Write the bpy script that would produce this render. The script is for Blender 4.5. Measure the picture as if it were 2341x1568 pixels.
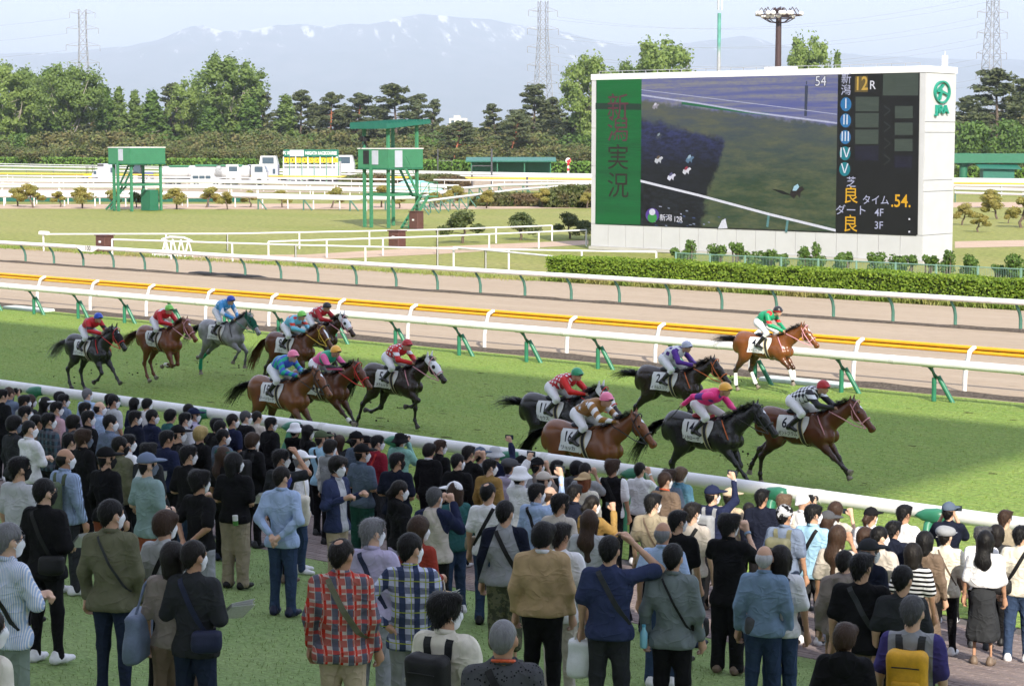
import bpy,bmesh,math,random
import numpy as np
from mathutils import Vector,Matrix
for _o in list(bpy.data.objects):
 bpy.data.objects.remove(_o)
SC=bpy.context.scene
COL=SC.collection
R=math.radians
# ------------------------------------------------------------------ camera
# X runs along the course (to the right in the picture), Y across it (away from the stand), Z up, metres.
FOC,YHOR,PHI,CAMH=4500.0,312.0,R(40.5),6.8
TH=math.atan((784 - YHOR)/FOC)
cam_data=bpy.data.cameras.new('camera')
cam_data.sensor_width=36.0
cam_data.lens=36.0*FOC/2341.0
cam_data.clip_start=0.3
cam_data.clip_end=60000
cam=bpy.data.objects.new('camera',cam_data)
COL.objects.link(cam)
cam.location=(0,0,CAMH)
cam.rotation_euler=(math.pi/2 - TH,0,PHI)
SC.camera=cam
def ray(px,py):
 r=(px - 1170.5)/FOC
 u=(784 - py)/FOC
 f=math.cos(TH) + u*math.sin(TH)
 z=-math.sin(TH) + u*math.cos(TH)
 return (r*math.cos(PHI) - f*math.sin(PHI),r*math.sin(PHI) + f*math.cos(PHI),z)
def at(px,py,z=0.0):
 d=ray(px,py)
 t=(z - CAMH)/d[2]
 return Vector((d[0]*t,d[1]*t,z))
def at_v(px,py,v):
 d=ray(px,py)
 t=v/d[1]
 return Vector((d[0]*t,v,CAMH + d[2]*t))
def at_d(px,py,dist):
 """point seen at a picture position, at a given horizontal depth from the camera"""
 d=ray(px,py)
 f=-d[0]*math.sin(PHI) + d[1]*math.cos(PHI)
 t=dist/f
 return Vector((d[0]*t,d[1]*t,CAMH + d[2]*t))
# ------------------------------------------------------------------ sky, sun, exposure
SUN_EL=R(33)
SHX, SHY = -0.80, 0.60          # horizontal direction in which shadows fall
world=bpy.data.worlds.new('World')
SC.world=world
world.use_nodes=True
nt=world.node_tree
nt.nodes.clear()
w_out=nt.nodes.new('ShaderNodeOutputWorld')
w_bg=nt.nodes.new('ShaderNodeBackground')
w_sky=nt.nodes.new('ShaderNodeTexSky')
w_sky.sky_type='NISHITA'
w_sky.sun_disc=False
w_sky.sun_elevation=SUN_EL
w_sky.sun_rotation=math.atan2(-SHX,-SHY)
w_sky.altitude=0
w_sky.air_density=1.0
w_sky.dust_density=0.8
w_sky.ozone_density=1.0
w_bg.inputs['Strength'].default_value=0.15
# thin high cloud over the whole sky
w_tc=nt.nodes.new('ShaderNodeTexCoord')
w_map=nt.nodes.new('ShaderNodeMapping')
w_map.inputs['Scale'].default_value=(1.6,1.6,7.0)
w_n=nt.nodes.new('ShaderNodeTexNoise')
w_n.inputs['Scale'].default_value=2.6
w_n.inputs['Detail'].default_value=5
w_n.inputs['Roughness'].default_value=0.55
w_r=nt.nodes.new('ShaderNodeMapRange')
w_r.inputs['From Min'].default_value=0.38
w_r.inputs['From Max'].default_value=0.68
w_r.inputs['To Min'].default_value=0.72
w_r.inputs['To Max'].default_value=0.97
w_mix=nt.nodes.new('ShaderNodeMix')
w_mix.data_type='RGBA'
w_mix.inputs['B'].default_value=(3.05,3.2,3.9,1)
nt.links.new(w_tc.outputs['Generated'],w_map.inputs['Vector'])
nt.links.new(w_map.outputs['Vector'],w_n.inputs['Vector'])
nt.links.new(w_n.outputs['Fac'],w_r.inputs['Value'])
nt.links.new(w_r.outputs['Result'],w_mix.inputs['Factor'])
nt.links.new(w_sky.outputs['Color'],w_mix.inputs['A'])
nt.links.new(w_mix.outputs['Result'],w_bg.inputs['Color'])
nt.links.new(w_bg.outputs['Background'],w_out.inputs['Surface'])
sun_data=bpy.data.lights.new('sun', 'SUN')
sun_data.energy=3.9
sun_data.angle=R(0.53)
sun_data.color=(1.0,0.92,0.78)
sun=bpy.data.objects.new('sun',sun_data)
COL.objects.link(sun)
_sd=Vector((SHX*math.cos(SUN_EL),SHY*math.cos(SUN_EL),-math.sin(SUN_EL)))
sun.rotation_euler=_sd.to_track_quat('-Z', 'Y').to_euler()
SC.view_settings.view_transform='Standard'
SC.view_settings.look='None'
SC.view_settings.exposure=1.36
SC.view_settings.gamma=1.0
SC.view_settings.use_curve_mapping=False
SC.cycles.max_bounces=6
SC.cycles.diffuse_bounces=3
SC.cycles.glossy_bounces=2
SC.cycles.transmission_bounces=4
SC.cycles.transparent_max_bounces=8
SC.cycles.volume_bounces=0
SC.cycles.use_denoising=True
SC.cycles.caustics_reflective=False
SC.cycles.caustics_refractive=False
SC.cycles.use_adaptive_sampling=True
SC.cycles.adaptive_threshold=0.02
# ------------------------------------------------------------------ materials
MATS={}
def srgb(h):
 if isinstance(h,(tuple,list)):
  return tuple(h)
 h=h.lstrip('#')
 o=[]
 for i in (0,2,4):
  c=int(h[i:i + 2],16)/255
  o.append(c/12.92 if c <= 0.04045 else ((c + 0.055)/1.055) ** 2.4)
 return tuple(o)
class NT:
 """small node-graph helper"""
 def __init__(s,name):
  s.m=bpy.data.materials.new(name)
  s.m.use_nodes=True
  s.t=s.m.node_tree
  s.b=s.t.nodes['Principled BSDF']
  s.co=None
 def n(s,typ,**kw):
  nd=s.t.nodes.new('ShaderNode' + typ)
  for k,v in kw.items():
   setattr(nd,k,v)
  return nd
 def l(s,a,b):
  s.t.links.new(a,b)
  return b
 def coord(s,kind='Object'):
  if s.co is None:
   s.co=s.n('TexCoord')
  return s.co.outputs[kind]
 def noise(s,scale,detail=3,rough=0.5,vec=None,stretch=None):
  nd=s.n('TexNoise')
  nd.inputs['Scale'].default_value=scale
  nd.inputs['Detail'].default_value=detail
  nd.inputs['Roughness'].default_value=rough
  vec=vec or s.coord()
  if stretch:
   mp=s.n('Mapping')
   mp.inputs['Scale'].default_value=stretch
   s.l(vec,mp.inputs['Vector'])
   vec=mp.outputs['Vector']
  s.l(vec,nd.inputs['Vector'])
  return nd.outputs['Fac']
 def math(s,op,a,b=None,c=None):
  nd=s.n('Math',operation=op)
  for i,v in enumerate((a,b,c)):
   if v is None:
    continue
   if isinstance(v,(int,float)):
    nd.inputs[i].default_value=v
   else:
    s.l(v,nd.inputs[i])
  return nd.outputs[0]
 def rng(s,v,a,b,c=0.0,d=1.0):
  nd=s.n('MapRange')
  s.l(v,nd.inputs['Value'])
  for k,x in (('From Min',a),('From Max',b),('To Min',c),('To Max',d)):
   nd.inputs[k].default_value=x
  return nd.outputs['Result']
 def mix(s,f,a,b):
  nd=s.n('Mix',data_type='RGBA')
  for k,v in (('Factor',f),('A',a),('B',b)):
   if isinstance(v,(int,float)):
    nd.inputs[k].default_value=v
   elif isinstance(v,(tuple,list)):
    nd.inputs[k].default_value=tuple(v)[:3] + (1,)
   else:
    s.l(v,nd.inputs[k])
  return nd.outputs['Result']
 def sep(s,vec=None):
  nd=s.n('SeparateXYZ')
  s.l(vec or s.coord(),nd.inputs[0])
  return nd.outputs
 def bump(s,h,strength=0.3,dist=0.02):
  nd=s.n('Bump')
  nd.inputs['Strength'].default_value=strength
  nd.inputs['Distance'].default_value=dist
  s.l(h,nd.inputs['Height'])
  s.l(nd.outputs['Normal'],s.b.inputs['Normal'])
 def out(s,col=None,rough=None,spec=None):
  if col is not None:
   if isinstance(col,(tuple,list)):
    s.b.inputs['Base Color'].default_value=tuple(col)[:3] + (1,)
   else:
    s.l(col,s.b.inputs['Base Color'])
  if rough is not None:
   s.b.inputs['Roughness'].default_value=rough
  if spec is not None:
   s.b.inputs['Specular IOR Level'].default_value=spec
  return s.m
def scale3(c,k):
 return tuple(min(1.0,x*k) for x in c[:3])
def mat(name,col,rough=0.6,spec=0.3,var=0.12,scale=6.0,bump=0.0,bscale=None,metal=0.0):
 """painted / plain surface with slight procedural variation"""
 if name in MATS:
  return MATS[name]
 g=NT(name)
 c=srgb(col)
 f=g.rng(g.noise(scale,4,0.6),0.3,0.7)
 colr=g.mix(f,scale3(c,1 - var),scale3(c,1 + var))
 g.out(colr,rough,spec)
 g.b.inputs['Metallic'].default_value=metal
 if bump:
  g.bump(g.noise(bscale or scale*4,3,0.6),bump,0.01)
 MATS[name]=g.m
 return g.m
def emit_mat(name,col,strength=1.0):
 if name in MATS:
  return MATS[name]
 g=NT(name)
 c=srgb(col)
 g.out((0.01,0.01,0.01),0.35,0.2)
    # fine light-emitting dots of a big display
 fn=g.rng(g.noise(9.0,2,0.7),0.3,0.7,0.86,1.1)
 e=g.n('Mix',data_type='RGBA',blend_type='MULTIPLY')
 e.inputs['Factor'].default_value=1
 e.inputs['A'].default_value=c + (1,)
 g.l(fn,e.inputs['B'])
 g.l(e.outputs['Result'],g.b.inputs['Emission Color'])
 g.b.inputs['Emission Strength'].default_value=strength
 MATS[name]=g.m
 return g.m
# ------------------------------------------------------------------ mesh helpers
def tag(o,label=None,cat=None,group=None,kind=None):
 if label:
  o['label']=label
 if cat:
  o['category']=cat
 if group:
  o['group']=group
 if kind:
  o['kind']=kind
 return o
def link(o,parent=None):
 COL.objects.link(o)
 if parent is not None:
  o.parent=parent
 return o
def empty(name,loc=(0,0,0),rz=0.0,parent=None):
 o=bpy.data.objects.new(name,None)
 o.location=loc
 o.rotation_euler=(0,0,rz)
 o.empty_display_size=0.2
 return link(o,parent)
def new_obj(name,mesh,m=None,parent=None,loc=None,rz=0.0):
 o=bpy.data.objects.new(name,mesh)
 if m is not None:
  if not mesh.materials:
   mesh.materials.append(None)
  if mesh.materials[0] is None:
   o.material_slots[0].link='OBJECT'
   o.material_slots[0].material=m
 if loc is not None:
  o.location=loc
 if rz:
  o.rotation_euler=(0,0,rz)
 return link(o,parent)
def np_mesh(name,V,F,smooth=True,extra=None):
 """mesh from an (n,3) array and an (m,4) or (m,3) array"""
 V=np.asarray(V,np.float32)
 F=np.asarray(F,np.int32)
 me=bpy.data.meshes.new(name)
 k=F.shape[1]
 me.vertices.add(len(V))
 me.vertices.foreach_set('co',V.ravel())
 me.loops.add(F.size)
 me.loops.foreach_set('vertex_index',F.ravel())
 me.polygons.add(len(F))
 me.polygons.foreach_set('loop_start',np.arange(0,F.size,k,dtype=np.int32))
 if smooth:
  me.polygons.foreach_set('use_smooth',np.ones(len(F),bool))
 me.update(calc_edges=True)
 return me
class MB:
 """collects shapes into one mesh"""
 def __init__(s):
  s.v=[]
  s.f=[]
  s.mi=[]
  s.cur=0
  s.M=None
 def add(s,vs,fs):
  b=len(s.v)
  if s.M is not None:
   vs=[s.M @ Vector(q) for q in vs]
  s.v+=[tuple(q) for q in vs]
  s.f+=[tuple(b + i for i in q) for q in fs]
  s.mi+=[s.cur]*len(fs)
  return s
 def box(s,x0,x1,y0,y1,z0,z1):
  vs=[(x,y,z) for z in (z0,z1) for y in (y0,y1) for x in (x0,x1)]
  return s.add(vs,[(0,2,3,1),(4,5,7,6),(0,1,5,4),(2,6,7,3),(0,4,6,2),(1,3,7,5)])
 def bbox(s,x0,x1,y0,y1,z0,z1,b=0.02):
  """box with chamfered vertical edges and top"""
  ring=[(x0 + b,y0),(x1 - b,y0),(x1,y0 + b),(x1,y1 - b),(x1 - b,y1),(x0 + b,y1),(x0,y1 - b),(x0,y0 + b)]
  cx,cy=(x0 + x1)/2,(y0 + y1)/2
  def ins(q,k):
   return (cx + (q[0] - cx)*(1 - k/max(1e-6,(x1 - x0)/2)),cy + (q[1] - cy)*(1 - k/max(1e-6,(y1 - y0)/2)))
  top=[ins(q,b) for q in ring]
  vs=[(x,y,z0) for x,y in ring] + [(x,y,z1 - b) for x,y in ring] + [(x,y,z1) for x,y in top]
  fs=[tuple(range(7,-1,-1)),tuple(range(16,24))]
  for k in (0,8):
   fs+=[(k + i,k + (i + 1) % 8,k + 8 + (i + 1) % 8,k + 8 + i) for i in range(8)]
  return s.add(vs,fs)
 def tube(s,pts,rad,n=8,cap=True,flat=None):
  """round bar through points; rad is a number or one radius per point; flat=(a,b) gives an elliptic section"""
  pts=[Vector(q) for q in pts]
  k=len(pts)
  rad=[rad]*k if isinstance(rad,(int,float)) else list(rad)
  vs=[]
  up=Vector((0,0,1))
  for i,q in enumerate(pts):
   t=(pts[min(i + 1,k - 1)] - pts[max(i - 1,0)])
   t.normalize()
   a=up if abs(t.dot(up)) < 0.93 else Vector((1,0,0))
   e1=t.cross(a).normalized()
   e2=e1.cross(t).normalized()
   fa,fb=flat if flat else (1,1)
   for j in range(n):
    w=2*math.pi*j/n
    vs.append(q + e1*(rad[i]*fa*math.cos(w)) + e2*(rad[i]*fb*math.sin(w)))
  fs=[]
  for i in range(k - 1):
   for j in range(n):
    a,b2=i*n + j,i*n + (j + 1) % n
    fs.append((a,b2,b2 + n,a + n))
  if cap:     # end faces on their own vertices, so that the pipe shades evenly
   m=len(vs)
   vs+=vs[:n] + vs[(k - 1)*n:k*n]
   fs.append(tuple(m + j for j in range(n - 1,-1,-1)))
   fs.append(tuple(m + n + j for j in range(n)))
  return s.add(vs,fs)
 def bar(s,a,b,w=0.1,h=None):
  """square bar between two points"""
  a,b=Vector(a),Vector(b)
  h=w if h is None else h
  t=(b - a).normalized()
  up=Vector((0,0,1)) if abs(t.z) < 0.93 else Vector((1,0,0))
  e1=t.cross(up).normalized()*(w/2)
  e2=e1.cross(t).normalized()*(h/2)
  vs=[q + i*e1 + j*e2 for q in (a,b) for i,j in ((-1,-1),(1,-1),(1,1),(-1,1))]
  return s.add(vs,[(3,2,1,0),(4,5,6,7)] + [(i,(i + 1) % 4,4 + (i + 1) % 4,4 + i) for i in range(4)])
 def ell(s,c,r,nu=10,nv=7):
  vs=[(c[0],c[1],c[2] - r[2])]
  for i in range(1,nv):
   ph=-math.pi/2 + math.pi*i/nv
   for j in range(nu):
    w=2*math.pi*j/nu
    vs.append((c[0] + r[0]*math.cos(ph)*math.cos(w),c[1] + r[1]*math.cos(ph)*math.sin(w),c[2] + r[2]*math.sin(ph)))
  vs.append((c[0],c[1],c[2] + r[2]))
  fs=[(0,1 + (j + 1) % nu,1 + j) for j in range(nu)]
  for i in range(nv - 2):
   for j in range(nu):
    a,b=1 + i*nu + j,1 + i*nu + (j + 1) % nu
    fs.append((a,b,b + nu,a + nu))
  l=len(vs) - 1
  fs+=[(l,l - nu + j,l - nu + (j + 1) % nu) for j in range(nu)]
  return s.add(vs,fs)
 def prism(s,poly,axis,a,b):
  """polygon given in the plane across axis ('x','y','z'), extruded from a to b"""
  def p3(q,w):
   return {'x': (w,q[0],q[1]), 'y': (q[0],w,q[1]), 'z': (q[0],q[1],w)}[axis]
  n=len(poly)
  vs=[p3(q,a) for q in poly] + [p3(q,b) for q in poly]
  fs=[tuple(range(n)),tuple(range(2*n - 1,n - 1,-1))] + [(i,n + i,n + (i + 1) % n,(i + 1) % n) for i in range(n)]
  return s.add(vs,fs)
 def quad(s,a,b,c,d):
  return s.add([a,b,c,d],[(0,1,2,3)])
 def mesh(s,name,smooth=False):
  me=bpy.data.meshes.new(name)
  me.from_pydata(s.v,[],s.f)
  if smooth:
   me.polygons.foreach_set('use_smooth',[True]*len(me.polygons))
  me.update()
  return me
 def build(s,name,m,parent=None,smooth=False,loc=None,rz=0.0):
  me=s.mesh(name,smooth)
  ms=m if isinstance(m,(list,tuple)) else [m]
  for q in ms:
   me.materials.append(q)
  if len(ms) > 1:
   me.polygons.foreach_set('material_index',s.mi)
  return new_obj(name,me,None,parent,loc,rz)
def share(name,me,parent,loc=None,rot=None,scl=None,m=None):
 """another object on shared mesh data"""
 o=bpy.data.objects.new(name,me)
 if loc is not None:
  o.location=loc
 if rot is not None:
  o.rotation_euler=rot
 if scl is not None:
  o.scale=scl
 if m is not None and me.materials and me.materials[0] is None:
  o.material_slots[0].link='OBJECT'
  o.material_slots[0].material=m
 return link(o,parent)
def copy_tree(o,parent=None):
 c=o.copy()
 COL.objects.link(c)
 if parent is not None:
  c.parent=parent
 for ch in list(o.children):
  copy_tree(ch,c)
 return c
_TXT={}
def text_mesh(txt,size=1.0,bold=0.0,extrude=0.0,align='CENTER',vertical=False,space=1.0):
 """letters as a flat mesh lying in the XY plane"""
 key=(txt,size,bold,extrude,align,vertical,space)
 if key in _TXT:
  return _TXT[key]
 cu=bpy.data.curves.new('letters', 'FONT')
 cu.body='\n'.join(txt) if vertical else txt
 cu.size=size
 cu.align_x=align
 cu.align_y='CENTER'
 cu.offset=bold*size
 cu.extrude=extrude
 cu.resolution_u=3
 cu.space_line=space
 if not vertical:
  cu.space_character=space
 ob=bpy.data.objects.new('letters',cu)
 COL.objects.link(ob)
 dg=bpy.context.evaluated_depsgraph_get()
 me=bpy.data.meshes.new_from_object(ob.evaluated_get(dg))
 COL.objects.unlink(ob)
 bpy.data.objects.remove(ob)
 bpy.data.curves.remove(cu)
 me.materials.clear()
 me.materials.append(None)
 _TXT[key]=me
 return me
ORD=('first second third fourth fifth sixth seventh eighth ninth tenth eleventh twelfth thirteenth fourteenth fifteenth sixteenth seventeenth eighteenth nineteenth twentieth twenty-first twenty-second twenty-third twenty-fourth twenty-fifth twenty-sixth twenty-seventh twenty-eighth twenty-ninth thirtieth '
       'thirty-first thirty-second thirty-third thirty-fourth thirty-fifth thirty-sixth thirty-seventh thirty-eighth thirty-ninth fortieth forty-first forty-second forty-third forty-fourth').split()
# ------------------------------------------------------------------ ground materials
def grass_mat(name,c1,c2,c3,big=0.12,fine=9.0,streak=(1,1,1),bump=0.5,bdist=0.03):
 g=NT(name)
 co=g.coord()
 n1=g.rng(g.noise(big,4,0.6,co,streak),0.35,0.65)
 n2=g.rng(g.noise(fine,4,0.7,co,streak),0.3,0.7)
 n3=g.rng(g.noise(fine*3.3,2,0.6,co),0.25,0.75)
 c=g.mix(n1,srgb(c1),srgb(c2))
 c=g.mix(g.math('MULTIPLY',n2,0.75),c,srgb(c3))
 m2=g.n('Mix',data_type='RGBA',blend_type='MULTIPLY')
 m2.inputs['Factor'].default_value=0.8
 g.l(c,m2.inputs['A'])
 cc=g.n('CombineColor')
 k=g.rng(n3,0,1,0.5,1.4)
 for i in range(3):
  g.l(k,cc.inputs[i])
 g.l(cc.outputs[0],m2.inputs['B'])
 g.out(m2.outputs['Result'],0.85,0.15)
 if bump:
  g.bump(g.math('ADD',n3,g.math('MULTIPLY',n2,1.2)),bump,bdist)
 return g.m
def sand_mat(name,c1,c2,streak=(0.25,1.6,1)):
 g=NT(name)
 co=g.coord()
 n1=g.rng(g.noise(0.5,5,0.65,co,streak),0.3,0.7)
 n2=g.rng(g.noise(6.0,4,0.7,co,streak),0.3,0.7)
 c=g.mix(n1,srgb(c1),srgb(c2))
 c=g.mix(g.rng(n2,0.5,1.0,0,0.5),c,scale3(srgb(c1),0.72))
 hl=g.noise(3.0,3,.6,co,(.03,3.2,1))
 c=g.mix(g.rng(hl,.5,.75,0,.35),c,scale3(srgb(c1),.8))
 sp_=g.noise(2.2,2,.5,co,(1,2.2,1))
 c=g.mix(g.rng(sp_,.64,.72,0,.4),c,scale3(srgb(c1),.66))
 g.out(c,0.95,0.1)
 g.bump(n2,0.5,0.04)
 return g.m
M_TURF=grass_mat('turf_grass',(0.135,0.25,0.045),(0.18,0.28,0.055),(0.255,0.305,0.085),big=0.22,fine=3.0,streak=(0.45,1.5,1),bump=.8,bdist=.05)
M_LAWN=grass_mat('spectator_lawn',(0.155,0.25,0.075),(0.195,0.28,0.095),(0.225,0.295,0.125),big=0.5,fine=7.0)
M_INFIELD=grass_mat('infield_grass',(0.19,0.215,0.05),(0.265,0.245,0.09),(0.22,0.24,0.065),big=0.05,fine=0.9,streak=(0.35,1.4,1),bump=0.25,bdist=0.06)
M_DRY=grass_mat('dry_verge',(0.22,0.28,0.06),(0.36,0.32,0.13),(0.18,0.27,0.05),big=0.3,fine=2.5)
M_SAND=sand_mat('dirt_course',(0.345,0.275,0.205),(0.40,0.325,0.25))
M_PATH=sand_mat('path_gravel',(0.42,0.31,0.235),(0.50,0.385,0.30))
M_FAR=grass_mat('far_land',(0.14,0.20,0.05),(0.22,0.24,0.09),(0.17,0.23,0.06),big=0.01,fine=0.1,bump=0)
M_WHITE=mat('white_paint',(0.68,0.68,0.68),0.45,0.4,0.04,3)
M_WHITE2=mat('white_plastic_pipe',(0.72,0.72,0.73),0.35,0.5,0.09,1.3)
M_JOINT=mat('rail_joint_sleeve',(0.60,0.60,0.60),.5,.4,.15,6)
M_GREEN=mat('green_coated_post',(0.025,0.165,0.095),0.4,0.5,0.15,4)
M_GREEN2=mat('faded_green_post',(0.055,0.15,0.115),0.5,0.4,0.2,5)
M_TOWER=mat('tower_green_paint',(0.045,0.19,0.10),0.5,0.4,0.08,2)
M_TOWERD=mat('tower_dark_green_paint',(0.022,0.13,0.072),0.5,0.4,0.1,2)
M_ROOFG=mat('green_metal_roof',(0.012,0.12,0.085),0.45,0.5,0.1,2)
M_YELLOW=mat('yellow_pipe',(0.72,0.36,0.02),0.4,0.5,0.08,3)
M_BLACK=mat('black_matter',(0.018,0.018,0.02),0.6,0.3,0.2,8)
M_DARKNET=mat('dark_netting',(0.085,0.072,0.062),0.95,0.1,0.5,14,0.6,40)
M_BROWN=mat('brown_steel_box',(0.095,0.042,0.035),0.5,0.4,0.12,4)
M_PANEL=mat('white_wall_panel',(0.47,0.475,0.50),0.5,0.4,0.04,1.2)
M_STEEL=mat('galvanised_steel',(0.34,0.35,0.38),0.5,0.5,0.15,1.5)
M_TRUCK=mat('truck_white_paint',(0.50,0.51,0.53),.4,.5,.06,1.5)
M_GREY=mat('grey_box_body',(0.40,0.42,0.50),0.5,0.4,0.06,2)
M_DGREY=mat('dark_grey_metal',(0.07,0.07,0.08),0.5,0.4,0.15,3)
M_GLASS=mat('dark_window_glass',(0.06,0.09,0.12),0.1,0.6,0.1,2)
M_RED=mat('red_paint',(0.60,0.02,0.03),0.45,0.4,0.08,3)
M_CONC=mat('concrete',(0.42,0.41,0.39),0.85,0.2,0.12,0.6,0.2)
M_MINT=mat('mint_fence_paint',(0.17,0.30,0.25),0.5,0.4,0.1,3)
# ------------------------------------------------------------------ ground sheets
V_NEAR,V_IN,V_YEL,V_FAR=26.75,45.1,48.0,63.4
def sheet(name,x0,x1,y0,y1,z,m,nx=1,ny=1):
 b=MB()
 for i in range(nx):
  for j in range(ny):
   xa,xb=x0 + (x1 - x0)*i/nx,x0 + (x1 - x0)*(i + 1)/nx
   ya,yb=y0 + (y1 - y0)*j/ny,y0 + (y1 - y0)*(j + 1)/ny
   b.quad((xa,ya,z),(xb,ya,z),(xb,yb,z),(xa,yb,z))
 o=b.build(name,m)
 o['kind']='structure'
 return o
sheet('ground',-34000,34000,-34000,34000,-0.06,M_FAR,8,8)
sheet('infield',-420,90,71.2,235,-0.03,M_INFIELD,4,2)
sheet('turf_track',-330,60,25.0,46.6,0.0,M_TURF,6,1)
sheet('dirt_track',-400,70,46.4,71.6,-0.012,M_SAND,6,1)
def ground_poly(name,pix,z,m):
 b=MB()
 pts=[at(px,py,z) for px,py in pix]
 b.add(pts,[tuple(range(len(pts)))])
 o=b.build(name,m)
 o['kind']='structure'
 return o
ground_poly('infield_path',[(120,586),(700,582),(980,565),(1345,549),(1345,559),(1000,581),(760,592),(500,600),(100,597)],-0.022,M_PATH)
ground_poly('sand_path',[(-200,468),(2500,462),(2500,474),(1350,476),(1000,479),(-200,477)],-0.022,M_PATH)
ground_poly('side_path',[(2183,552),(2500,546),(2500,560),(2183,567)],-0.02,M_PATH)
ground_poly('far_dirt',[(-300,436),(1000,442),(1350,432),(2600,430),(2600,405),(1350,405),(600,405),(-300,410)],-0.022,M_SAND)
# sloping apron where the crowd stands: lawn, then block paving down to the rail
def apron_z(v):
 return 0.14*max(0.0,24.7 - v)
g_pav=NT('paving_block')
_n=g_pav.rng(g_pav.noise(1.1,3,0.6),0.3,0.7)
_geo=g_pav.n('NewGeometry')
_c=g_pav.mix(g_pav.rng(_geo.outputs['Random Per Island'],0,1),(0.16,0.125,0.12),(0.235,0.185,0.175))
g_pav.out(g_pav.mix(g_pav.math('MULTIPLY',_n,0.4),_c,(0.15,0.13,0.12)),0.85,0.2)
g_pav.bump(g_pav.noise(30,2),0.2,0.01)
M_PAVE=g_pav.m
_b=MB()
V_PAVE=19.3
for i in range(12):
 ya=-2 + i*(V_PAVE + 2)/12
 yb=-2 + (i + 1)*(V_PAVE + 2)/12
 _b.quad((-75,ya,apron_z(ya)),(25,ya,apron_z(ya)),(25,yb,apron_z(yb)),(-75,yb,apron_z(yb)))
_o=_b.build('spectator_lawn',M_LAWN)
_o['kind']='structure'
_b=MB()
for ya,yb in ((V_PAVE,24.7),(24.7,26.0)):
 _b.quad((-75,ya,apron_z(ya) - 0.012),(25,ya,apron_z(ya) - 0.012),(25,yb,apron_z(yb) - 0.012),(-75,yb,apron_z(yb) - 0.012))
_pav=_b.build('paved_walk',mat('paving_joint',(0.10,0.09,0.085),0.9,0.1))
_pav['kind']='structure'
# paving blocks: the ones seen between the feet are single parts, the rest one mass
_pb=MB()
_pb.bbox(-0.145,0.145,-0.07,0.07,-0.03,0.012,0.012)
_pm=_pb.mesh('paving_block')
_pm.materials.append(M_PAVE)
_single=[]
_rest=MB()
_sl=math.atan(0.14)
_rnd=random.Random(5)
_k=0
_y=V_PAVE + 0.07
while _y < 24.5:
 x=-66.0 + (0.15 if _k % 2 else 0.0)
 while x < 8:
  d=-x*math.sin(PHI) + _y*math.cos(PHI)
  xx=x*math.cos(PHI) + _y*math.sin(PHI)
  sx=1170 + FOC*xx/max(d,1)
  if d > 8 and -40 < sx < 2400:
   z=apron_z(_y)
   if (sx > 2120 and _y < 20.6) or (690 < sx < 765 and _y < 18.0):
    _single.append((x,_y,z))
   else:
    dz=_rnd.uniform(-0.003,0.004)
    _rest.M=Matrix.Translation((x,_y,z + dz)) @ Matrix.Rotation(-_sl,4, 'X')
    _rest.bbox(-0.145,0.145,-0.07,0.07,-0.004,0.012,0.01)
  x+=0.3
 _y+=0.15
 _k+=1
_single=sorted(_single,key=lambda q: q[1])
for q in _single[:290]:
 share('paving_block',_pm,_pav,(q[0],q[1],q[2] + _rnd.uniform(-0.003,0.004)),(-_sl,0,0))
for q in _single[290:]:
 _rest.M=Matrix.Translation((q[0],q[1],q[2])) @ Matrix.Rotation(-_sl,4, 'X')
 _rest.bbox(-0.145,0.145,-0.07,0.07,-0.004,0.012,0.01)
_ro=_rest.build('paving_blocks',M_PAVE,_pav)
_ro['kind']='stuff'
# dark netting along the edge of the turf and of the dirt
def net_strip(name,y0,w,h,x0,x1,label_kind='structure'):
 b=MB()
 rnd=random.Random(int(y0))
 x=x0
 prof=[]
 while x < x1:
  prof.append((x,rnd.uniform(-0.05,0.05),h*rnd.uniform(0.6,1.15)))
  x+=0.9
 for a,c in zip(prof,prof[1:]):
  b.quad((a[0],y0 - w/2 + a[1],0.0),(c[0],y0 - w/2 + c[1],0.0),(c[0],y0,c[2]),(a[0],y0,a[2]))
  b.quad((a[0],y0,a[2]),(c[0],y0,c[2]),(c[0],y0 + w/2 + c[1],-0.01),(a[0],y0 + w/2 + a[1],-0.01))
 o=b.build(name,M_DARKNET)
 o['kind']=label_kind
net_strip('edge_netting',47.05,0.62,0.13,-260,40)
net_strip('edge_netting',V_FAR + 0.25,0.3,0.10,-260,40)
# ------------------------------------------------------------------ grandstand behind the camera (it shades the crowd and the turf)
gs=empty('grandstand',(0,-14,0))
_b=MB()
_b.box(-170,8,-16,11.0,0,5.0)
_b.build('seating_tier',M_CONC,gs)
_b=MB()
_b.box(9,62,-16,11.0,0,25.5)
_b.build('wall',M_CONC,gs)  # unseen end block, added to keep the crowd at right in shade
_b=MB()
_b.box(-170,36.8,-26,14.4,45.0,45.9)
_b.build('roof',M_CONC,gs)  # unseen roof, set high so more skylight reaches the crowd
for x in range(-165,36,14):
 _b=MB(); _b.bar((x,-14,5),(x,-14,45),1.0,1.4)
 _b.build('column',M_WHITE,gs)
tag(gs, 'tall grandstand with a cantilevered roof behind the spectators', 'grandstand')
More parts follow.
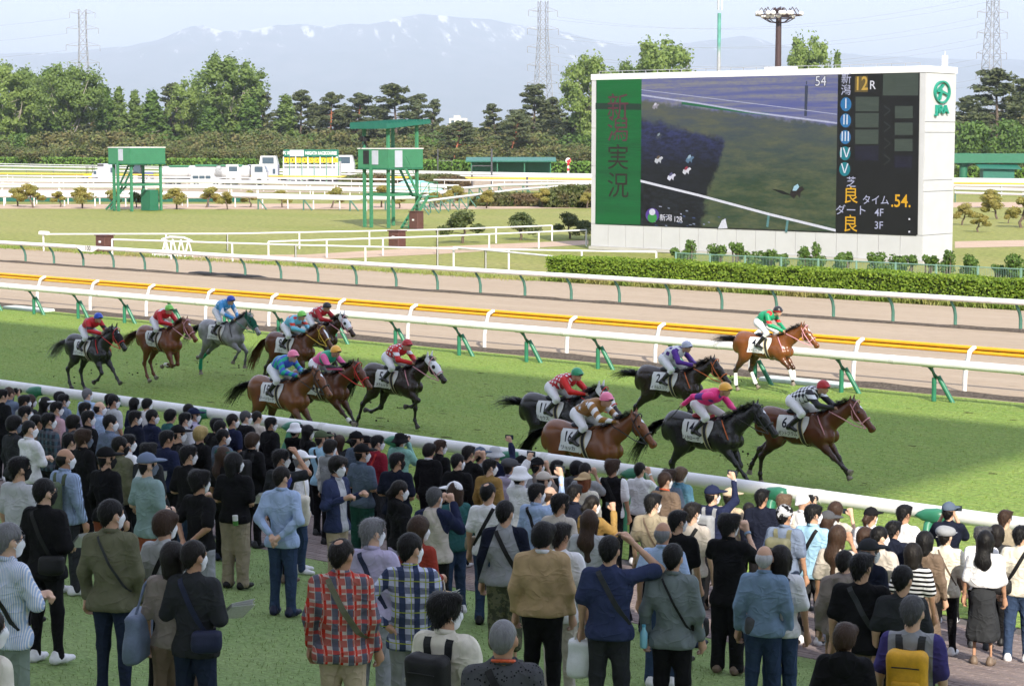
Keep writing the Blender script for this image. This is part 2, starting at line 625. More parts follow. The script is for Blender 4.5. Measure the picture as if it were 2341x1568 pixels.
# ------------------------------------------------------------------ running rails
def rail_pipe_mesh(length,rz,ry,m,n=12):
 b=MB()
 b.tube([(0,0,0),(length,0,0)],1.0,n,True,(ry,rz))
 me=b.mesh('rail_pipe',True)
 me.materials.append(m)
 return me
def put_rail(root,v,ztop,thick,wide,seg,x0,x1,m,zoff=0.0,yoff=0.0,gap=0.012):
 me=rail_pipe_mesh(seg - gap,thick/2,wide/2,m)
 x=x0
 while x < x1:
  share('rail_pipe',me,root,(x,v + yoff,ztop - thick/2))
  x+=seg
 b=MB(); b.tube([(-.07,0,0),(.07,0,0)],1.0,12,True,(wide/2 + .006,thick/2 + .006))
 jm=b.mesh('rail_joint',True); jm.materials.append(M_JOINT)
 x=x0
 while x < x1:
  share('rail_joint',jm,root,(x,v + yoff,ztop - thick/2))
  x+=seg
 return me
near=empty('outer_running_rail',(0,0,0))
put_rail(near,V_NEAR,1.2,0.235,0.22,5.66,-73.0,4,M_WHITE2)
_b=MB()
_b.tube([(0,-0.42,-0.12),(0,-0.40,0.25),(0,-0.33,0.62),(0,-0.17,0.90),(0,-0.09,1.0)],[0.075,0.075,0.08,0.085,0.08],10)
_pm1=_b.mesh('post',True)
_pm1.materials.append(M_GREEN)
_b=MB()
# rounded wedge-shaped cap that carries the rail
_cap=[(-0.27,0.0),(-0.22,0.055),(-0.10,0.115),(0.08,0.14),(0.22,0.125),(0.245,0.06),(0.24,-0.055),(0.10,-0.085),(-0.12,-0.06)]
for k,(wy,sc) in enumerate(((-0.16,0.55),(-0.13,0.9),(-0.06,1.0),(0.06,1.0))):
 _b.v+=[(x*sc,wy,1.035 + z*sc) for x,z in _cap]
for k in range(3):
 for i in range(9):
  a,c=k*9 + i,k*9 + (i + 1) % 9
  _b.f.append((a,c,c + 9,a + 9))
  _b.mi.append(0)
_b.f+=[tuple(range(8,-1,-1)),tuple(27 + i for i in range(9))]
_b.mi+=[0,0]
_pm2=_b.mesh('rail_cap',True)
_pm2.materials.append(M_GREEN)
x=-14.35
while x > -70:
 share('post',_pm1,near,(x,V_NEAR,0))
 share('rail_cap',_pm2,near,(x,V_NEAR - 0.06,0))
 x-=2.83
share('post',_pm1,near,(-11.52,V_NEAR,0))
share('rail_cap',_pm2,near,(-11.52,V_NEAR - 0.06,0))
tag(near, 'thick white running rail on green posts between the crowd and the turf', 'rail')
inner=empty('turf_inner_rail',(0,0,0))
put_rail(inner,V_IN,1.15,0.23,0.22,5.5,-130,0,M_WHITE2)
_b=MB()
_b.tube([(0,0.30,-0.05),(0,0.30,0.62)],0.062,9)
_s1=_b.mesh('post',True); _s1.materials.append(M_GREEN)
_b=MB()
_b.tube([(0.50,0.42,-0.05),(0.10,0.32,0.66)],0.062,9)
_s2=_b.mesh('strut',True); _s2.materials.append(M_GREEN)
_b=MB()
_b.bar((0.03,0.30,0.60),(0.0,0.12,0.92),0.05)
_b.bar((0.10,0.31,0.62),(-0.10,0.10,0.93),0.04)
_b.bar((-0.22,0.05,0.93),(0.12,0.05,0.93),0.05)
_s3=_b.mesh('bracket'); _s3.materials.append(M_GREEN2)
x=-21.7
while x > -112:
 for nm,me in (('post',_s1),('strut',_s2),('bracket',_s3)):
  share(nm,me,inner,(x,V_IN,0))
 x-=2.75
tag(inner, 'white rail on pairs of green struts along the far edge of the turf', 'rail')
yel=empty('yellow_dirt_rail',(0,0,0))
_me=rail_pipe_mesh(6.8,0.052,0.045,M_YELLOW,8)
x=-150
while x < 0:
 share('rail_pipe',_me,yel,(x,V_YEL,1.16))
 share('rail_pipe',_me,yel,(x,V_YEL,1.035))
 x+=6.8
_b=MB(); _b.box(-150,0,-0.02,0.02,1.05,1.15)
_o=_b.build('gap_strip',M_BLACK,yel); _o.location=(0,V_YEL + 0.03,0)  # black strip standing in for the dark gap between the bars
_b=MB()
_b.tube([(-0.03,-0.40,-0.05),(-0.02,-0.40,0.45),(0.0,-0.36,0.80),(0.02,-0.24,1.08),(0.05,-0.08,1.17),(0.06,0.02,1.16)],[0.062,0.062,0.068,0.07,0.06,0.05],9)
_s1=_b.mesh('post',True); _s1.materials.append(M_WHITE)
x=-24.7
while x > -125:
 share('post',_s1,yel,(x,V_YEL,0))
 x-=3.42
tag(yel, 'double yellow rail on white curved posts beside the dirt course', 'rail')
far=empty('dirt_inner_rail',(0,0,0))
put_rail(far,V_FAR,1.16,0.20,0.2,6.0,-170,-10,M_WHITE2)
_b=MB()
_b.tube([(0.0,0.30,-0.05),(0,0.30,0.42),(-0.02,0.24,0.68),(-0.05,0.08,0.90),(-0.06,0.03,1.0)],[0.062,0.062,0.06,0.05,0.05],9)
_s1=_b.mesh('post',True); _s1.materials.append(M_GREEN2)
x=-31.0
while x > -150:
 share('post',_s1,far,(x,V_FAR,0))
 x-=2.52
_p=at_v(200,567,V_FAR - 0.13)
_b=MB()
_b.prism([(-1.0,0.12),(1.0,0.12),(0.95,0.02),(0.45,-0.19),(-0.45,-0.19),(-0.95,0.02)], 'y',-0.02,0.02)
_sg=_b.build('distance_marker',M_WHITE,far,False,(_p.x,V_FAR - 0.13,_p.z))
_t=text_mesh('100',0.36,0.012)
share('numerals',_t,_sg,(0.05,-0.026,-0.03),(math.pi/2,0,0),(0.9,1,1),M_BLACK)
tag(far, 'white rail with green bent posts and a 100 marker beyond the dirt', 'rail')
# black cover lying at the rail foot
_b=MB()
_p0,_p1=at(505,622),at(690,634)
_b.tube([(_p0.x + (_p1.x - _p0.x)*i/8,V_FAR + 0.35 + 0.06*math.sin(i*2.1),0.06) for i in range(9)],[0.05,0.12,0.13,0.10,0.13,0.14,0.12,0.12,0.05],8,True,(1.6,1))
tag(_b.build('rolled_net',M_BLACK,None,True), 'long roll of black netting lying under the dirt rail', 'netting')
# pale covers let into the turf edge
for i,(px,py,lx,lab) in enumerate(((1925,857,1.35, 'pale green cover plate on the turf edge near the leading horse'),(130,700,1.3, 'pale cover plate on the turf edge beside the rail at the far left'))):
 q=at(px,py,0.06)
 b=MB(); b.bbox(-lx,lx,-0.32,0.32,0.0,0.10,0.03)
 tag(b.build('cover_plate',mat('pale_green_board',(0.55,0.62,0.55),0.6,0.3,0.06),None,False,(q.x,46.4,0.0)),lab, 'cover plate', 'cover plates at the turf edge')
# ------------------------------------------------------------------ foliage helpers
def leaf_mat(name,c1,c2,c3=None,trans=0.35):
 g=NT(name)
 geo=g.n('NewGeometry')
 rp=geo.outputs['Random Per Island']
 c=g.mix(rp,srgb(c1),srgb(c2))
 if c3:
  c=g.mix(g.rng(g.noise(0.35,2),0.42,0.62),c,srgb(c3))
 g.out(c,0.6,0.25)
 tr=g.n('BsdfTranslucent')
 g.l(c,tr.inputs['Color'])
 mx=g.n('MixShader')
 mx.inputs[0].default_value=trans
 g.l(g.b.outputs[0],mx.inputs[1])
 g.l(tr.outputs[0],mx.inputs[2])
 g.l(mx.outputs[0],g.t.nodes['Material Output'].inputs['Surface'])
 return g.m
M_BARK=mat('bark',(0.13,0.10,0.08),0.9,0.1,0.3,3)
M_BARKL=mat('pale_bark',(0.33,0.30,0.26),0.9,0.1,0.25,2)
M_BARKR=mat('red_pine_bark',(0.34,0.13,0.07),0.9,0.1,0.3,2)
M_LEAF=leaf_mat('fresh_leaves',(0.13,0.20,0.05),(0.21,0.29,0.085),None,.45)
M_LEAF2=leaf_mat('spring_leaves',(0.17,0.25,0.06),(0.26,0.34,0.10),None,.45)
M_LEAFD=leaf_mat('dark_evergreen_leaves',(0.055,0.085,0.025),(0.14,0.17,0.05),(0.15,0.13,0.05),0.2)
M_LEAFM=leaf_mat('mid_green_leaves',(0.075,0.14,0.03),(0.115,0.19,0.04),None,0.3)
M_PINE=leaf_mat('pine_needles',(0.070,0.095,0.042),(0.125,0.140,0.062),None,0.3)
M_NIWAKI=leaf_mat('clipped_pine_needles',(0.23,0.235,0.06),(0.36,0.33,0.10),(0.36,0.29,0.085),0.4)
M_NIWAKI2=leaf_mat('dark_clipped_pine_needles',(0.055,0.085,0.03),(0.11,0.13,0.045),None,0.2)
M_HEDGE=leaf_mat('hedge_leaves',(0.10,0.185,0.02),(0.26,0.36,0.045),None,0.35)
M_HEDGEF=leaf_mat('far_hedge_leaves',(0.10,0.20,0.03),(0.17,0.28,0.05),None,0.3)
M_MOUND=leaf_mat('clipped_shrub_leaves',(0.07,0.095,0.03),(0.12,0.14,0.05),(0.12,0.085,0.045),0.2)
def leaves(P,size,rng,w=0.6,up=0.0,taper=1.0,N=None,jit=.55):
 """quads at points P, of random direction or lying roughly across the outward directions N -> V, F"""
 n=len(P)
 a=rng.normal(size=(n,3))
 a[:,2]+=up*2
 if N is not None:
  N=N/(np.linalg.norm(N,axis=1,keepdims=True) + 1e-9) + rng.normal(size=(n,3))*jit
  a=np.cross(N,a)
 a /= np.linalg.norm(a,axis=1,keepdims=True)
 b=np.cross(a,rng.normal(size=(n,3)) if N is None else N)
 b /= np.linalg.norm(b,axis=1,keepdims=True)
 s=size*rng.uniform(0.65,1.35,(n,1))
 A,B=a*s*0.5,b*s*0.5*w
 V=np.stack([P - A,P + B*1.0,P + A*taper,P - B*1.0],1).reshape(-1,3)
 F=np.arange(n*4).reshape(n,4)
 return V,F
def leaf_obj_mesh(name,P,size,rng,m,w=0.6,up=0.0,N=None):
 V,F=leaves(np.asarray(P),size,rng,w,up,1.0,N)
 me=np_mesh(name,V,F,False)
 me.materials.append(m)
 return me
def in_ball(rng,n,hollow=0.35):
 d=rng.normal(size=(n,3))
 d /= np.linalg.norm(d,axis=1,keepdims=True)
 r=(hollow + (1 - hollow)*rng.uniform(0,1,(n,1))) ** 0.6
 return d*r
def wiggle_limb(b,p0,p1,r0,r1,rnd,n=4,amp=0.06):
 p0,p1=Vector(p0),Vector(p1)
 L=(p1 - p0).length
 pts=[]
 for i in range(n + 1):
  t=i/n
  q=p0.lerp(p1,t)
  if 0 < i < n:
   q+=Vector((rnd.uniform(-1,1),rnd.uniform(-1,1),0))*L*amp
  pts.append(q)
 b.tube(pts,[r0 + (r1 - r0)*i/n for i in range(n + 1)],6)
 return pts
def make_broadleaf(seed,H,W,m,bark,nclump=75,per=95,leaf=0.55,base=0.28,slender=False,crown_shape=None):
 """tree with branching limbs and leaf clumps; returns (trunk mesh, crown mesh)"""
 rnd=random.Random(seed)
 rng=np.random.default_rng(seed)
 b=MB()
 top=Vector((rnd.uniform(-.3,.3),rnd.uniform(-.3,.3),H*(0.93 if slender else 0.62)))
 tr=wiggle_limb(b,(0,0,-0.3),top,H*0.017,H*0.005,rnd,5,0.015)
 clumps=[]
 if slender:
  for i in range(nclump):
   t=(i + rnd.random())/nclump
   z=H*(base*0.6 + (1 - base*0.6)*t)
   rad=W*0.5*(math.sin(math.pi*min(1,0.18 + 0.82*t) ** 0.8) ** 0.7)*(1.05 - 0.55*t)*math.sqrt(rnd.random())
   w=rnd.uniform(0,2*math.pi)
   c=Vector((rad*math.cos(w),rad*math.sin(w),z))
   clumps.append((c,W*0.17*rnd.uniform(0.6,1.1)))
   if i % 3 == 0:
    wiggle_limb(b,(0,0,z*0.86),c,H*0.004,0.02,rnd,2,0.05)
 else:
  nl=7
  for i in range(nl):
   w=2*math.pi*i/nl + rnd.uniform(-.35,.35)
   z0=H*rnd.uniform(base*0.55,base*1.25)
   spread=W*0.5*rnd.uniform(0.45,0.75)
   e=Vector((spread*math.cos(w),spread*math.sin(w),H*rnd.uniform(0.60,0.80)))
   wiggle_limb(b,(0,0,z0),e,H*0.0085,H*0.003,rnd,4,0.05)
   for k in range(3):
    w2=w + rnd.uniform(-1.0,1.0)
    e2=Vector((W*0.46*math.cos(w2)*rnd.uniform(.4,1),W*0.46*math.sin(w2)*rnd.uniform(.4,1),H*rnd.uniform(0.5,0.93)))
    wiggle_limb(b,Vector((0,0,z0)).lerp(e,rnd.uniform(.35,.8)),e2,H*0.004,0.03,rnd,3,0.06)
  for i in range(nclump):
            # egg-shaped crown, clumps mostly near its surface
   u=rnd.uniform(-1,1)
   w=rnd.uniform(0,2*math.pi)
   rr=(rnd.random() ** 0.45)
   prof=math.sqrt(max(0,1 - u*u))
   zc=H*(base + 1)/2
   c=Vector((W*0.46*prof*rr*math.cos(w),W*0.46*prof*rr*math.sin(w),zc + H*(1 - base)*0.47*u*(0.55 + 0.45*rr)))
   if u < -0.3:
    c.x *= 0.8; c.y *= 0.8
   clumps.append((c,W*0.095*rnd.uniform(0.6,1.35)))
 P,N=[],[]
 for c,r in clumps:
  n=int(per*rnd.uniform(0.5,1.3))
  q=in_ball(rng,n,0.2)*np.array([r,r,r*0.85]) + np.array(c)
  P.append(q); N.append(q - np.array(c) + np.array([c.x,c.y,0])*.12)
        # upright sprays at the outline
  ns=max(2,n // 8)
  q2=np.array(c) + rng.normal(size=(ns,3))*np.array([r*.5,r*.5,r*.3]) + np.array([0,0,r*0.9])*rng.uniform(0.6,1.5,(ns,1))
  P.append(q2); N.append(q2 - np.array(c))
 P=np.concatenate(P)
 me_t=b.mesh('trunk',True)
 me_t.materials.append(bark)
 me_c=leaf_obj_mesh('crown',P,leaf,rng,m,0.7,0.15,np.concatenate(N))
 return me_t,me_c
def make_pine(seed,H,W,m,bark,first=0.35,per=60,needle=0.75,lean=0.0,flat=0.35):
 rnd=random.Random(seed)
 rng=np.random.default_rng(seed)
 b=MB()
 lx=H*lean
 pts=[Vector((lx*(t ** 1.3) + 0.25*math.sin(t*5 + seed),0.2*math.sin(t*4 + seed*2),-0.3 + (H*0.95 + 0.3)*t)) for t in [i/7 for i in range(8)]]
 b.tube(pts,[H*0.016*(1 - 0.85*i/7) + 0.04 for i in range(8)],7)
 P,N=[],[]
 def trunk_at(z):
  t=min(1,max(0,z/(H*0.95)))
  i=min(6,int(t*7))
  return pts[i].lerp(pts[i + 1],t*7 - i)
 nb=26
 for i in range(nb):
  t=i/(nb - 1)
  z=H*(first + (0.95 - first)*t)
  w=i*2.4 + rnd.uniform(-.5,.5)
  L=W*0.5*(1.0 - 0.82*t ** 1.4)*rnd.uniform(0.6,1.1)*(0.65 + 0.35*min(1,t*4))
  p0=trunk_at(z)
  e=p0 + Vector((L*math.cos(w),L*math.sin(w),L*rnd.uniform(0.02,0.30)))
  wiggle_limb(b,p0,e,H*0.0045 + 0.02,0.03,rnd,3,0.07)
  for f,k in ((1.0,1.0),(0.68,0.85),(0.4,0.6)):
   c=p0.lerp(e,f) + Vector((rnd.uniform(-.3,.3),rnd.uniform(-.3,.3),0.15))
   r=max(0.5,W*0.105*k*rnd.uniform(0.7,1.25))
   n=int(per*k*rnd.uniform(.7,1.2))
   q=in_ball(rng,n,0.15); N.append(q + np.array([0,0,.5]))
   P.append(q*np.array([r,r,r*flat]) + np.array(c) + np.array([0,0,r*0.2]))
 q=in_ball(rng,per,0.1); N.append(q)
 P.append(q*np.array([W*.09,W*.09,H*.045]) + np.array(trunk_at(H*0.96)))
 me_t=b.mesh('trunk',True)
 me_t.materials.append(bark)
 me_c=leaf_obj_mesh('crown',np.concatenate(P),needle,rng,m,0.42,0.55,np.concatenate(N))
 return me_t,me_c
def make_bush(seed,H,W,m,n=2200,leaf=0.5,lobes=9):
 rnd=random.Random(seed)
 rng=np.random.default_rng(seed)
 b=MB()
 P,N=[],[]
 for i in range(lobes):
  w=rnd.uniform(0,2*math.pi)
  rr=W*0.34*math.sqrt(rnd.random())
  r=W*rnd.uniform(0.15,0.26)
  c=np.array([rr*math.cos(w),rr*math.sin(w),H*rnd.uniform(0.28,0.80)])
  q=in_ball(rng,n // lobes,0.45); N.append(q)
  P.append(q*np.array([r,r,min(r,H*.3)]) + c)
  wiggle_limb(b,(0.1*rnd.uniform(-1,1),0.1*rnd.uniform(-1,1),-0.2),c,0.09,0.03,rnd,3,0.05)
 P=np.concatenate(P)
 P[:,2]=np.abs(P[:,2])
 me_t=b.mesh('trunk',True)
 me_t.materials.append(M_BARK)
 return me_t,leaf_obj_mesh('crown',P,leaf,rng,m,0.7,0.1,np.concatenate(N))
def put_tree(name,meshes,loc,rz,scl,label,cat,group):
 e=empty(name,loc,rz)
 e.scale=scl if isinstance(scl,(tuple,list)) else (scl,scl,scl)
 share('trunk',meshes[0],e)
 share('crown',meshes[1],e)
 tag(e,label,cat,group)
 return e
# grass blades standing on the turf and on the lawn
def blades(name,x0,x1,y0,y1,n,size,m,zf,seed,label,w=.16):
 rng=np.random.default_rng(seed)
 P=np.stack([rng.uniform(x0,x1,n),rng.uniform(y0,y1,n),np.zeros(n)],1)
 d=-P[:,0]*math.sin(PHI) + P[:,1]*math.cos(PHI)
 sx=1170 + FOC*(P[:,0]*math.cos(PHI) + P[:,1]*math.sin(PHI))/np.maximum(d,1)
 P=P[(d > 9) & (sx > -60) & (sx < 2400)]
 P[:,2]=[zf(v) for v in P[:,1]]
 P[:,2]+=size*.28
 V,F=leaves(P,size,rng,w,1.3)
 me=np_mesh(name,V,F,False)
 me.materials.append(m)
 tag(new_obj(name,me),label, 'grass',None, 'stuff')
M_BLADE=leaf_mat('turf_blades',(0.17,0.28,0.045),(0.33,0.38,0.10),None,.45)
M_BLADE2=leaf_mat('lawn_blades',(0.15,0.23,0.065),(0.26,0.32,0.13),None,.45)
blades('turf_grass',-75,0,26.0,46.4,130000,.055,M_BLADE,lambda v: 0.0,51, 'short green grass blades of the turf course')
blades('lawn_grass',-34,6,6.0,V_PAVE,80000,.042,M_BLADE2,apron_z,52, 'short grass blades of the spectator lawn')
# clods and torn divots behind the field
def divots():
 rng=np.random.default_rng(63)
 b=MB()
 for k in range(260):
  x=rng.uniform(-66,-18); y=rng.uniform(29,44.5)
  r=rng.uniform(.03,.10)
  n=7
  ring=[(x + r*1.8*math.cos(i*2*math.pi/n)*rng.uniform(.6,1.2),y + r*math.sin(i*2*math.pi/n)*rng.uniform(.6,1.2),.006) for i in range(n)]
  b.add(ring,[tuple(range(n))])
 o=b.build('hoof_divots',mat('torn_turf_soil',(0.075,0.085,0.03),.95,.05,.3,9))
 tag(o, 'dark hoof divots torn in the turf course', 'divots',None, 'stuff')
 b=MB()
 for k in range(70):
  px,py=((210,880),(400,865),(560,850),(660,900),(900,960),(1300,1050),(1600,1020),(1560,890),(1800,1060),(1740,880))[k % 10]
  q=at(px + rng.uniform(-110,10),py + rng.uniform(-25,10))
  r=rng.uniform(.012,.032)
  b.ell((q.x,q.y,rng.uniform(.02,.55) ** 1.5),(r,r,r*.8),5,4)
 o=b.build('flying_clods',mat('clod_soil',(0.035,0.032,0.018),.95,.05,.3,9))
 tag(o, 'small clods of soil thrown up by the hooves', 'clods',None, 'stuff')
divots()
# ------------------------------------------------------------------ big screen building
V_SCR=94.0
SL, SR = at_v(1352, 400, V_SCR).x, at_v(2112, 400, V_SCR).x      # ends of the front face
SZ=at_v(2112,151,V_SCR).z
scr=empty('video_board_building',(SL,V_SCR,0))
SW=SR - SL
SD=3.3
def sp(px,py):
 q=at_v(px,py,V_SCR)
 return q.x - SL,q.z
# core
_b=MB(); _b.box(0.05,SW - 0.05,0.06,SD,0,SZ - 0.35)
_b.build('core_wall',M_PANEL,scr)
_b=MB(); _b.bbox(-0.06,SW + 0.06,-0.05,SD + 0.08,SZ - 0.34,SZ,0.03)
_b.build('parapet',M_WHITE,scr)
_b=MB(); _b.box(-0.1,SW + 0.1,-0.12,SD + 0.1,0,0.18)
_b.build('plinth',M_CONC,scr)
x0s,zt=sp(1365,178)
x1s,_=sp(2102,178)
zb=0.5*(sp(1365,513)[1] + sp(2102,537)[1])
zt=0.5*(sp(1365,178)[1] + sp(2102,165)[1])
# wall panels under, beside and above the display: each a sheet with open joints
def panel(xa,xb,za,zb2,y0=-0.02,y1=0.06):
 b=MB(); b.box(xa + 0.012,xb - 0.012,y0,y1,za + 0.012,zb2 - 0.012)
 b.build('wall_panel',M_PANEL,scr)
npan=17
for i in range(npan):
 panel(SW*i/npan,SW*(i + 1)/npan,0.18,zb)
for za,z2 in zip((zb,zb + (zt - zb)*.33,zb + (zt - zb)*.4,zb + (zt - zb)*.66),(zb + (zt - zb)*.33,zb + (zt - zb)*.4,zb + (zt - zb)*.66,zt)):
 panel(0,x0s,za,z2)
for i in range(12):
 panel(SW*i/12,SW*(i + 1)/12,zt,SZ - 0.35)
panel(x1s,SW,zb,zt)
# end wall panels (the sunlit side)
zs=[0.18,zb,zb + 1.55*1.5,zb + 1.95*1.5,zb + 3.9*1.4,zb + 4.3*1.4,SZ - 0.35]
for za,z2 in zip(zs,zs[1:]):
 b=MB(); b.box(SW - 0.06,SW + 0.02,0.0,SD,za + 0.015,z2 - 0.015)
 b.build('wall_panel',M_PANEL,scr)
# roof rail and aerial
_b=MB()
for i in range(26):
 _b.bar((0.4 + i*(SW*.96)/25,0.25,SZ),(0.4 + i*(SW*.96)/25,0.25,SZ + 0.17),0.025)
_b.bar((0.4,0.25,SZ + 0.17),(0.4 + SW*.96,0.25,SZ + 0.17),0.03)
_b.build('roof_rail',M_STEEL,scr)
_b=MB()
ax=sp(2149,140)[0] - 0.9
for dx in (-0.13,0.0,0.13):
 _b.tube([(ax + dx,2.2,SZ),(ax + dx,2.2,SZ + 0.6)],0.05,8)
_b.tube([(ax,2.2,SZ),(ax,2.2,SZ + 0.85)],0.015,6)
_b.build('aerial',M_WHITE,scr,True)
_b=MB()
_b.box(SW*.52,SW*.6,1.0,1.6,SZ,SZ + 0.22)
_b.build('roof_box',M_WHITE,scr)
tag(scr, 'long white panelled building carrying the giant race display', 'building')
# the display itself
disp=empty('race_display',(SL,V_SCR,0))
LED=-0.045
def scr_poly(name,pix,m,off,parent):
 b=MB()
 b.add([(sp(*q)[0],LED - 0.004*off,sp(*q)[1]) for q in pix],[tuple(range(len(pix)))])
 return b.build(name,m,parent)
def scr_line(name,pix,wpx,m,off,parent):
 b=MB()
 k=0.0236
 pts=[sp(*q) for q in pix]
 for (xa,za),(xb,zb3) in zip(pts,pts[1:]):
  h=wpx*k/2
  b.quad((xa,LED - 0.004*off,za - h),(xb,LED - 0.004*off,zb3 - h),(xb,LED - 0.004*off,zb3 + h),(xa,LED - 0.004*off,za + h))
 return b.build(name,m,parent)
EX=1.0/(2 ** SC.view_settings.exposure)
def led(name,rgb,k=1.0):
 return emit_mat('led_' + name,tuple(c*EX*k for c in srgb(rgb)),1.0)
def led_noise(name,c1,c2,c3,stretch,sc,sc2=9):
 g=NT('led_' + name)
 g.out((0.01,0.01,0.01),0.35,0.15)
 n1=g.rng(g.noise(sc,5,0.75,g.coord(),stretch),0.40,0.60)
 n2=g.rng(g.noise(sc2,4,0.9,g.coord(),stretch),0.38,0.62)
 c=g.mix(n1,scale3(srgb(c1),EX),scale3(srgb(c2),EX))
 c=g.mix(g.math('MULTIPLY',n2,0.7),c,scale3(srgb(c3),EX))
 g.l(c,g.b.inputs['Emission Color'])
 g.b.inputs['Emission Strength'].default_value=1.0
 return g.m
L_BLACK=led('black', '#0f1113')
L_GREEN=led_noise('green', '#056a30', '#043f22', '#077a3a',(0.1,1,1.5),0.5,2)
L_SKYROW=led_noise('pale_rows', '#6c7098', '#87878c', '#5c6398',(0.05,1,2.6),0.9,1.6)
L_TURF1=led_noise('upper_turf', '#3f5240', '#6a6b54', '#474f78',(0.2,1,1.6),0.7,2.2)
L_TURF2=led_noise('lower_turf', '#34492f', '#626745', '#2c4a3c',(0.35,1,1.3),0.6,2.4)
L_SHADE=led_noise('shade_turf', '#1d2234', '#12171c', '#2f3562',(0.4,1,1.2),0.5,2.5)
L_DARK=led_noise('dark_crowd', '#0e1216', '#14181e', '#0b0e12',(1,1,1),1.5,6)
L_WHITE=led('white', '#e6e6f0')
L_PALE=led('pale_lilac', '#b9bcd6')
L_YEL=led('amber', '#e8b021')
L_BLUE=led_noise('blue_dots', '#2f6fae', '#2d8cb0', '#2a5ea6',(3,3,3),2,6)
L_TEAL=led_noise('teal_dots', '#188a90', '#1d7f95', '#17757f',(3,3,3),2,6)
L_BOX=led_noise('dim_box', '#444f46', '#4b554c', '#3d4842',(0.3,1,3),1.5,4)
L_BOXD=led_noise('dim_blue_box', '#1c1c2b', '#20203a', '#17171f',(0.3,1,3),1.5,4)
L_RED=led('dim_red', '#5e2b3c')
L_DRED=led('dark_maroon', '#2b1218')
L_CHEV=led('dim_chevron', '#2e3433')
_b=MB(); _b.box(x0s - 0.03,x1s + 0.03,-0.04,-0.022,zb - 0.03,zt + 0.03)
_b.build('display_frame',M_BLACK,disp)
grn=scr_poly('green_panel',[(1365,178),(1468,176),(1466,514),(1362,512)],L_GREEN,1,disp)
scr_line('dark_band',[(1363,243),(1467,245)],16,led('dark_green_band', '#1c3a2c'),2,grn)  # darker green band across the panel
for i,ch in enumerate('新潟実況'):
 x,z=sp(1414,(248,300,364,428)[i])
 share('character',text_mesh(ch,1.62,0.0),grn,(x,LED - 0.013,z),(math.pi/2,0,0),(1.05,1.0,1),(L_RED,L_RED,L_DRED,L_DRED)[i])
def video_mat():
 g=NT('led_video')
 g.out((0.01,0.01,0.01),0.35,0.15)
 x,y,z=g.sep()
 xa,za=sp(1468,530); xb,zb_=sp(1915,170)
 s=g.rng(x,xa,xb); t=g.rng(z,za,zb_)
 n1=g.noise(.9,5,.75,g.coord(),(.35,1,1.6)); n2=g.noise(3.5,3,.8,g.coord(),(.5,1,1.3)); rows=g.noise(1.0,4,.7,g.coord(),(.10,1,3.4))
 wob=g.math('MULTIPLY',g.math('SUBTRACT',g.noise(1.6,4,.7),.5),.10)
 def edge(a, b, c, soft):     # soft step of a*s + b*t + c
  v=g.math('ADD',g.math('ADD',g.math('MULTIPLY',s,a),g.math('MULTIPLY',t,b)),g.math('ADD',wob,c))
  return g.rng(v,-soft,soft)
 def cl(h):
  return scale3(srgb(h),EX)
 turf=g.mix(g.rng(n1,.38,.62),cl('#33472f'),cl('#63684a'))
 turf=g.mix(g.rng(n2,.42,.66,0,.6),turf,cl('#2c4c3a'))
 turf=g.mix(g.rng(t,.30,.78,0,.75),turf,g.mix(g.rng(n1,.4,.6),cl('#4c5468'),cl('#5f6158')))
 top=g.mix(g.rng(rows,.40,.60),cl('#62689c'),cl('#8b8a90'))
 top=g.mix(g.rng(n2,.45,.65,0,.5),top,cl('#5b62a4'))
 c=g.mix(edge(.17,1,-.86,.012),turf,top)
 sh=g.math('MULTIPLY',edge(-1,.27,.29,.012),edge(-.30,-1,.74,.02))
 shade=g.mix(g.rng(t,.42,.62),g.mix(g.rng(n2,.4,.6),cl('#0f1318'),cl('#1b2029')),g.mix(g.rng(n2,.4,.62),cl('#1e2336'),cl('#333a68')))
 c=g.mix(sh,c,shade)
 fg=g.math('MULTIPLY',edge(-.31,-1,.315,.008),edge(-1,.2,.31,.015))
 c=g.mix(fg,c,g.mix(g.rng(n2,.45,.6),cl('#0c1014'),cl('#20262e')))
 g.l(c,g.b.inputs['Emission Color'])
 g.b.inputs['Emission Strength'].default_value=1.0
 return g.m
vid=scr_poly('video_picture',[(1468,175),(1917,167),(1911,530),(1465,514)],video_mat(),1,disp)
scr_line('video_rail',[(1468,218),(1600,237),(1720,257),(1915,282)],4,L_PALE,6,vid)
scr_line('video_rail',[(1468,206),(1600,222),(1800,247),(1915,262)],1.6,L_PALE,6,vid)
scr_line('video_rail',[(1466,414),(1600,447),(1760,490),(1912,527)],6,L_WHITE,7,vid)
scr_line('video_hedge',[(1560,236),(1700,256),(1760,262)],6,led('video_green', '#1f6a45'),5.5,vid)
scr_line('video_tower',[(1844,190),(1846.5,190.1)],8,led('video_grey', '#3d4458'),6,vid)
scr_poly('video_tower',[(1842,196),(1849,196),(1846,266),(1840,266)],led('video_grey', '#3d4458'),6,vid)
for q in ((1757,492),(1800,504)):
 scr_poly('video_post',[(q[0],q[1] - 4),(q[0] + 5,q[1] - 3),(q[0] + 1,q[1] + 28),(q[0] - 4,q[1] + 26)],led('video_teal', '#5f8f90'),6.4,vid)
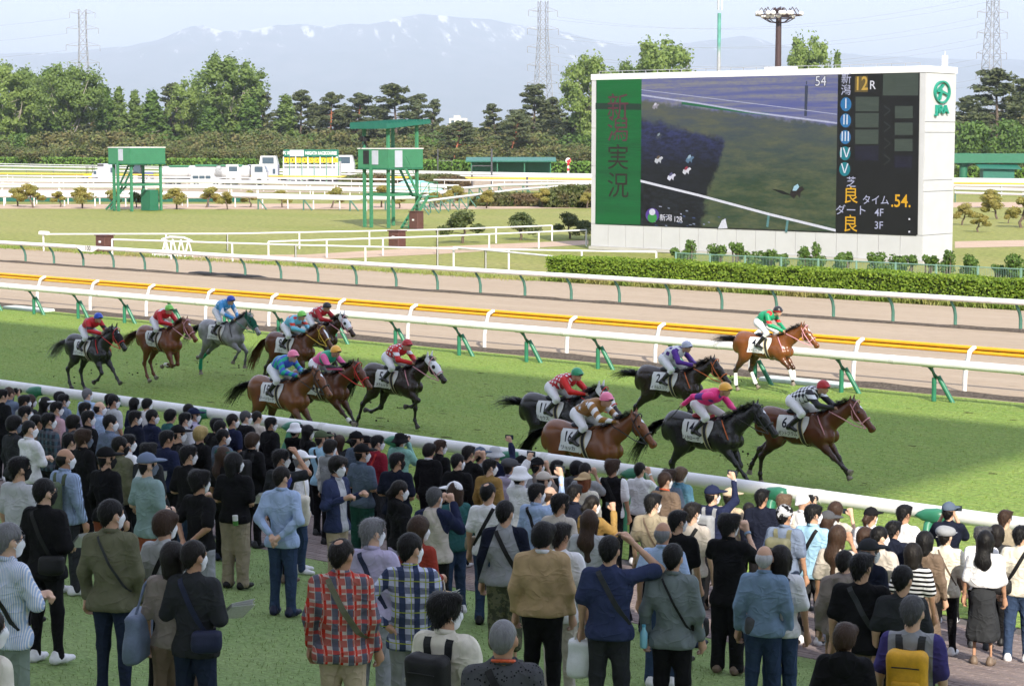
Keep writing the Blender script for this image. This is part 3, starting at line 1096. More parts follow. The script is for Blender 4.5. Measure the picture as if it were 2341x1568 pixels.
# tiny runners in the picture
_rr=random.Random(3)
def runner(cx,cy,s,c1,c2,off=8):
 scr_poly('video_runner',[(cx - 9*s,cy + 5*s),(cx - 7*s,cy - 2*s),(cx + 1*s,cy - 4*s),(cx + 8*s,cy - 7*s),(cx + 11*s,cy - 3*s),(cx + 6*s,cy + 1*s),(cx + 5*s,cy + 9*s),(cx + 1*s,cy + 4*s),(cx - 3*s,cy + 10*s)],led(c1[1:],c1),off,vid)
 scr_poly('video_rider',[(cx - 5*s,cy - 1*s),(cx - 3*s,cy - 7*s),(cx + 2*s,cy - 10*s),(cx + 4*s,cy - 6*s),(cx,cy - 1*s)],led(c2[1:],c2),off + 1,vid)
for q in ((1500,243,.8, '#9a96a0', '#cfcbd8'),(1508,312,.8, '#3a4250', '#8f9aa0'),(1507,365,1.0, '#c9ccd2', '#6a5a48'),(1578,364,1.0, '#5d7a94', '#9fb7c8'),(1571,390,1.0, '#d8d8e0', '#9a3448'),(1536,404,1.0, '#d8d8e6', '#5b5880'),(1822,438,1.7, '#241c1c', '#a8cfe0')):
 runner(*q)
scr_poly('video_shadow',[(1765,432),(1790,436),(1812,447),(1790,444)],L_DARK,7.5,vid)
scr_poly('video_mark',[(1643,523),(1652,504),(1660,500),(1665,522)],L_WHITE,8,vid)
for i in range(26):
 cx,cy=_rr.uniform(1480,1660),_rr.uniform(470,516)
 if cy < 455 + (cx - 1466)*0.22:
  continue
 scr_line('video_cap',[(cx,cy),(cx + _rr.uniform(3,7),cy + 1)],_rr.uniform(1.5,3.5),_rr.choice((L_PALE,led('video_skin', '#8a93a8'),led('video_blue', '#4a5c8c'))),7.7,vid)
def scr_text(txt,px,py,size,m,parent,off=9,sx=1.0,bold=0.004,name='lettering'):
 x,z=sp(px,py)
 return share(name,text_mesh(txt,size,bold),parent,(x,LED - 0.004*off,z),(math.pi/2,0,0),(sx,1,1),m)
scr_text('54',1878,187,0.78,led('video_digit_edge', '#2a2f3a'),vid,8,0.95,0.045)
scr_text('54',1878,187,0.78,L_WHITE,vid,10,0.95,0.0)
scr_text('新潟',1524,499,0.42,L_WHITE,vid,10,1.1)
scr_text('12R',1552,502,0.46,L_WHITE,vid,10,0.9)
for k,(rx,col,dy) in enumerate(((13, '#5b3f9a',0),(9, '#3d9a4c',6),(6, '#dfe0ea',-7))):
 scr_poly('video_badge',[(1493 + rx*1.25*math.cos(w)*.95,492 + dy + rx*1.25*math.sin(w)) for w in [i*math.pi/8 for i in range(16)]],led('badge' + str(k),col),8 + k*.6,vid)
# result panel
rp=scr_poly('result_panel',[(1917,167),(2104,164),(2099,537),(1911,530)],L_BLACK,1,disp)
scr_text('新',1936,182,0.62,L_PALE,rp,4,1.05)
scr_text('潟',1935,208,0.62,L_PALE,rp,4,1.05)
scr_poly('digit_field',[(1956,175),(1985,174),(1985,211),(1955,211)],led('tan_dots', '#6b5a30'),2,rp)
scr_text('12',1970,193,1.02,led('pale_amber', '#cfa94d'),rp,4,0.85,0.014)
scr_text('R',1996,196,0.66,L_WHITE,rp,4,1.0)
scr_poly('result_box',[(2020,170),(2101,167),(2100,219),(2019,219)],L_BOX,2,rp)
for i,(rn,y) in enumerate((('Ⅰ',239),('Ⅱ',276),('Ⅲ',314),('Ⅳ',351),('Ⅴ',387))):
 cx=1935 - i*0.7
 disc=scr_poly('place_disc',[(cx + 12.5*math.cos(w),y + 16*math.sin(w)) for w in [k*math.pi/10 for k in range(20)]],L_BLUE if i < 3 else L_TEAL,2,rp)
 scr_text(rn,cx,y,0.72,L_WHITE,disc,4,1.0)
 if i < 4:
  scr_poly('result_box',[(1957 - i*.5,y - 17),(2011 - i*.5,y - 17),(2010 - i*.5,y + 16),(1957 - i*.5,y + 16)],L_BOX if i < 3 else L_BOXD,2,rp)
  scr_line('chevron',[(2022,y + 3),(2037,y + 14)],4,L_CHEV,3,rp)
  scr_line('chevron',[(2037,y + 14),(2022,y + 26)],4,L_CHEV,3,rp)
for i,y in enumerate((257,295,332,370)):
 scr_poly('result_box',[(2047 - i*.4,y - 14),(2088 - i*.4,y - 14),(2088 - i*.4,y + 14),(2047 - i*.4,y + 14)],L_BOX if i < 3 else L_BOXD,2,rp)
scr_text('芝',1947,418,0.62,L_PALE,rp,4)
scr_text('良',1946,449,0.98,L_YEL,rp,4)
scr_text('ダート',1947,482,0.58,L_PALE,rp,4,1.15)
scr_text('良',1945,514,0.98,L_YEL,rp,4)
scr_text('タイム',2003,459,0.56,L_PALE,rp,4,1.0)
scr_text('4F',2011,487,0.58,L_PALE,rp,4,1.0)
scr_text('3F',2010,516,0.58,L_PALE,rp,4,1.0)
scr_text('.54.',2061,461,0.95,L_YEL,rp,4,0.9,0.012)
for q in ((2080,501),(2080,530)):
 scr_poly('decimal_point',[(q[0] - 2,q[1] - 2),(q[0] + 2,q[1] - 2),(q[0] + 2,q[1] + 2),(q[0] - 2,q[1] + 2)],L_WHITE,3,rp)
tag(disp, 'giant lit display showing the race video and result panel', 'display')
# emblem on the sunlit end
lg=empty('racing_emblem',(SR + 0.03,V_SCR,0))
M_LOGO=mat('emblem_green',(0.01,0.24,0.17),0.4,0.5,0.05)
yc=SD*0.5
zc=SZ - 1.35
_b=MB()
ring=[(yc + 0.86*math.cos(w),zc + 0.60*math.sin(w)) for w in [i*math.pi/16 for i in range(33)]]
for (ya,za),(yb,zb4) in zip(ring,ring[1:]):
 k=0.86
 _b.add([(0.0,yc + (ya - yc)*k,zc + (za - zc)*k),(0.0,ya,za),(0.0,yb,zb4),(0.0,yc + (yb - yc)*k,zc + (zb4 - zc)*k),
   (0.12,yc + (ya - yc)*k,zc + (za - zc)*k),(0.12,ya,za),(0.12,yb,zb4),(0.12,yc + (yb - yc)*k,zc + (zb4 - zc)*k)],
           [(4,5,6,7),(1,2,6,5),(0,4,7,3)])
_b.prism([(yc - 0.62,zc + 0.08),(yc + 0.02,zc + 0.42),(yc + 0.18,zc + 0.36),(yc - 0.12,zc + 0.17),(yc - 0.02,zc + 0.08),(yc + 0.60,zc - 0.07),(yc + 0.54,zc - 0.18),(yc - 0.05,zc - 0.03),(yc - 0.20,zc - 0.43),(yc - 0.38,zc - 0.40),(yc - 0.26,zc - 0.02),(yc - 0.60,zc - 0.02)], 'x',0.0,0.12)
_b.build('horse_ring',M_LOGO,lg)
share('lettering',text_mesh('JRA',0.62,0.03,0.06),lg,(0.07,yc,zc - 0.95),(math.pi/2,0,math.pi/2),(1.45,1,1),M_LOGO)
tag(lg, 'green horse ring emblem with letters on the end of the display building', 'emblem')
# ------------------------------------------------------------------ hedge, shrubs, mint fence in front of the screen
def hedge(name,x0,x1,y0,y1,h,m,n,leaf,seed,label,cat='hedge',group=None):
 rng=np.random.default_rng(seed)
 e=empty(name,(0,0,0))
 b=MB(); b.box(x0 + .1,x1 - .1,y0 + .12,y1 - .12,0,h - .12)
 b.build('branches',mat('hedge_core',(0.03,0.045,0.012),0.95,0.05),e)
 P=[]
 A=((x1 - x0)*h,(x1 - x0)*(y1 - y0),(y1 - y0)*h)
 tot=A[0] + A[1] + A[2]*2
 nf,ntp,ne=int(n*A[0]/tot),int(n*A[1]/tot),int(n*A[2]/tot)
 def U(a,b2,k):
  return rng.uniform(a,b2,k)
 P.append(np.stack([U(x0,x1,nf),y0 + rng.normal(0,.03,nf) + .05,U(0.05,h,nf)],1))
 P.append(np.stack([U(x0,x1,ntp),U(y0,y1,ntp),h + rng.normal(0,.03,ntp)],1))
 P.append(np.stack([x0 + rng.normal(0,.05,ne),U(y0,y1,ne),U(0.05,h,ne)],1))
 P.append(np.stack([x1 + rng.normal(0,.05,ne),U(y0,y1,ne),U(0.05,h,ne)],1))
 P=np.concatenate(P)
    # undulating surface
 wob=0.03*np.sin(P[:,0]*1.7 + seed) + 0.025*np.sin(P[:,0]*0.63 + P[:,2]*3)
 P[:,1]+=np.where(P[:,1] < y0 + .3,wob,0)
 P[:,2]+=np.where(P[:,2] > h*.8,wob*1.1,0)
 Nn=np.concatenate([np.tile([0,-1,.35],(nf,1)),np.tile([0,0,1],(ntp,1)),np.tile([-1,0,.3],(ne,1)),np.tile([1,0,.3],(ne,1))]).astype(float)
 V,F=leaves(P,leaf,rng,0.75,0.2,1.0,Nn,.7)
 me=np_mesh('leaves',V,F,False)
 me.materials.append(m)
 o=new_obj('leaves',me,None,e)
 o['kind']='stuff'
 tag(e,label,cat,group)
HX0=at(1268,638).x
hedge('clipped_hedge',HX0,-14,72.3,74.0,1.08,M_HEDGE,42000,0.125,4, 'long clipped green hedge in front of the giant display')
# dry grass fringe at the hedge foot
def tufts(name,P,size,m,seed,label,cat='grass',up=1.2,w=0.18):
 rng=np.random.default_rng(seed)
 V,F=leaves(np.asarray(P),size,rng,w,up)
 me=np_mesh(name,V,F,False)
 me.materials.append(m)
 o=new_obj(name,me)
 tag(o,label,cat,None, 'stuff')
 return o
_rng=np.random.default_rng(8)
M_TUFT=leaf_mat('rough_grass_blades',(0.13,0.22,0.03),(0.24,0.31,0.07),(0.33,0.30,0.11),0.3)
_P=np.stack([_rng.uniform(HX0,-14,9000),71.9 + np.abs(_rng.normal(0,.28,9000)) - .15,_rng.uniform(0.02,.24,9000)],1)
tufts('rough_grass',_P,0.3,M_TUFT,9, 'fringe of rough grass along the foot of the clipped hedge')
_P=np.stack([_rng.uniform(-150,HX0,9000),71.6 + _rng.normal(0,.35,9000),_rng.uniform(0.0,.09,9000)],1)
tufts('verge_grass',_P,0.22,M_TUFT,10, 'thin grass growing along the inner edge of the dirt')
# mint mesh fence
mf=empty('mint_mesh_fence',(0,0,0))
fx0,fx1,fv=at_v(1545,590,77.5).x,-16.0,77.5
_b=MB()
_b.bbox(-0.035,0.035,-0.035,0.035,0,1.24,0.01)
_fp=_b.mesh('fence_post'); _fp.materials.append(M_MINT)
nx=int((fx1 - fx0)/2.0)
for i in range(nx + 1):
 share('fence_post',_fp,mf,(fx0 + i*2.0,fv,0))
_b=MB()
_b.bar((0.03,0,1.2),(1.97,0,1.2),0.04)
_b.bar((0.03,0,0.12),(1.97,0,0.12),0.03)
for i in range(24):
 _b.bar((0.08 + i*.08,0,0.12),(0.08 + i*.08,0,1.19),0.009)
_fm=_b.mesh('mesh_panel'); _fm.materials.append(M_MINT)
for i in range(nx):
 share('mesh_panel',_fm,mf,(fx0 + i*2.0,fv,0))
tag(mf, 'low mint green mesh fence behind the clipped hedge', 'fence')
# young shrubs at the foot of the screen building
_shr=[make_bush(60 + i,1.5,1.2,M_LEAFM,620,0.15,8) for i in range(4)]
_rnd=random.Random(11)
_i=0
for k in range(62):
 x=at_v(1545,560,82.5).x + k*0.74 + _rnd.uniform(-.25,.25)
 if x > -17:
  break
 if _rnd.random() < 0.12 or _i > 42:
  continue
 put_tree('young_shrub',_shr[_i % 4],(x,82.5 + _rnd.uniform(-.3,.3),0),_rnd.uniform(0,6),(_rnd.uniform(.7,1.05),_rnd.uniform(.7,1.05),_rnd.uniform(.75,1.15)),
             'young leafy shrub, ' + ORD[_i] + ' from the left in the row below the display', 'shrub', 'row of young shrubs below the display')
 _i+=1
# ------------------------------------------------------------------ white pipe fences of the infield
def pipe_fence(name,base,label,h=1.0,post=4.2,r=0.05,m=None,group='white pipe fences of the infield'):
 m=m or M_WHITE
 pts=[at(*q) for q in base]
 e=empty(name,pts[0])
 o0=pts[0]
 for a,b2 in zip(pts,pts[1:]):
  b=MB(); b.tube([a - o0 + Vector((0,0,h)),b2 - o0 + Vector((0,0,h))],r,8)
  b.build('top_rail',m,e,True)
  L=(b2 - a).length
  n=max(1,round(L/post))
  for i in range(n + 1):
   q=a.lerp(b2,i/n) - o0
   b=MB(); b.tube([q,q + Vector((0,0,h))],r*1.1,7)
   b.build('post',m,e,True)
 tag(e,label, 'fence',group)
 return e
f1=pipe_fence('pipe_fence',[(100,574),(520,573),(1000,562),(1262,551)], 'long white pipe fence with a lamp box at its left end')
_b=MB(); _b.bbox(-0.35,0.5,-0.12,0.12,0.98,1.18,0.04); _b.build('lamp_box',M_WHITE,f1)
f2=pipe_fence('pipe_fence',[(257,588),(676,603),(1000,612),(1500,622)], 'white pipe fence sloping down towards the hedge corner')
f3=pipe_fence('pipe_fence',[(614,594),(1000,580),(1340,563)], 'white pipe fence beside the brown path left of the display')
f4=pipe_fence('pipe_fence',[(1037,612),(1110,619),(1264,636)], 'short white pipe fence ending at the clipped hedge',1.05)
for q,lab in (((240,578), 'small brown steel box behind the white 100 marker'),((908,566), 'brown steel box behind the white fence below the tower'),((952,523), 'brown steel cabinet at the foot of the stair tower')):
 p=at(*q)
 b=MB(); b.bbox(-0.42,0.42,-0.35,0.35,0.0,1.0 if q[1] > 530 else 1.25,0.03)
 e=b.build('steel_cabinet',M_BROWN,None,False,p)
 b=MB(); b.box(-0.47,0.47,-0.4,0.4,1.0 if q[1] > 530 else 1.25,1.06 if q[1] > 530 else 1.31); b.build('lid',M_BROWN,e)
 b=MB(); b.box(-0.1,0.1,-0.37,-0.352,0.6,0.72); b.build('label_plate',M_WHITE,e)
 tag(e,lab, 'cabinet', 'brown steel cabinets')
# white weighing-style bench frame by the path
p=at(405,588)
bn=empty('white_trestle',p)
_b=MB()
_b.tube([(-1.3,0,0.95),(-0.6,0,1.12),(0.6,0,1.12),(1.3,0,0.95)],0.07,8); _b.build('top_bar',M_WHITE,bn,True)
for x in (-1.0,-0.35,0.35,1.0):
 _b=MB(); _b.tube([(x,-.3,0),(x,0,1.0)],0.05,7); _b.tube([(x,.3,0),(x,0,1.0)],0.05,7); _b.build('leg',M_WHITE,bn,True)
_b=MB(); _b.bbox(-1.7,-0.1,-0.5,0.5,0,0.34,0.1); _b.build('base_block',M_WHITE,bn)
tag(bn, 'white trestle frame with block standing behind the dirt rail', 'trestle')
# ------------------------------------------------------------------ green camera towers
def tower(name,bx,by,label,w_u,w_v,z0,z1,roof=False):
 p=at(bx,by)
 e=empty(name,p)
 for i,(x,y) in enumerate(((0,0),(w_u,0),(0,w_v),(w_u,w_v),(w_u*.42,-.36))):
  b=MB(); b.box(x - .10,x + .10,y - .10,y + .10,0,z1 + (2.0 if roof and i < 4 else 0) - (0 if roof else 0.02))
  b.build('leg',M_TOWER,e)
 for z in (z0*.55,):
  for a,c in (((0,0),(w_u,0)),((w_u,0),(w_u,w_v)),((w_u,w_v),(0,w_v)),((0,w_v),(0,0))):
   b=MB(); b.bar(a + (z,),c + (z,),0.14,0.2); b.build('brace',M_TOWER,e)
 b=MB(); b.box(-.35,w_u + .35,-.35,w_v + .35,z0 - .12,z0)
 b.build('deck',M_TOWERD,e)
 b=MB(); b.box(-.33,w_u + .33,-.33,w_v + .33,z0 + .004,z1)
 c=b.build('cabin',M_TOWER,e)
 b=MB(); b.box(-.37,w_u + .37,-.37,w_v + .37,z1,z1 + .07); b.build('cap_strip',M_WHITE,c)
 b=MB(); b.box(w_u*.42,w_u*.42 + .75,-.37,-.335,z0 + .25,z1 - .1); b.build('door',M_GREY,c)
 n=7
 for i in range(n):
  z=z0 + (z1 - z0)*(i + .5)/n
  b=MB(); b.box(w_u + .332,w_u + .345,-.3,w_v + .3,z - (z1 - z0)*.42/n,z + (z1 - z0)*.42/n); b.build('cladding_strip',M_TOWER,c)
 return e
t1=tower('camera_tower',262,482, '',2.5,3.4,4.35,5.75)
_b=MB()
for s in (0,1):
 _b.bar((0.2 + s*.7,0.5,2.4),(1.5 + s*.7,0.6,4.3),0.07,0.16)
 _b.bar((0.9 - s*.7 - 1.2,-0.2,0.1),(0.8 + s*.6,0.4,2.4),0.07,0.16)
for i in range(9):
 t=i/8
 _b.bar((0.2 + 1.3*t,0.5,2.4 + 1.9*t),(0.9 + 1.3*t,0.6,2.4 + 1.9*t),0.2,0.04)
 _b.bar((-0.6 + 1.2*t,-0.2 + .6*t,0.1 + 2.3*t),(0.1 + 1.2*t,0.0 + .6*t,0.1 + 2.3*t),0.2,0.04)
_b.build('stairs',M_TOWERD,t1)
_b=MB()
for x in (-.9,-.4):
 for z in (0.1,.6,1.1):
  _b.bar((x,-.2,4.35),(x,-.2,5.5),0.04)
 _b.bar((-.9,-.2,5.0),(-.36,-.2,5.0),0.04); _b.bar((-.9,-.2,5.5),(-.36,-.2,5.5),0.04); _b.bar((-.9,-.2,4.4),(-.36,-.2,4.4),0.06)
_b.build('side_rail',M_TOWER,t1)
_b=MB(); _b.box(1.1,2.4,2.2,3.2,0,1.9); _b.build('store_box',M_TOWERD,t1)
tag(t1, 'green steel camera tower with boxy cabin and no roof', 'tower')
t2=tower('camera_tower',834,519, '',2.5,3.1,4.45,5.85,True)
_b=MB()
_b.add([(-.6,-.9,7.35),(3.2,-.9,7.35),(3.2,3.9,7.75),(-.6,3.9,7.75),(-.6,-.9,7.75),(3.2,-.9,7.75),(3.2,3.9,8.0),(-.6,3.9,8.0)],
       [(0,3,2,1),(4,5,6,7),(0,1,5,4),(1,2,6,5),(2,3,7,6),(3,0,4,7)])
rf=_b.build('roof',M_ROOFG,t2)
for i in range(14):
 y=-.8 + i*.35
 _b=MB(); _b.bar((-.62,y,7.78 + .018*(y + .9)/.35),(3.22,y,7.78 + .018*(y + .9)/.35),0.1,0.1); _b.build('roof_rib',M_ROOFG,rf)
# stair flights down to the right
stt=empty('stairs',(0,0,0),0,t2)
for x in (2.75,3.4):
 _b=MB(); _b.bar((x,.95,4.4),(x,2.35,2.35),.06,.2); _b.build('stringer',M_TOWER,stt)
for x in (3.6,4.35):
 _b=MB(); _b.bar((x,2.4,2.35),(x,.2,0),.06,.22); _b.build('stringer',M_TOWER,stt)
_b=MB(); _b.box(2.7,4.5,2.3,3.3,2.27,2.35); _b.build('landing',M_TOWER,stt)
for i in range(9):
 t=(i + .5)/9
 _b=MB(); _b.bar((2.76,.95 + 1.4*t,4.4 - 2.05*t),(3.39,.95 + 1.4*t,4.4 - 2.05*t),.24,.04); _b.build('tread',M_TOWERD,stt)
 _b=MB(); _b.bar((3.61,2.4 - 2.2*t,2.35 - 2.35*t),(4.34,2.4 - 2.2*t,2.35 - 2.35*t),.24,.04); _b.build('tread',M_TOWERD,stt)
_b=MB()
for x,y in ((4.45,2.35),(4.45,3.25),(3.6,3.25),(2.75,3.25)):
 _b.bar((x,y,2.35),(x,y,3.4),.04)
for z in (2.85,3.38):
 _b.bar((4.45,2.35,z),(4.45,3.25,z),.035); _b.bar((4.45,3.25,z),(2.75,3.25,z),.035)
_b.bar((3.4,.95,5.35),(3.4,2.35,3.3),.035); _b.bar((4.35,2.4,3.3),(4.35,.2,.95),.035); _b.bar((4.35,.2,0),(4.35,.2,.95),.035); _b.bar((4.35,1.3,1.2),(4.35,1.3,2.15),.035)
_b.build('handrail',M_TOWER,stt)
_b=MB(); _b.box(.25,.95,-.375,-.335,4.75,5.75); _b.build('dark_window_plate',M_BLACK,t2)  # black plate put in for the shaded inside of the open window
_b=MB(); _b.box(2.835,2.87,.35,1.15,4.5,5.75); _b.build('side_door',M_GREY,t2)
tag(t2, 'roofed green camera tower with open stairs on its right side', 'tower')
q=t2.location
cm=empty('operator_camera',(q.x + .2,q.y - .1,5.86))
_b=MB(); _b.bbox(-.2,.2,-.35,.35,.55,.92,.04); _b.tube([(0,-.3,.73),(0,-.62,.72)],.12,10); _b.build('camera_body',M_BLACK,cm)
_b=MB()
for w in (0,2.1,4.2):
 _b.bar((0,0,.55),(.35*math.cos(w),.35*math.sin(w),0),0.05)
_b.build('tripod',M_BLACK,cm)
tag(cm, 'black television camera on tripod in the roofed tower window', 'camera')
# ------------------------------------------------------------------ far rails
def far_rail(name,pix,z,r,m,label,posts=None,pm=None,pr=0.04,dbl=False,lean=None):
 pts=[at(px,py,z) for px,py in pix]
 e=empty(name,(pts[0].x,pts[0].y,0))
 o0=e.location
 b=MB(); b.tube([q - o0 for q in pts],r,7)
 b.build('rail_pipe',m,e,True)
 if dbl:
  b=MB(); b.tube([q - o0 - Vector((0,0,.5)) for q in pts],r*.6,6)
  b.build('rail_pipe',m,e,True)
 if posts:
  b=MB()
  if lean:
   b.tube([(0,0,0),(0,0,z)],pr,6); b.tube([(0.8,0.3,0),(0.05,0.05,z*.85)],pr,6)
  else:
   b.tube([(0,0,0),(0,0,z)],pr,6)
  me=b.mesh('post',True); me.materials.append(pm or m)
  for a,c in zip(pts,pts[1:]):
   L=(c - a).length
   n=max(1,int(L/posts))
   for i in range(n):
    q=a.lerp(c,i/n) - o0
    share('post',me,e,(q.x,q.y,0))
 tag(e,label, 'rail', 'rails around the far side of the course')
FW=mat('far_white_rail',(0.66,0.66,0.66),0.5,0.3,0.03)
FY=mat('far_yellow_rail',(0.75,0.52,0.08),0.5,0.3,0.05)
far_rail('course_rail',[(-60,374),(600,386),(1352,399),(1800,404),(2420,411)],1.3,0.09,FW, 'thin white rail with green posts just in front of the far hedge',7,M_GREEN2)
far_rail('course_rail',[(-60,379),(600,390),(1352,402.5),(1800,408),(2420,415)],1.25,0.14,FW, 'thick white far rail second from the hedge',6,M_GREEN2)
far_rail('course_rail',[(-60,387),(600,396.5),(1352,406),(1800,411),(2420,419)],1.25,0.12,FW, 'white far rail just above the yellow one',6,M_DGREY)
far_rail('course_rail',[(-60,396),(600,403),(1352,410),(1800,415),(2420,421.5)],1.2,0.12,FY, 'yellow rail across the far side of the course',6,M_WHITE)
far_rail('course_rail',[(-60,402),(500,407),(1352,415),(1800,420),(2420,426)],1.2,0.10,FW, 'white rail just below the far yellow one',6,M_WHITE)
far_rail('course_rail',[(-60,409),(500,413),(1000,424),(1048,425)],1.2,0.13,FW, 'white chute rail passing behind the starting gate trucks',4,M_WHITE)
far_rail('course_rail',[(-60,414),(470,417),(900,424),(1020,429)],1.2,0.12,FW, 'white chute rail with leaning posts below the trucks',3.6,M_WHITE,0.06)
far_rail('course_rail',[(-60,421),(470,425),(780,431),(1000,434)],1.15,0.14,FW, 'third white chute rail from the lawn on the left',3.4,M_WHITE,0.06)
far_rail('course_rail',[(-60,427),(470,429),(800,436),(960,441)],1.1,0.13,FW, 'second white chute rail from the lawn on the left',3.4,M_WHITE,0.06)
far_rail('course_rail',[(-60,440),(300,441),(600,448),(900,455)],1.15,0.24,FW, 'broad white chute rail above the clipped pines',3.2,M_WHITE,0.07)
far_rail('course_rail',[(-60,447),(500,450)],1.0,0.2,FW, 'white rail closest to the clipped pines at the far left',3.0,M_WHITE,0.07)
far_rail('course_rail',[(590,452),(800,455),(960,452),(1048,432),(1140,424),(1352,418.5)],1.1,0.17,FW, 'curved white rail on green struts sweeping past the stair tower',3.4,M_GREEN2,0.07,lean=True)
far_rail('course_rail',[(960,462),(1070,448),(1180,434),(1352,421)],1.1,0.12,FW, 'curved white rail with green struts beside the clipped mounds',3.4,M_GREEN2,0.06,lean=True)
far_rail('course_rail',[(2184,432),(2420,437)],1.1,0.2,FW, 'broad white rail right of the display building',3.4,M_WHITE,0.07)
far_rail('course_rail',[(2184,441),(2420,447)],1.0,0.12,FW, 'lower white rail right of the display building',3.4,M_GREEN2,0.06)
_p0,_p1=at(-60,461),at(560,462)
_b=MB(); _b.bar((_p0.x,_p0.y,.35),(_p1.x,_p1.y,.35),0.06,0.7)
tag(_b.build('windbreak_sheet',mat('dark_green_sheet',(0.02,0.10,0.075),0.7,0.2)), 'low dark green sheet fence behind the clipped pines', 'fence')
# ------------------------------------------------------------------ far hedge and shrub belt
def far_hedge(pix,h,depth,seed,label):
 pts=[at(*q) for q in pix]
 rng=np.random.default_rng(seed)
 e=empty('far_hedge',(0,0,0))
 b=MB()
 P=[]
 for a,c in zip(pts,pts[1:]):
  L=(c - a).length
  t=(c - a).normalized()
  nrm=Vector((-t.y,t.x,0))
  b.add([a + nrm*.2,c + nrm*.2,c + nrm*depth,a + nrm*depth] + [q + Vector((0,0,h - .15)) for q in (a + nrm*.2,c + nrm*.2,c + nrm*depth,a + nrm*depth)],
              [(4,5,6,7),(0,1,5,4),(1,2,6,5),(3,0,4,7)])
  n=int(L*26)
  u=rng.uniform(0,1,n)
  top=rng.uniform(0,1,n) < .35
  q=np.outer(1 - u,a) + np.outer(u,c)
  q[:,2]=np.where(top,h,rng.uniform(0.1,h,n)) + rng.normal(0,.1,n)
  off=np.where(top,rng.uniform(0,depth,n),rng.normal(0,.12,n))
  q[:,:2]+=np.outer(off,(nrm.x,nrm.y))
  P.append(q)
 b.build('branches',mat('hedge_core',(0.03,0.045,0.012),0.95,0.05),e)
 V,F=leaves(np.concatenate(P),0.6,rng,0.8,0.2)
 me=np_mesh('leaves',V,F,False); me.materials.append(M_HEDGEF)
 o=new_obj('leaves',me,None,e); o['kind']='stuff'
 tag(e,label, 'hedge', 'clipped hedges in front of the trees')
far_hedge([(-120,379.5),(600,386),(1000,390),(1440,398)],1.9,3,21, 'bright clipped hedge along the foot of the left tree belt')
far_hedge([(2100,411),(2480,416)],1.9,3,22, 'bright clipped hedge right of the display building')
# tree types
TY={}
TY['big1']=make_broadleaf(1,26,15,M_LEAF,M_BARKL,130,100,0.70,0.22)
TY['big2']=make_broadleaf(2,24,14,M_LEAF2,M_BARKL,125,100,0.70,0.20)
TY['big3']=make_broadleaf(3,25,17,M_LEAF,M_BARKL,140,100,0.70,0.34)
TY['slim1']=make_broadleaf(4,18,5.5,M_LEAF,M_BARKL,80,70,0.6,0.12,True)
TY['slim2']=make_broadleaf(5,17,6.5,M_LEAFM,M_BARKL,84,70,0.6,0.12,True)
TY['pine1']=make_pine(6,20,11,M_PINE,M_BARK,0.30,80,0.9,0.02,.55)
TY['pine2']=make_pine(7,19,12,M_PINE,M_BARKR,0.36,80,0.9,0.08,.5)
TY['pine3']=make_pine(8,21,13,M_PINE,M_BARK,0.24,95,0.9,-0.03,.6)
TY['pine4']=make_pine(9,18,9,M_PINE,M_BARK,0.24,75,0.85,0.03,.6)
TY['redpine']=make_pine(10,14,13,M_PINE,M_BARKR,0.45,85,0.75,0.16,0.38)
TY['bush1']=make_bush(31,8.0,12,M_LEAFD,3000,0.62,14)
TY['bush2']=make_bush(32,7.0,11,M_LEAFD,2800,0.62,13)
TY['bush3']=make_bush(33,8.5,11,M_LEAFM,2800,0.62,12)
TREE_D=505.0
def tree_px(kind,px,top,wpx,label,cat,depth=TREE_D,rz=None,seed=0):
 """tree standing at a depth with its top and width at given picture measures"""
 H0={'big1': 26, 'big2': 24, 'big3': 25, 'slim1': 18, 'slim2': 17, 'pine1': 20, 'pine2': 19, 'pine3': 21, 'pine4': 18, 'redpine': 14, 'bush1': 8.6, 'bush2': 7.6, 'bush3': 9.2}[kind]
 W0={'big1': 15, 'big2': 14, 'big3': 17, 'slim1': 5.5, 'slim2': 6.5, 'pine1': 11, 'pine2': 12, 'pine3': 13, 'pine4': 9, 'redpine': 13, 'bush1': 11, 'bush2': 10, 'bush3': 10}[kind]
 p=at_d(px,top,depth)
 h=p.z/H0
 w=wpx*(1.7 if 'slim' in kind else (1.4 if 'pine' in kind else 1.14))/FOC*depth/W0
 nm='pine_tree' if 'pine' in kind else ('evergreen_shrub' if 'bush' in kind else 'broadleaf_tree')
 grp={'pine_tree': 'pines of the tree belt', 'evergreen_shrub': 'shrub thicket under the trees', 'broadleaf_tree': 'leafy trees of the tree belt'}[nm]
 put_tree(nm,TY[kind],(p.x,p.y,-0.05),(px*0.37) % 6.28 if rz is None else rz,(w,w,h),label,cat,grp)
T=tree_px
T('big2',12,143,120, 'leafy tree cut by the left edge of the picture', 'tree',500)
T('big1',62,150,100, 'second leafy tree from the left edge', 'tree',520)
T('slim2',112,165,60, 'narrow leafy tree squeezed between broad ones at far left', 'tree',530)
T('big3',160,146,140, 'broad leafy tree with pale forked trunk beside the left pylon', 'tree',490)
T('pine4',222,215,60, 'dark pine just right of the broad forked tree', 'tree',520)
T('slim2',240,204,42, 'slim tree under the left pylon, first of four', 'tree')
T('slim1',272,205,34, 'slim pale tree, second of four right of the forked tree', 'tree')
T('slim1',308,212,34, 'slim pale tree, third of four right of the forked tree', 'tree')
T('slim2',348,214,50, 'slim tree, fourth of four, above the roofless tower', 'tree')
T('big2',258,228,66, 'round leafy tree filling the gap under the left pylon', 'tree',512)
T('big1',330,232,70, 'round leafy tree behind the roofless tower', 'tree',516)
T('pine1',410,222,70, 'pine filling the gap left of the biggest tree', 'tree',530)
T('pine3',640,246,80, 'broad low pine right of the biggest tree', 'tree',512)
T('pine1',725,240,80, 'low pine behind the flat-topped pine', 'tree',520)
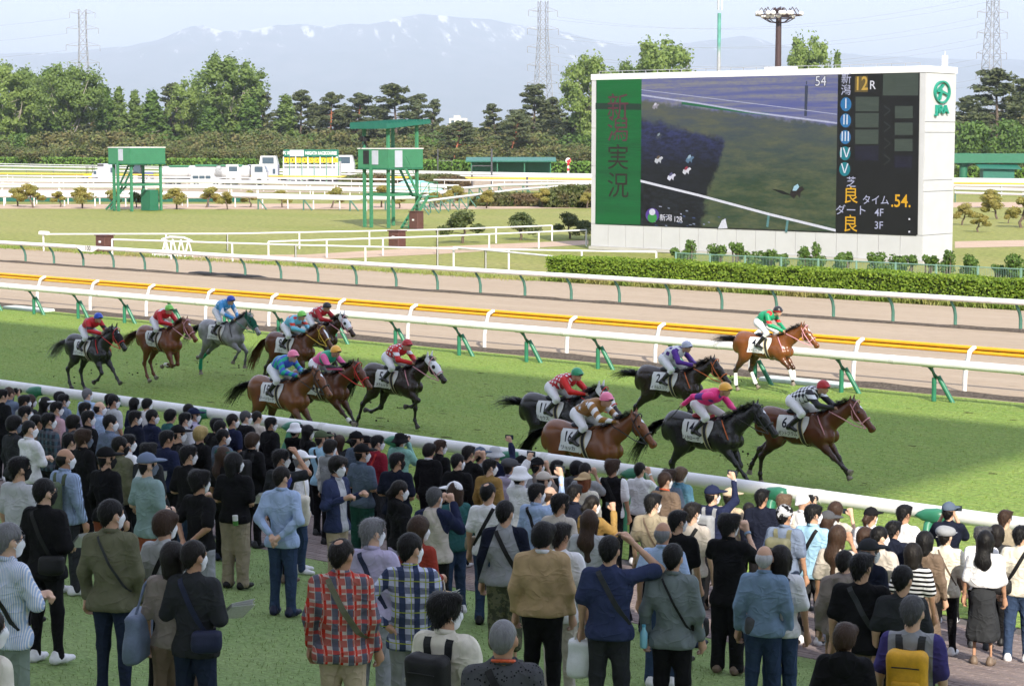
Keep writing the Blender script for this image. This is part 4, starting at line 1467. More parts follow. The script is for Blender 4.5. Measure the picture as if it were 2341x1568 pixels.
T('pine3',780,250,84, 'low broad pine left of the roofed tower', 'tree',515)
T('pine3',860,246,90, 'low broad pine behind the tower roof', 'tree',515)
T('pine3',1180,250,90, 'broad pine filling in left of the middle pylon', 'tree',512)
T('pine3',385,190,78, 'tall dark pine left of the biggest leafy tree', 'tree',520)
T('big2',432,180,90, 'loose leafy tree leaning on the biggest tree from the left', 'tree',515)
T('big1',524,120,158, 'biggest round leafy tree of the belt', 'tree',500)
T('slim2',480,250,60, 'low leafy tree in front of the biggest tree', 'tree',485)
T('pine4',600,212,62, 'dark pine at the right foot of the biggest tree', 'tree')
T('slim2',572,232,52, 'narrow leafy tree at the right flank of the biggest tree', 'tree',490)
T('slim1',652,222,44, 'slim leafy tree between two dark pines', 'tree',490)
T('pine1',690,205,76, 'dark pine with gaps of sky, first right of the slim tree', 'tree')
T('pine2',752,212,82, 'flat-topped pine left of the roofed tower', 'tree')
T('pine2',812,214,92, 'spreading pine just above the roofed tower', 'tree',510,1.2)
T('pine3',905,192,118, 'broad pine right above the tower roof', 'tree',500)
T('pine4',958,216,80, 'pine close behind the right side of the broad pine', 'tree',515)
T('pine4',990,228,52, 'small pine at the right end of the middle pine group', 'tree',500)
T('redpine',1040,278,90, 'low red-trunked pine in front of the white apartment block', 'tree',450)
T('pine4',1132,238,66, 'dense pine left of the middle pylon', 'tree',500)
T('redpine',1165,262,92, 'pine with leaning red trunk under the middle pylon', 'tree',455,0.4)
T('pine3',1215,193,108, 'tall pine directly in front of the middle pylon', 'tree',495)
T('pine1',1262,222,84, 'dark pine between the pylon and the display building', 'tree',500)
T('pine4',1310,236,70, 'pine half hidden by the left edge of the display', 'tree',490)
T('big2',1345,122,118, 'light green leafy tree cut by the display edge', 'tree',470)
T('big1',1436,135,90, 'light green treetop showing above the display beside the cut tree', 'tree',480)
T('big2',1510,86,150, 'wide light green treetop above the middle of the display', 'tree',470)
T('big2',1848,78,112, 'light green treetop right of the floodlight mast', 'tree',470)
T('slim1',1915,126,26, 'tiny treetop showing right of the floodlight mast tree', 'tree',480)
T('pine3',2280,158,150, 'big dark pine at the right edge behind the display building', 'tree',430)
T('pine3',2360,180,150, 'dark pine cut by the right edge of the picture', 'tree',440)
T('pine1',2215,218,90, 'dark pine just right of the display building', 'tree',450)
T('bush3',2212,262,100, 'light green leafy tree right of the display building', 'tree',415)
T('bush3',2285,258,110, 'light green leafy tree second right of the display building', 'tree',410)
T('bush3',2345,276,90, 'light green leafy tree at the right picture edge', 'tree',408)
_rr=random.Random(17)
_bx=-20
_k=0
while _bx < 1400:
 kd=('bush1', 'bush2', 'bush1', 'bush3')[_rr.randrange(4)] if _bx > 380 else ('bush3', 'bush1', 'bush3', 'bush2')[_rr.randrange(4)]
 tp=_rr.uniform(292,318) if _bx < 900 else _rr.uniform(285,312)
 tree_px(kd,_bx,tp,_rr.uniform(95,130), 'tall dark thicket shrub, ' + ORD[_k] + ' from the left in the back row', 'shrub',_rr.uniform(462,492))
 _bx+=_rr.uniform(36,52)
 _k+=1
_k=0
_bx=-20
while _bx < 1400:
 tree_px(('bush1', 'bush2')[_rr.randrange(2)],_bx,_rr.uniform(322,338),_rr.uniform(80,110), 'low dark thicket shrub, ' + ORD[_k] + ' from the left in the front row', 'shrub',_rr.uniform(440,458))
 _k+=1
 _bx+=_rr.uniform(44,62)
for k_,px in enumerate((2200,2250,2310,2360)):
 tree_px('bush1',px,318,90, 'dark thicket shrub right of the display, ' + ORD[k_] + ' from the left', 'shrub',425)
# dense mass of leaves behind the thicket
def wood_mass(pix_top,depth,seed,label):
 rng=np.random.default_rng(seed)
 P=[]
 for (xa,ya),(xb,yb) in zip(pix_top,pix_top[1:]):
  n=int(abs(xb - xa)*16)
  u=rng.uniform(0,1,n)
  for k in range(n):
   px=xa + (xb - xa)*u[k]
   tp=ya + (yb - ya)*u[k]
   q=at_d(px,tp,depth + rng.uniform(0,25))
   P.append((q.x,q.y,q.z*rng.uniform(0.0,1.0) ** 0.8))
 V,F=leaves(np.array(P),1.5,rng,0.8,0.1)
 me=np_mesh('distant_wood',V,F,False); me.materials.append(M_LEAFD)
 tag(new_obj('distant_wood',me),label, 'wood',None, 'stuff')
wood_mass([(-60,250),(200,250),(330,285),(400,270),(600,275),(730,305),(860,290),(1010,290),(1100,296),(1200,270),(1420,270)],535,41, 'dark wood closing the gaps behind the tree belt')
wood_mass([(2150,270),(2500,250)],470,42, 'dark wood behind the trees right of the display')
# clipped garden pines on the infield
def make_niwaki(seed,m,H=2.3,pads=6,W=2.4):
 rnd=random.Random(seed)
 rng=np.random.default_rng(seed)
 b=MB()
 pts=[Vector((0,0,-0.1))]
 x=y=0.0
 for i in range(1,6):
  x+=rnd.uniform(-.16,.2); y+=rnd.uniform(-.15,.15)
  pts.append(Vector((x,y,H*.85*i/5)))
 b.tube(pts,[.11,.10,.09,.07,.05,.03],7)
 P,N=[],[]
 for i in range(pads):
  t=0.42 + 0.58*i/(pads - 1)
  k=min(4,int(t*5))
  p0=pts[k].lerp(pts[k + 1],t*5 - k)
  w=i*2.5 + rnd.uniform(-.6,.6)
  L=W*.5*(1.05 - .85*((i)/(pads - 1)))*rnd.uniform(.6,1)
  e=p0 + Vector((L*math.cos(w),L*math.sin(w),rnd.uniform(.0,.2)))
  wiggle_limb(b,p0 - Vector((0,0,.15)),e,.045,.02,rnd,3,.1)
  r=W*rnd.uniform(.17,.26)
  q=in_ball(rng,430,.25); N.append(q)
  P.append(q*np.array([r*1.15,r*1.15,r*.72]) + np.array(e + Vector((0,0,.12))))
 me_t=b.mesh('trunk',True); me_t.materials.append(M_BARK)
 return me_t,leaf_obj_mesh('crown',np.concatenate(P),.20,rng,m,.55,.6,np.concatenate(N))
NW=[make_niwaki(70,M_NIWAKI),make_niwaki(71,M_NIWAKI,2.5,7),make_niwaki(72,M_NIWAKI,2.1,5,2.2),make_niwaki(73,M_NIWAKI,2.4,6,2.8)]
ND=[make_niwaki(74,M_NIWAKI2,2.2,6,3.0),make_niwaki(75,M_NIWAKI2,2.4,7,3.0)]
_i=0
for px,py,top,dark,lab in (
  (40,472,428,0, 'first clipped pine from the left picture edge'),(76,475,424,0, 'second clipped pine from the left picture edge'),(138,473,432,0, 'third clipped pine from the left edge, low and forked'),(188,476,427,0, 'fourth clipped pine from the left edge'),
  (253,474,433,0, 'clipped pine left behind the roofless tower legs'),(312,474,440,1, 'dark clipped pine behind the roofless tower'),(366,474,425,0, 'clipped pine just right of the roofless tower'),(404,478,430,0, 'clipped pine second right of the roofless tower'),(471,474,428,0, 'clipped pine in front of the white water trucks'),
  (520,479,441,0, 'small round clipped pine below the water trucks'),(572,473,430,0, 'two-tiered clipped pine left of the starting gate'),(645,474,435,0, 'clipped pine below the left part of the starting gate'),(757,476,429,0, 'wide clipped pine below the right part of the starting gate'),(872,474,427,0, 'clipped pine seen between the roofed tower legs'),(913,476,436,0, 'clipped pine behind the stairs of the roofed tower'),
  (995,474,438,0, 'clipped pine just right of the tower stairs'),(1035,472,425,0, 'upright clipped pine right of the tower stairs'),(1112,476,437,0, 'loose clipped pine beside the clipped mounds'),(1240,474,424,0, 'tall orange-tipped clipped pine among the mounds'),(1270,473,428,0, 'clipped pine close right of the orange-tipped one'),(1342,476,440,0, 'clipped pine touching the left edge of the display'),
  (1058,555,484,1, 'broad dark clipped pine in front of the brown path'),(1190,548,484,1, 'dark clipped pine leaning right in the middle lawn'),(1303,545,490,1, 'dark spreading clipped pine left of the display'),(1340,548,503,1, 'low dark clipped pine against the display wall'),
  (2199,514,468,0, 'round clipped pine just right of the display building'),(2236,530,482,0, 'small low clipped pine right of the display'),(2262,475,432,0, 'clipped pine against the white rails at right'),(2280,500,445,0, 'upright clipped pine in the right lawn'),(2305,510,480,0, 'low forked clipped pine in the right lawn'),(2335,520,440,0, 'clipped pine cut by the right picture edge')):
 p=at(px,py)
 dd=-p.x*math.sin(PHI) + p.y*math.cos(PHI)
 h=(py - top)/FOC*dd/2.55
 ms=(ND if dark else NW)[_i % (2 if dark else 4)]
 put_tree('clipped_pine',ms,p,_i*1.7,(h*1.12,h*1.12,h),lab, 'pine', 'clipped garden pines on the infield')
 _i+=1
# clipped mounds
def mound(name,px,py,wpx,hpx,label,m=M_MOUND,seed=1,group='clipped shrub mounds'):
 p=at(px,py)
 dd=-p.x*math.sin(PHI) + p.y*math.cos(PHI)
 k=dd/FOC
 rng=np.random.default_rng(seed)
 n=int(min(5000,1400 + wpx*14))
 d=rng.normal(size=(n,3)); d /= np.linalg.norm(d,axis=1,keepdims=True)
 d[:,2]=np.abs(d[:,2])
 d=np.sign(d)*np.abs(d) ** 0.75
 P=d*np.array([wpx*k*.5,wpx*k*.28,hpx*k*.95])*rng.uniform(.93,1.03,(n,1))
 V,F=leaves(P,.32*max(.6,k/.045),rng,.8,.1)
 e=empty(name,p,PHI)
 me=np_mesh('leaves',V,F,False); me.materials.append(m)
 o=new_obj('leaves',me,None,e); o['kind']='stuff'
 b=MB(); b.ell((0,0,0),(wpx*k*.45,wpx*k*.24,hpx*k*.85),16,10); b.build('branches',mat('hedge_core',(0.03,0.045,0.012),0.95,0.05),e,True)
 tag(e,label, 'shrub',group)
mound('clipped_mound',850,425,150,26, 'clipped dark mound behind the left legs of the roofed tower',seed=1)
mound('clipped_mound',1000,432,150,34, 'clipped dark mound right of the tower behind the blue sheet',seed=2)
mound('clipped_mound',1170,470,190,30, 'long low clipped mound in the middle infield',seed=3)
mound('clipped_mound',1330,473,190,52, 'tall clipped mound at the left edge of the display',seed=4)
mound('clipped_mound',850,418,110,20, 'small clipped mound right of the starting gate',seed=5)
# ------------------------------------------------------------------ machinery on the far side
def truck_wheels(e,xs,r=.45,w=1.0):
 for x in xs:
  for y in (-w,w):
   b=MB(); b.tube([(x,y - .14,r),(x,y + .14,r)],r,14)
   wo=b.build('wheel',M_BLACK,e,False)
   b=MB(); b.tube([(x,y - .16,r),(x,y + .16,r)],r*.5,10); b.build('rim',M_STEEL,wo)
def water_truck(px,py,label,flip=1,s=1.0):
 p=at(px,py); e=empty('water_truck',p,PHI if flip > 0 else PHI + math.pi); e.scale=(s,s,s)
 b=MB(); b.tube([(-3.2,0,1.7),(-3.0,0,1.7),(1.4,0,1.7),(1.6,0,1.7)],[.75,1.0,1.0,.75],14,True,(1.15,.95)); b.build('tank',M_TRUCK,e,True)
 b=MB(); b.box(-2.2,.6,-.9,.9,2.55,2.72); b.build('tank_top',M_TOWER,e)
 b=MB(); b.prism([(1.9,.6),(3.9,.6),(3.9,1.7),(3.5,2.75),(1.9,2.75)], 'y',-1.1,1.1); c=b.build('cab',M_TRUCK,e)
 b=MB(); b.prism([(3.90,1.75),(3.92,1.78),(3.55,2.6),(3.5,2.6)], 'y',-.95,.95); b.build('windscreen',M_GLASS,c)
 b=MB(); b.box(2.3,3.4,-1.11,1.11,1.75,2.5); b.build('side_window',M_GLASS,c)
 b=MB(); b.box(-3.3,3.7,-.9,.9,.5,.72); b.build('chassis',M_DGREY,e)
 truck_wheels(e,(-2.4,-1.2,2.9))
 tag(e,label, 'truck', 'vehicles parked at the chute')
water_truck(425,423, 'white water tanker truck, left of the three tankers')
water_truck(487,424, 'white water tanker truck with green top, middle of the three',1,1.05)
water_truck(545,424, 'white water tanker truck beside the grey container',1,1.05)
# white estate car
p=at(473,427); e=empty('white_van',p,PHI)
_b=MB(); _b.prism([(-2.1,.35),(2.1,.35),(2.1,.95),(1.3,1.1),(.75,1.65),(-1.9,1.7),(-2.1,1.0)], 'y',-.82,.82); b_=_b.build('body',M_TRUCK,e)
for xa,xb in ((-1.8,-1.0),(-.9,-.15),(-.05,.65)):
 _b=MB(); _b.box(xa,xb,-.835,.835,1.08,1.5); _b.build('window',M_GLASS,b_)
truck_wheels(e,(-1.3,1.35),.33,.75)
tag(e, 'small white van parked in front of the tankers', 'van', 'vehicles parked at the chute')
# grey container and grey cabin truck
def cabin_box(px,py,L,Wd,H,label,name='grey_container'):
 p=at(px,py); e=empty(name,p,PHI)
 b=MB(); b.box(-L/2,L/2,-Wd/2,Wd/2,.45,.45 + H); bo=b.build('body',M_GREY,e)
 for i in range(8):
  x=-L/2 + L*(i + .5)/8
  b=MB(); b.box(x - .04,x + .04,-Wd/2 - .03,-Wd/2 - .002,.5,.4 + H); b.build('rib',M_GREY,bo)
 b=MB(); b.box(-L/2 - .02,-L/2 + .9,-Wd/2 - .05,-Wd/2 - .035,.45 + H - .4,.45 + H - .05); b.build('vent',M_DGREY,bo)
 b=MB(); b.box(L/2 - .7,L/2 - .35,-Wd/2 - .05,-Wd/2 - .035,.45 + H*.45,.45 + H*.75); b.build('window',M_GLASS,bo)
 truck_wheels(e,(-L*.3,L*.3),.4,Wd/2 - .3)
 tag(e,label, 'container', 'vehicles parked at the chute')
 return e
cabin_box(603,421,4.3,2.2,2.3, 'grey ribbed box trailer left of the starting gate')
gt=cabin_box(247,418,2.6,1.9,2.35, 'grey box truck parked behind the roofless tower', 'box_truck')
_b=MB(); _b.prism([(-2.2,.5),(-1.3,.5),(-1.3,1.9),(-1.8,1.9),(-2.2,1.2)], 'y',-.85,.85); c_=_b.build('cab',M_TRUCK,gt)
_b=MB(); _b.box(-1.95,-1.5,-.86,.86,1.25,1.75); _b.build('side_window',M_GLASS,c_)
p=at(209,418); e=empty('yellow_loader',p,PHI)
_b=MB(); _b.bbox(-1.0,1.0,-.7,.7,.5,1.35,.1); _b.build('body',mat('machine_yellow',(0.75,0.38,0.02),.45,.4),e)
_b=MB()
for x,y in ((-.6,-.6),(.3,-.6),(-.6,.6),(.3,.6)):
 _b.bar((x,y,1.3),(x,y,2.4),.07)
_b.box(-.7,.4,-.7,.7,2.4,2.48); _b.build('roll_cage',M_BLACK,e)
truck_wheels(e,(-.7,.7),.5,.75)
tag(e, 'small yellow loader parked at the far left chute', 'loader', 'vehicles parked at the chute')
p=at(322,416); e=empty('blue_tractor',p,PHI)
_b=MB(); _b.bbox(.1,1.9,-.4,.4,.7,1.35,.08); _b.build('bonnet',mat('tractor_blue',(0.02,0.06,0.30),.4,.5),e)
_b=MB()
for x,y in ((-1.0,-.6),(.1,-.6),(-1.0,.6),(.1,.6)):
 _b.bar((x,y,.8),(x,y,2.5),.07)
_b.box(-1.15,.25,-.7,.7,2.5,2.6); _b.build('cab_frame',M_BLACK,e)
_b=MB(); _b.box(-.95,.05,-.58,.58,1.1,2.45); _b.build('cab_glass',M_GLASS,e)
for x,r_ in ((-.6,.75),(1.4,.45)):
 for y in (-.75,.75):
  _b=MB(); _b.tube([(x,y - .18,r_),(x,y + .18,r_)],r_,16); w_=_b.build('wheel',M_BLACK,e)
  _b=MB(); _b.tube([(x,y - .2,r_),(x,y + .2,r_)],r_*.5,10); _b.build('rim',M_STEEL,w_)
tag(e, 'blue tractor behind the legs of the roofless tower', 'tractor', 'vehicles parked at the chute')
# starting gate
p=at(712,421)
sg=empty('starting_gate',p,PHI)
k=(-p.x*math.sin(PHI) + p.y*math.cos(PHI))/FOC
GW=125*k
_b=MB(); _b.box(-GW/2,GW/2,-.06,.06,3.9,4.9); bd=_b.build('sign_board',mat('gate_green_board',(0.01,0.13,0.085),.4,.4),sg)
_b=MB(); _b.box(-GW/2 + 14*k,-GW/2 + 46*k,-.09,-.062,3.95,4.85); _b.build('sign_panel',M_PANEL,bd)
share('lettering',text_mesh('NIIGATA RACECOURSE',0.5,0.03),bd,(GW/2 - 40*k,-.08,4.38),(math.pi/2,0,0),(.86,1.3,1),M_WHITE)
share('lettering',text_mesh('新潟',0.55,0.02),bd,(-GW/2 + 7*k,-.08,4.38),(math.pi/2,0,0),(1,1,1),M_WHITE)
share('lettering',text_mesh('JRA',0.5,0.01),bd,(-GW/2 + 33*k,-.105,4.4),(math.pi/2,0,0),(1,1,1),mat('pale_teal_print',(0.25,0.45,0.42)))
ns=9
for i in range(ns + 1):
 x=-GW/2 + GW*i/ns
 b=MB(); b.box(x - .09,x + .09,-.3,3.2,.4,3.2); b.build('stall_partition',M_WHITE if i % 2 else M_GREY,sg)
 b=MB(); b.bar((x,-.3,.2),(x,-.3,3.9),.12); b.bar((x,2.9,.2),(x,2.9,3.6),.1); b.build('upright',M_GREEN if i % 2 else M_WHITE,sg)
for i in range(ns):
 x=-GW/2 + GW*(i + .5)/ns
 b=MB(); b.box(x - .38,x + .38,-.36,-.30,.6,2.3); b.build('stall_door',M_GREY,sg)
 b=MB(); b.box(x - .36,x + .36,-.38,-.33,3.05,3.72); nb_=b.build('stall_number',mat('gate_yellow',(0.8,0.55,0.02),.45,.4),sg)
 share('numeral',text_mesh(str(ns - i),0.55,0.03),nb_,(x,-.40,3.38),(math.pi/2,0,0),(1,1,1),M_BLACK)
_b=MB(); _b.box(-GW/2 - .1,GW/2 + .1,-.35,.1,2.5,2.75); _b.box(-GW/2 - .1,GW/2 + .1,2.8,3.1,2.5,2.75); _b.build('cross_beam',M_WHITE,sg)
_b=MB(); _b.box(-GW/2 - .1,GW/2 + .1,.2,2.8,.2,.5); _b.build('undercarriage',M_DGREY,sg)
for x in (-GW/2,0,GW/2):
 b=MB(); b.tube([(x,-.5,.45),(x,-.1,.45)],.45,14); b.build('wheel',M_BLACK,sg)
tag(sg, 'wheeled starting gate with numbered stalls and lettered green board', 'starting gate')
def gate_tractor(px,py,label,s=1.0):
 p=at(px,py); e=empty('gate_tow_truck',p,PHI); e.scale=(s,s,s)
 b=MB(); b.prism([(-1.2,.6),(1.3,.6),(1.3,1.6),(1.0,2.8),(-1.0,2.8),(-1.2,1.6)], 'y',-1.05,1.05); c=b.build('cab',M_TRUCK,e)
 b=MB(); b.box(-.75,.8,-1.07,1.07,1.75,2.6); b.build('side_window',M_GLASS,c)
 b=MB(); b.box(-2.6,-1.2,-.9,.9,.6,1.3); b.build('bed',M_DGREY,e)
 truck_wheels(e,(-1.9,.7),.5,.9)
 tag(e,label, 'truck', 'vehicles parked at the chute')
gate_tractor(615,404, 'white tow truck cab behind the grey box trailer',1.25)
gate_tractor(788,405, 'white tow truck cab at the right end of the starting gate',1.3)
# blue sheet heap
p=at(945,444)
rng_=np.random.default_rng(77)
_b=MB()
dd=-p.x*math.sin(PHI) + p.y*math.cos(PHI)
k=dd/FOC
N=14
for i in range(N + 1):
 for j in range(7):
  x=(-75 + 150*i/N)*k
  y=(j - 3)*.9
  z=max(0,(math.sin(math.pi*i/N) ** .7)*math.cos((j - 3)/3.2*1.4)*29*k*(0.75 + .5*rng_.random()))
  _b.v.append((x,y,z))
for i in range(N):
 for j in range(6):
  a=i*7 + j
  _b.f.append((a,a + 7,a + 8,a + 1)); _b.mi.append(0)
tag(_b.build('sheet_heap',mat('pale_turquoise_sheet',(0.30,0.66,0.66),.5,.4,.15,1),None,False,p,PHI), 'heap of pale turquoise sheeting behind the stair tower', 'sheet heap')
# winning-post style marker, dark poles, shelter, overpass
def marker(px,py,top,label):
 p=at(px,py); dd=-p.x*math.sin(PHI) + p.y*math.cos(PHI); h=(py - top)/FOC*dd
 e=empty('furlong_marker',p,PHI)
 for i in range(6):
  b=MB(); b.tube([(0,0,h*.75*i/6),(0,0,h*.75*(i + 1)/6)],.16,10); b.build('band',(M_WHITE,M_RED)[i % 2],e,True)
 b=MB(); b.tube([(0,-.08,h*.88),(0,.08,h*.88)],h*.13,20); c=b.build('disc',M_WHITE,e)
 b=MB(); b.prism([(-.35,h*.88 - .1),(.35,h*.88 + .35),(.42,h*.88 - .2),(0,h*.88 - .5)], 'y',-.1,-.085); b.build('red_patch',M_RED,c)
 tag(e,label, 'marker')
marker(1299,409,362, 'red and white banded marker post with round disc')
def dark_pole(px,py,top,label,arm=0):
 p=at(px,py); dd=-p.x*math.sin(PHI) + p.y*math.cos(PHI); h=(py - top)/FOC*dd
 e=empty('dark_pole',p,PHI)
 b=MB(); b.tube([(0,0,0),(0,0,h)],.13,8); b.build('pole',M_DGREY,e,True)
 if arm:
  b=MB(); b.bar((0,0,h*.52),(arm,0,h*.52),.12); b.bar((arm,0,h*.52),(arm,0,h*.3),.1); b.build('arm',M_DGREY,e)
 tag(e,label, 'pole', 'dark poles on the far side')
dark_pole(1001,397,341, 'dark pole with a right arm in front of the far hedge',2.6)
dark_pole(1124,422,341, 'taller dark pole with a left arm in the middle infield',-2.8)
dark_pole(1079,427,401, 'short brown post left of the middle dark pole')
dark_pole(1205,430,405, 'short brown post right of the middle dark pole')
p=at(1168,400); e=empty('green_shelter',p,PHI)
_b=MB(); _b.add([(-8,-2,2.3),(8,-2,2.3),(8,2.5,2.9),(-8,2.5,2.9),(-8,-2,2.5),(8,-2,2.5),(8,2.5,3.1),(-8,2.5,3.1)],[(0,3,2,1),(4,5,6,7),(0,1,5,4),(1,2,6,5),(2,3,7,6),(3,0,4,7)]); _b.build('roof',M_ROOFG,e)
_b=MB()
for x in (-7,-2.4,2.4,7):
 _b.bar((x,-1.5,0),(x,-1.5,2.4),.2)
_b.build('frame',M_TOWERD,e)
_b=MB(); _b.box(-7,7,1.8,2.0,0,2.7); _b.build('wall',M_TOWERD,e)
tag(e, 'low green roofed shelter behind the far hedge', 'shelter')
p=at(2260,418); e=empty('green_overpass',p,PHI)
dd=-p.x*math.sin(PHI) + p.y*math.cos(PHI); k=dd/FOC
_b=MB(); _b.box(-90*k,130*k,-1.5,2.5,45*k,66*k); _b.build('deck',M_TOWERD,e)
_b=MB(); _b.tube([(-58*k,0,0),(-58*k,0,46*k)],9*k,18); _b.tube([(-58*k,0,40*k),(-58*k,0,67*k)],15*k,18); _b.build('column',M_TOWERD,e,True)
_b=MB(); _b.add([(-35*k,-4,33*k),(60*k,-4,31*k),(60*k,-1,41*k),(-35*k,-1,43*k)],[(0,1,2,3)]); _b.box(-25*k,45*k,-3.4,-1.2,0,32*k); _b.build('kiosk',M_ROOFG,e)
tag(e, 'green overpass deck on a round column right of the display building', 'overpass')
# distant buildings behind the pines
p=at_d(1048,300,900); e=empty('apartment_block',(p.x,p.y,0),PHI)
zt_=at_d(1048,271,900).z
_b=MB(); _b.box(-4,4,-4,4,0,zt_); _b.build('wall',mat('cream_wall',(0.62,0.60,0.55),.8,.2),e)
for i in range(4):
 for j in range(3):
  b=MB(); b.box(-3.2 + j*2.4,-1.8 + j*2.4,-4.03,-4.005,zt_ - 2.2 - i*2.9,zt_ - .9 - i*2.9); b.build('window',M_GLASS,e)
_b=MB(); _b.box(-2,1,-2,2,zt_,zt_ + 1.3); _b.build('roof_house',M_CONC,e)
tag(e, 'pale apartment block showing between the pines', 'building')
p=at_d(752,318,620); e=empty('white_hall',(p.x,p.y,0),PHI)
zt_=at_d(752,303,620).z
_b=MB(); _b.tube([(-7,0,zt_ - 4),(7,0,zt_ - 4)],4,20); _b.box(-7,7,-3.9,3.9,0,zt_ - 4); _b.build('shell',M_WHITE,e,True)
tag(e, 'white vaulted hall showing between pines left of the roofed tower', 'building')
# ------------------------------------------------------------------ masts
p=at_d(1641,350,480); mm=empty('antenna_mast',(p.x,p.y,0),PHI)
H=at_d(1641,-8,480).z
_b=MB()
_b.tube([(0,0,0),(0,0,H*.86)],[.62,.40],12); _b.build('lower_pole',M_STEEL,mm,True)
_b=MB(); _b.tube([(0,0,H*.62),(0,0,H*.90)],.45,10); _b.build('green_cladding',mat('mast_green',(0.10,0.30,0.25),.6,.3,.3,.4),mm,True)
for w in (0,2.1,4.2):
 b=MB(); b.tube([(.6*math.cos(w),.6*math.sin(w),H*.92),(.6*math.cos(w),.6*math.sin(w),H*1.0)],.16,8); b.build('antenna',M_WHITE,mm,True)
tag(mm, 'slender antenna mast with green upper section above the display', 'mast')
p=at_d(1776,350,300); fl=empty('floodlight_mast',(p.x,p.y,0),PHI)
zc_=at_d(1776,40,300).z; zt2=at_d(1776,10,300).z; k=300/FOC
_b=MB(); _b.tube([(0,0,0),(0,0,zc_)],[.62,.42],14); _b.build('pole',mat('brown_mast',(0.05,0.028,0.028),.5,.4),fl,True)
MB_=mat('brown_mast',(0.05,0.028,0.028),.5,.4)
_b=MB()
def ringp(r,z,n=16,tw=.09):
 pts=[(r*math.cos(i*2*math.pi/n),r*.8*math.sin(i*2*math.pi/n),z) for i in range(n + 1)]
 _b.tube(pts,tw,6)
z1_,z2_=zc_ + 4*k,zc_ - 2*k
ringp(52*k,z1_); ringp(36*k,z2_); ringp(18*k,z1_ )
for i in range(8):
 w=i*math.pi/4
 _b.tube([(52*k*math.cos(w)*t,52*k*.8*math.sin(w)*t,z1_ + 17*k*abs(math.sin(math.pi*2*t))) for t in (0,.25,.5,.75,1)],.08,6)
 _b.tube([(0,0,z1_),(52*k*math.cos(w),52*k*.8*math.sin(w),z1_)],.08,6)
 _b.tube([(36*k*math.cos(w),36*k*.8*math.sin(w),z2_),(20*k*math.cos(w),16*k*math.sin(w),z2_ - 9*k),(5*k*math.cos(w),4*k*math.sin(w),z2_ - 11*k)],.08,6)
 _b.tube([(36*k*math.cos(w),36*k*.8*math.sin(w),z2_),(36*k*math.cos(w),36*k*.8*math.sin(w),z1_)],.06,6)
_b.build('lamp_cage',MB_,fl,True)
for i in range(14):
 w=math.pi + i*math.pi/13 if i < 9 else -.3 + i*.5
 r_,z_=(50*k,z1_) if i % 3 else (35*k,z2_)
 b=MB(); b.ell((r_*math.cos(w),r_*.8*math.sin(w),z_ + .25),(.42,.42,.36),10,6); b.build('lamp',M_WHITE,fl,True)
tag(fl, 'brown floodlight mast with round caged lamps behind the display', 'mast')
# lattice pylons and wires
M_PYL=mat('pylon_steel',(0.24,0.24,0.27),.6,.3,.15,.2)
def pylon(px,top,depth,wb,wt,label,arms):
 p=at_d(px,330,depth); H=at_d(px,top,depth).z
 e=empty('lattice_pylon',(p.x,p.y,0),PHI + .35)
 n=16
 b=MB()
 def half(z):
  t=z/H
  return (wb + (wt - wb)*min(1,t/.8))/2
 for sx,sy in ((-1,-1),(1,-1),(1,1),(-1,1)):
  b.tube([(sx*half(z),sy*half(z),z) for z in (0,H*.4,H*.8,H)],.16,5)
 b.build('corner_leg',M_PYL,e)
 b=MB()
 for i in range(n):
  za,zb_=H*i/n,H*(i + 1)/n
  a,c=half(za),half(zb_)
  for (x0,y0),(x1,y1) in (((-1,-1),(1,-1)),((1,-1),(1,1)),((1,1),(-1,1)),((-1,1),(-1,-1))):
   b.bar((x0*a,y0*a,za),(x1*c,y1*c,zb_),.13)
   b.bar((x1*a,y1*a,za),(x0*c,y0*c,zb_),.13)
   b.bar((x0*a,y0*a,za),(x1*a,y1*a,za),.11)
 b.build('lattice',M_PYL,e)
 tips=[]
 for f,L in arms:
  z=H*f
  hw=half(z)
  for s in (-1,1):
   b=MB(); b.bar((s*hw,-hw,z),(s*L,0,z + .5),.16); b.bar((s*hw,hw,z),(s*L,0,z + .5),.16); b.bar((s*hw,0,z + H*.03),(s*L,0,z + .5),.13)
   b.tube([(s*L,0,z + .4),(s*L,0,z - 2.2)],.13,6)
   tips.append((s,e.matrix_basis @ Vector((s*L,0,z - 2.2)) if False else Matrix.Rotation(PHI + .35,4, 'Z') @ Vector((s*L,0,z - 2.2)) + Vector((p.x,p.y,0))))
   b.build('cross_arm',M_PYL,e)
 tag(e,label, 'pylon', 'lattice power pylons')
 return tips
_tl=pylon(195,22,950,7.5,3.4, 'steel lattice pylon rising behind the left trees',((.62,7.5),(.74,8),(.86,7.5),(.97,6)))
_tm=pylon(1241,3,900,9.5,3.6, 'steel lattice pylon left of the display building',((.45,7.5),(.57,7.5),(.69,7.5),(.81,7.5),(.93,7)))
_tr=pylon(2262,-40,850,9.5,3.8, 'steel lattice pylon at the right behind the pines',((.46,7.5),(.58,7.5),(.70,7.5),(.82,7.5),(.94,7)))
M_WIRE=mat('power_cable',(0.30,0.31,0.36),.6,.2,.05)
def wire(a,b2,sag,label):
 n=12
 pts=[a.lerp(b2,i/n) - Vector((0,0,sag*4*(i/n)*(1 - i/n))) for i in range(n + 1)]
 b=MB(); b.tube(pts,.045,4); o=b.build('power_line',M_WIRE)
 tag(o,label, 'power line', 'power lines between the pylons')
for i,((s,a),(s2,c)) in enumerate(zip(_tm,_tr)):
 wire(a,c,9, 'power line to the right pylon, ' + ORD[i // 2] + ' from the bottom on the ' + ('near' if s < 0 else 'far') + ' side')
for i,(s,a) in enumerate(_tl):
 if s < 0:
  wire(a,a + Vector((-250,-90,-2)),5, 'power line leaving the left pylon, ' + ORD[i // 2] + ' from the bottom')
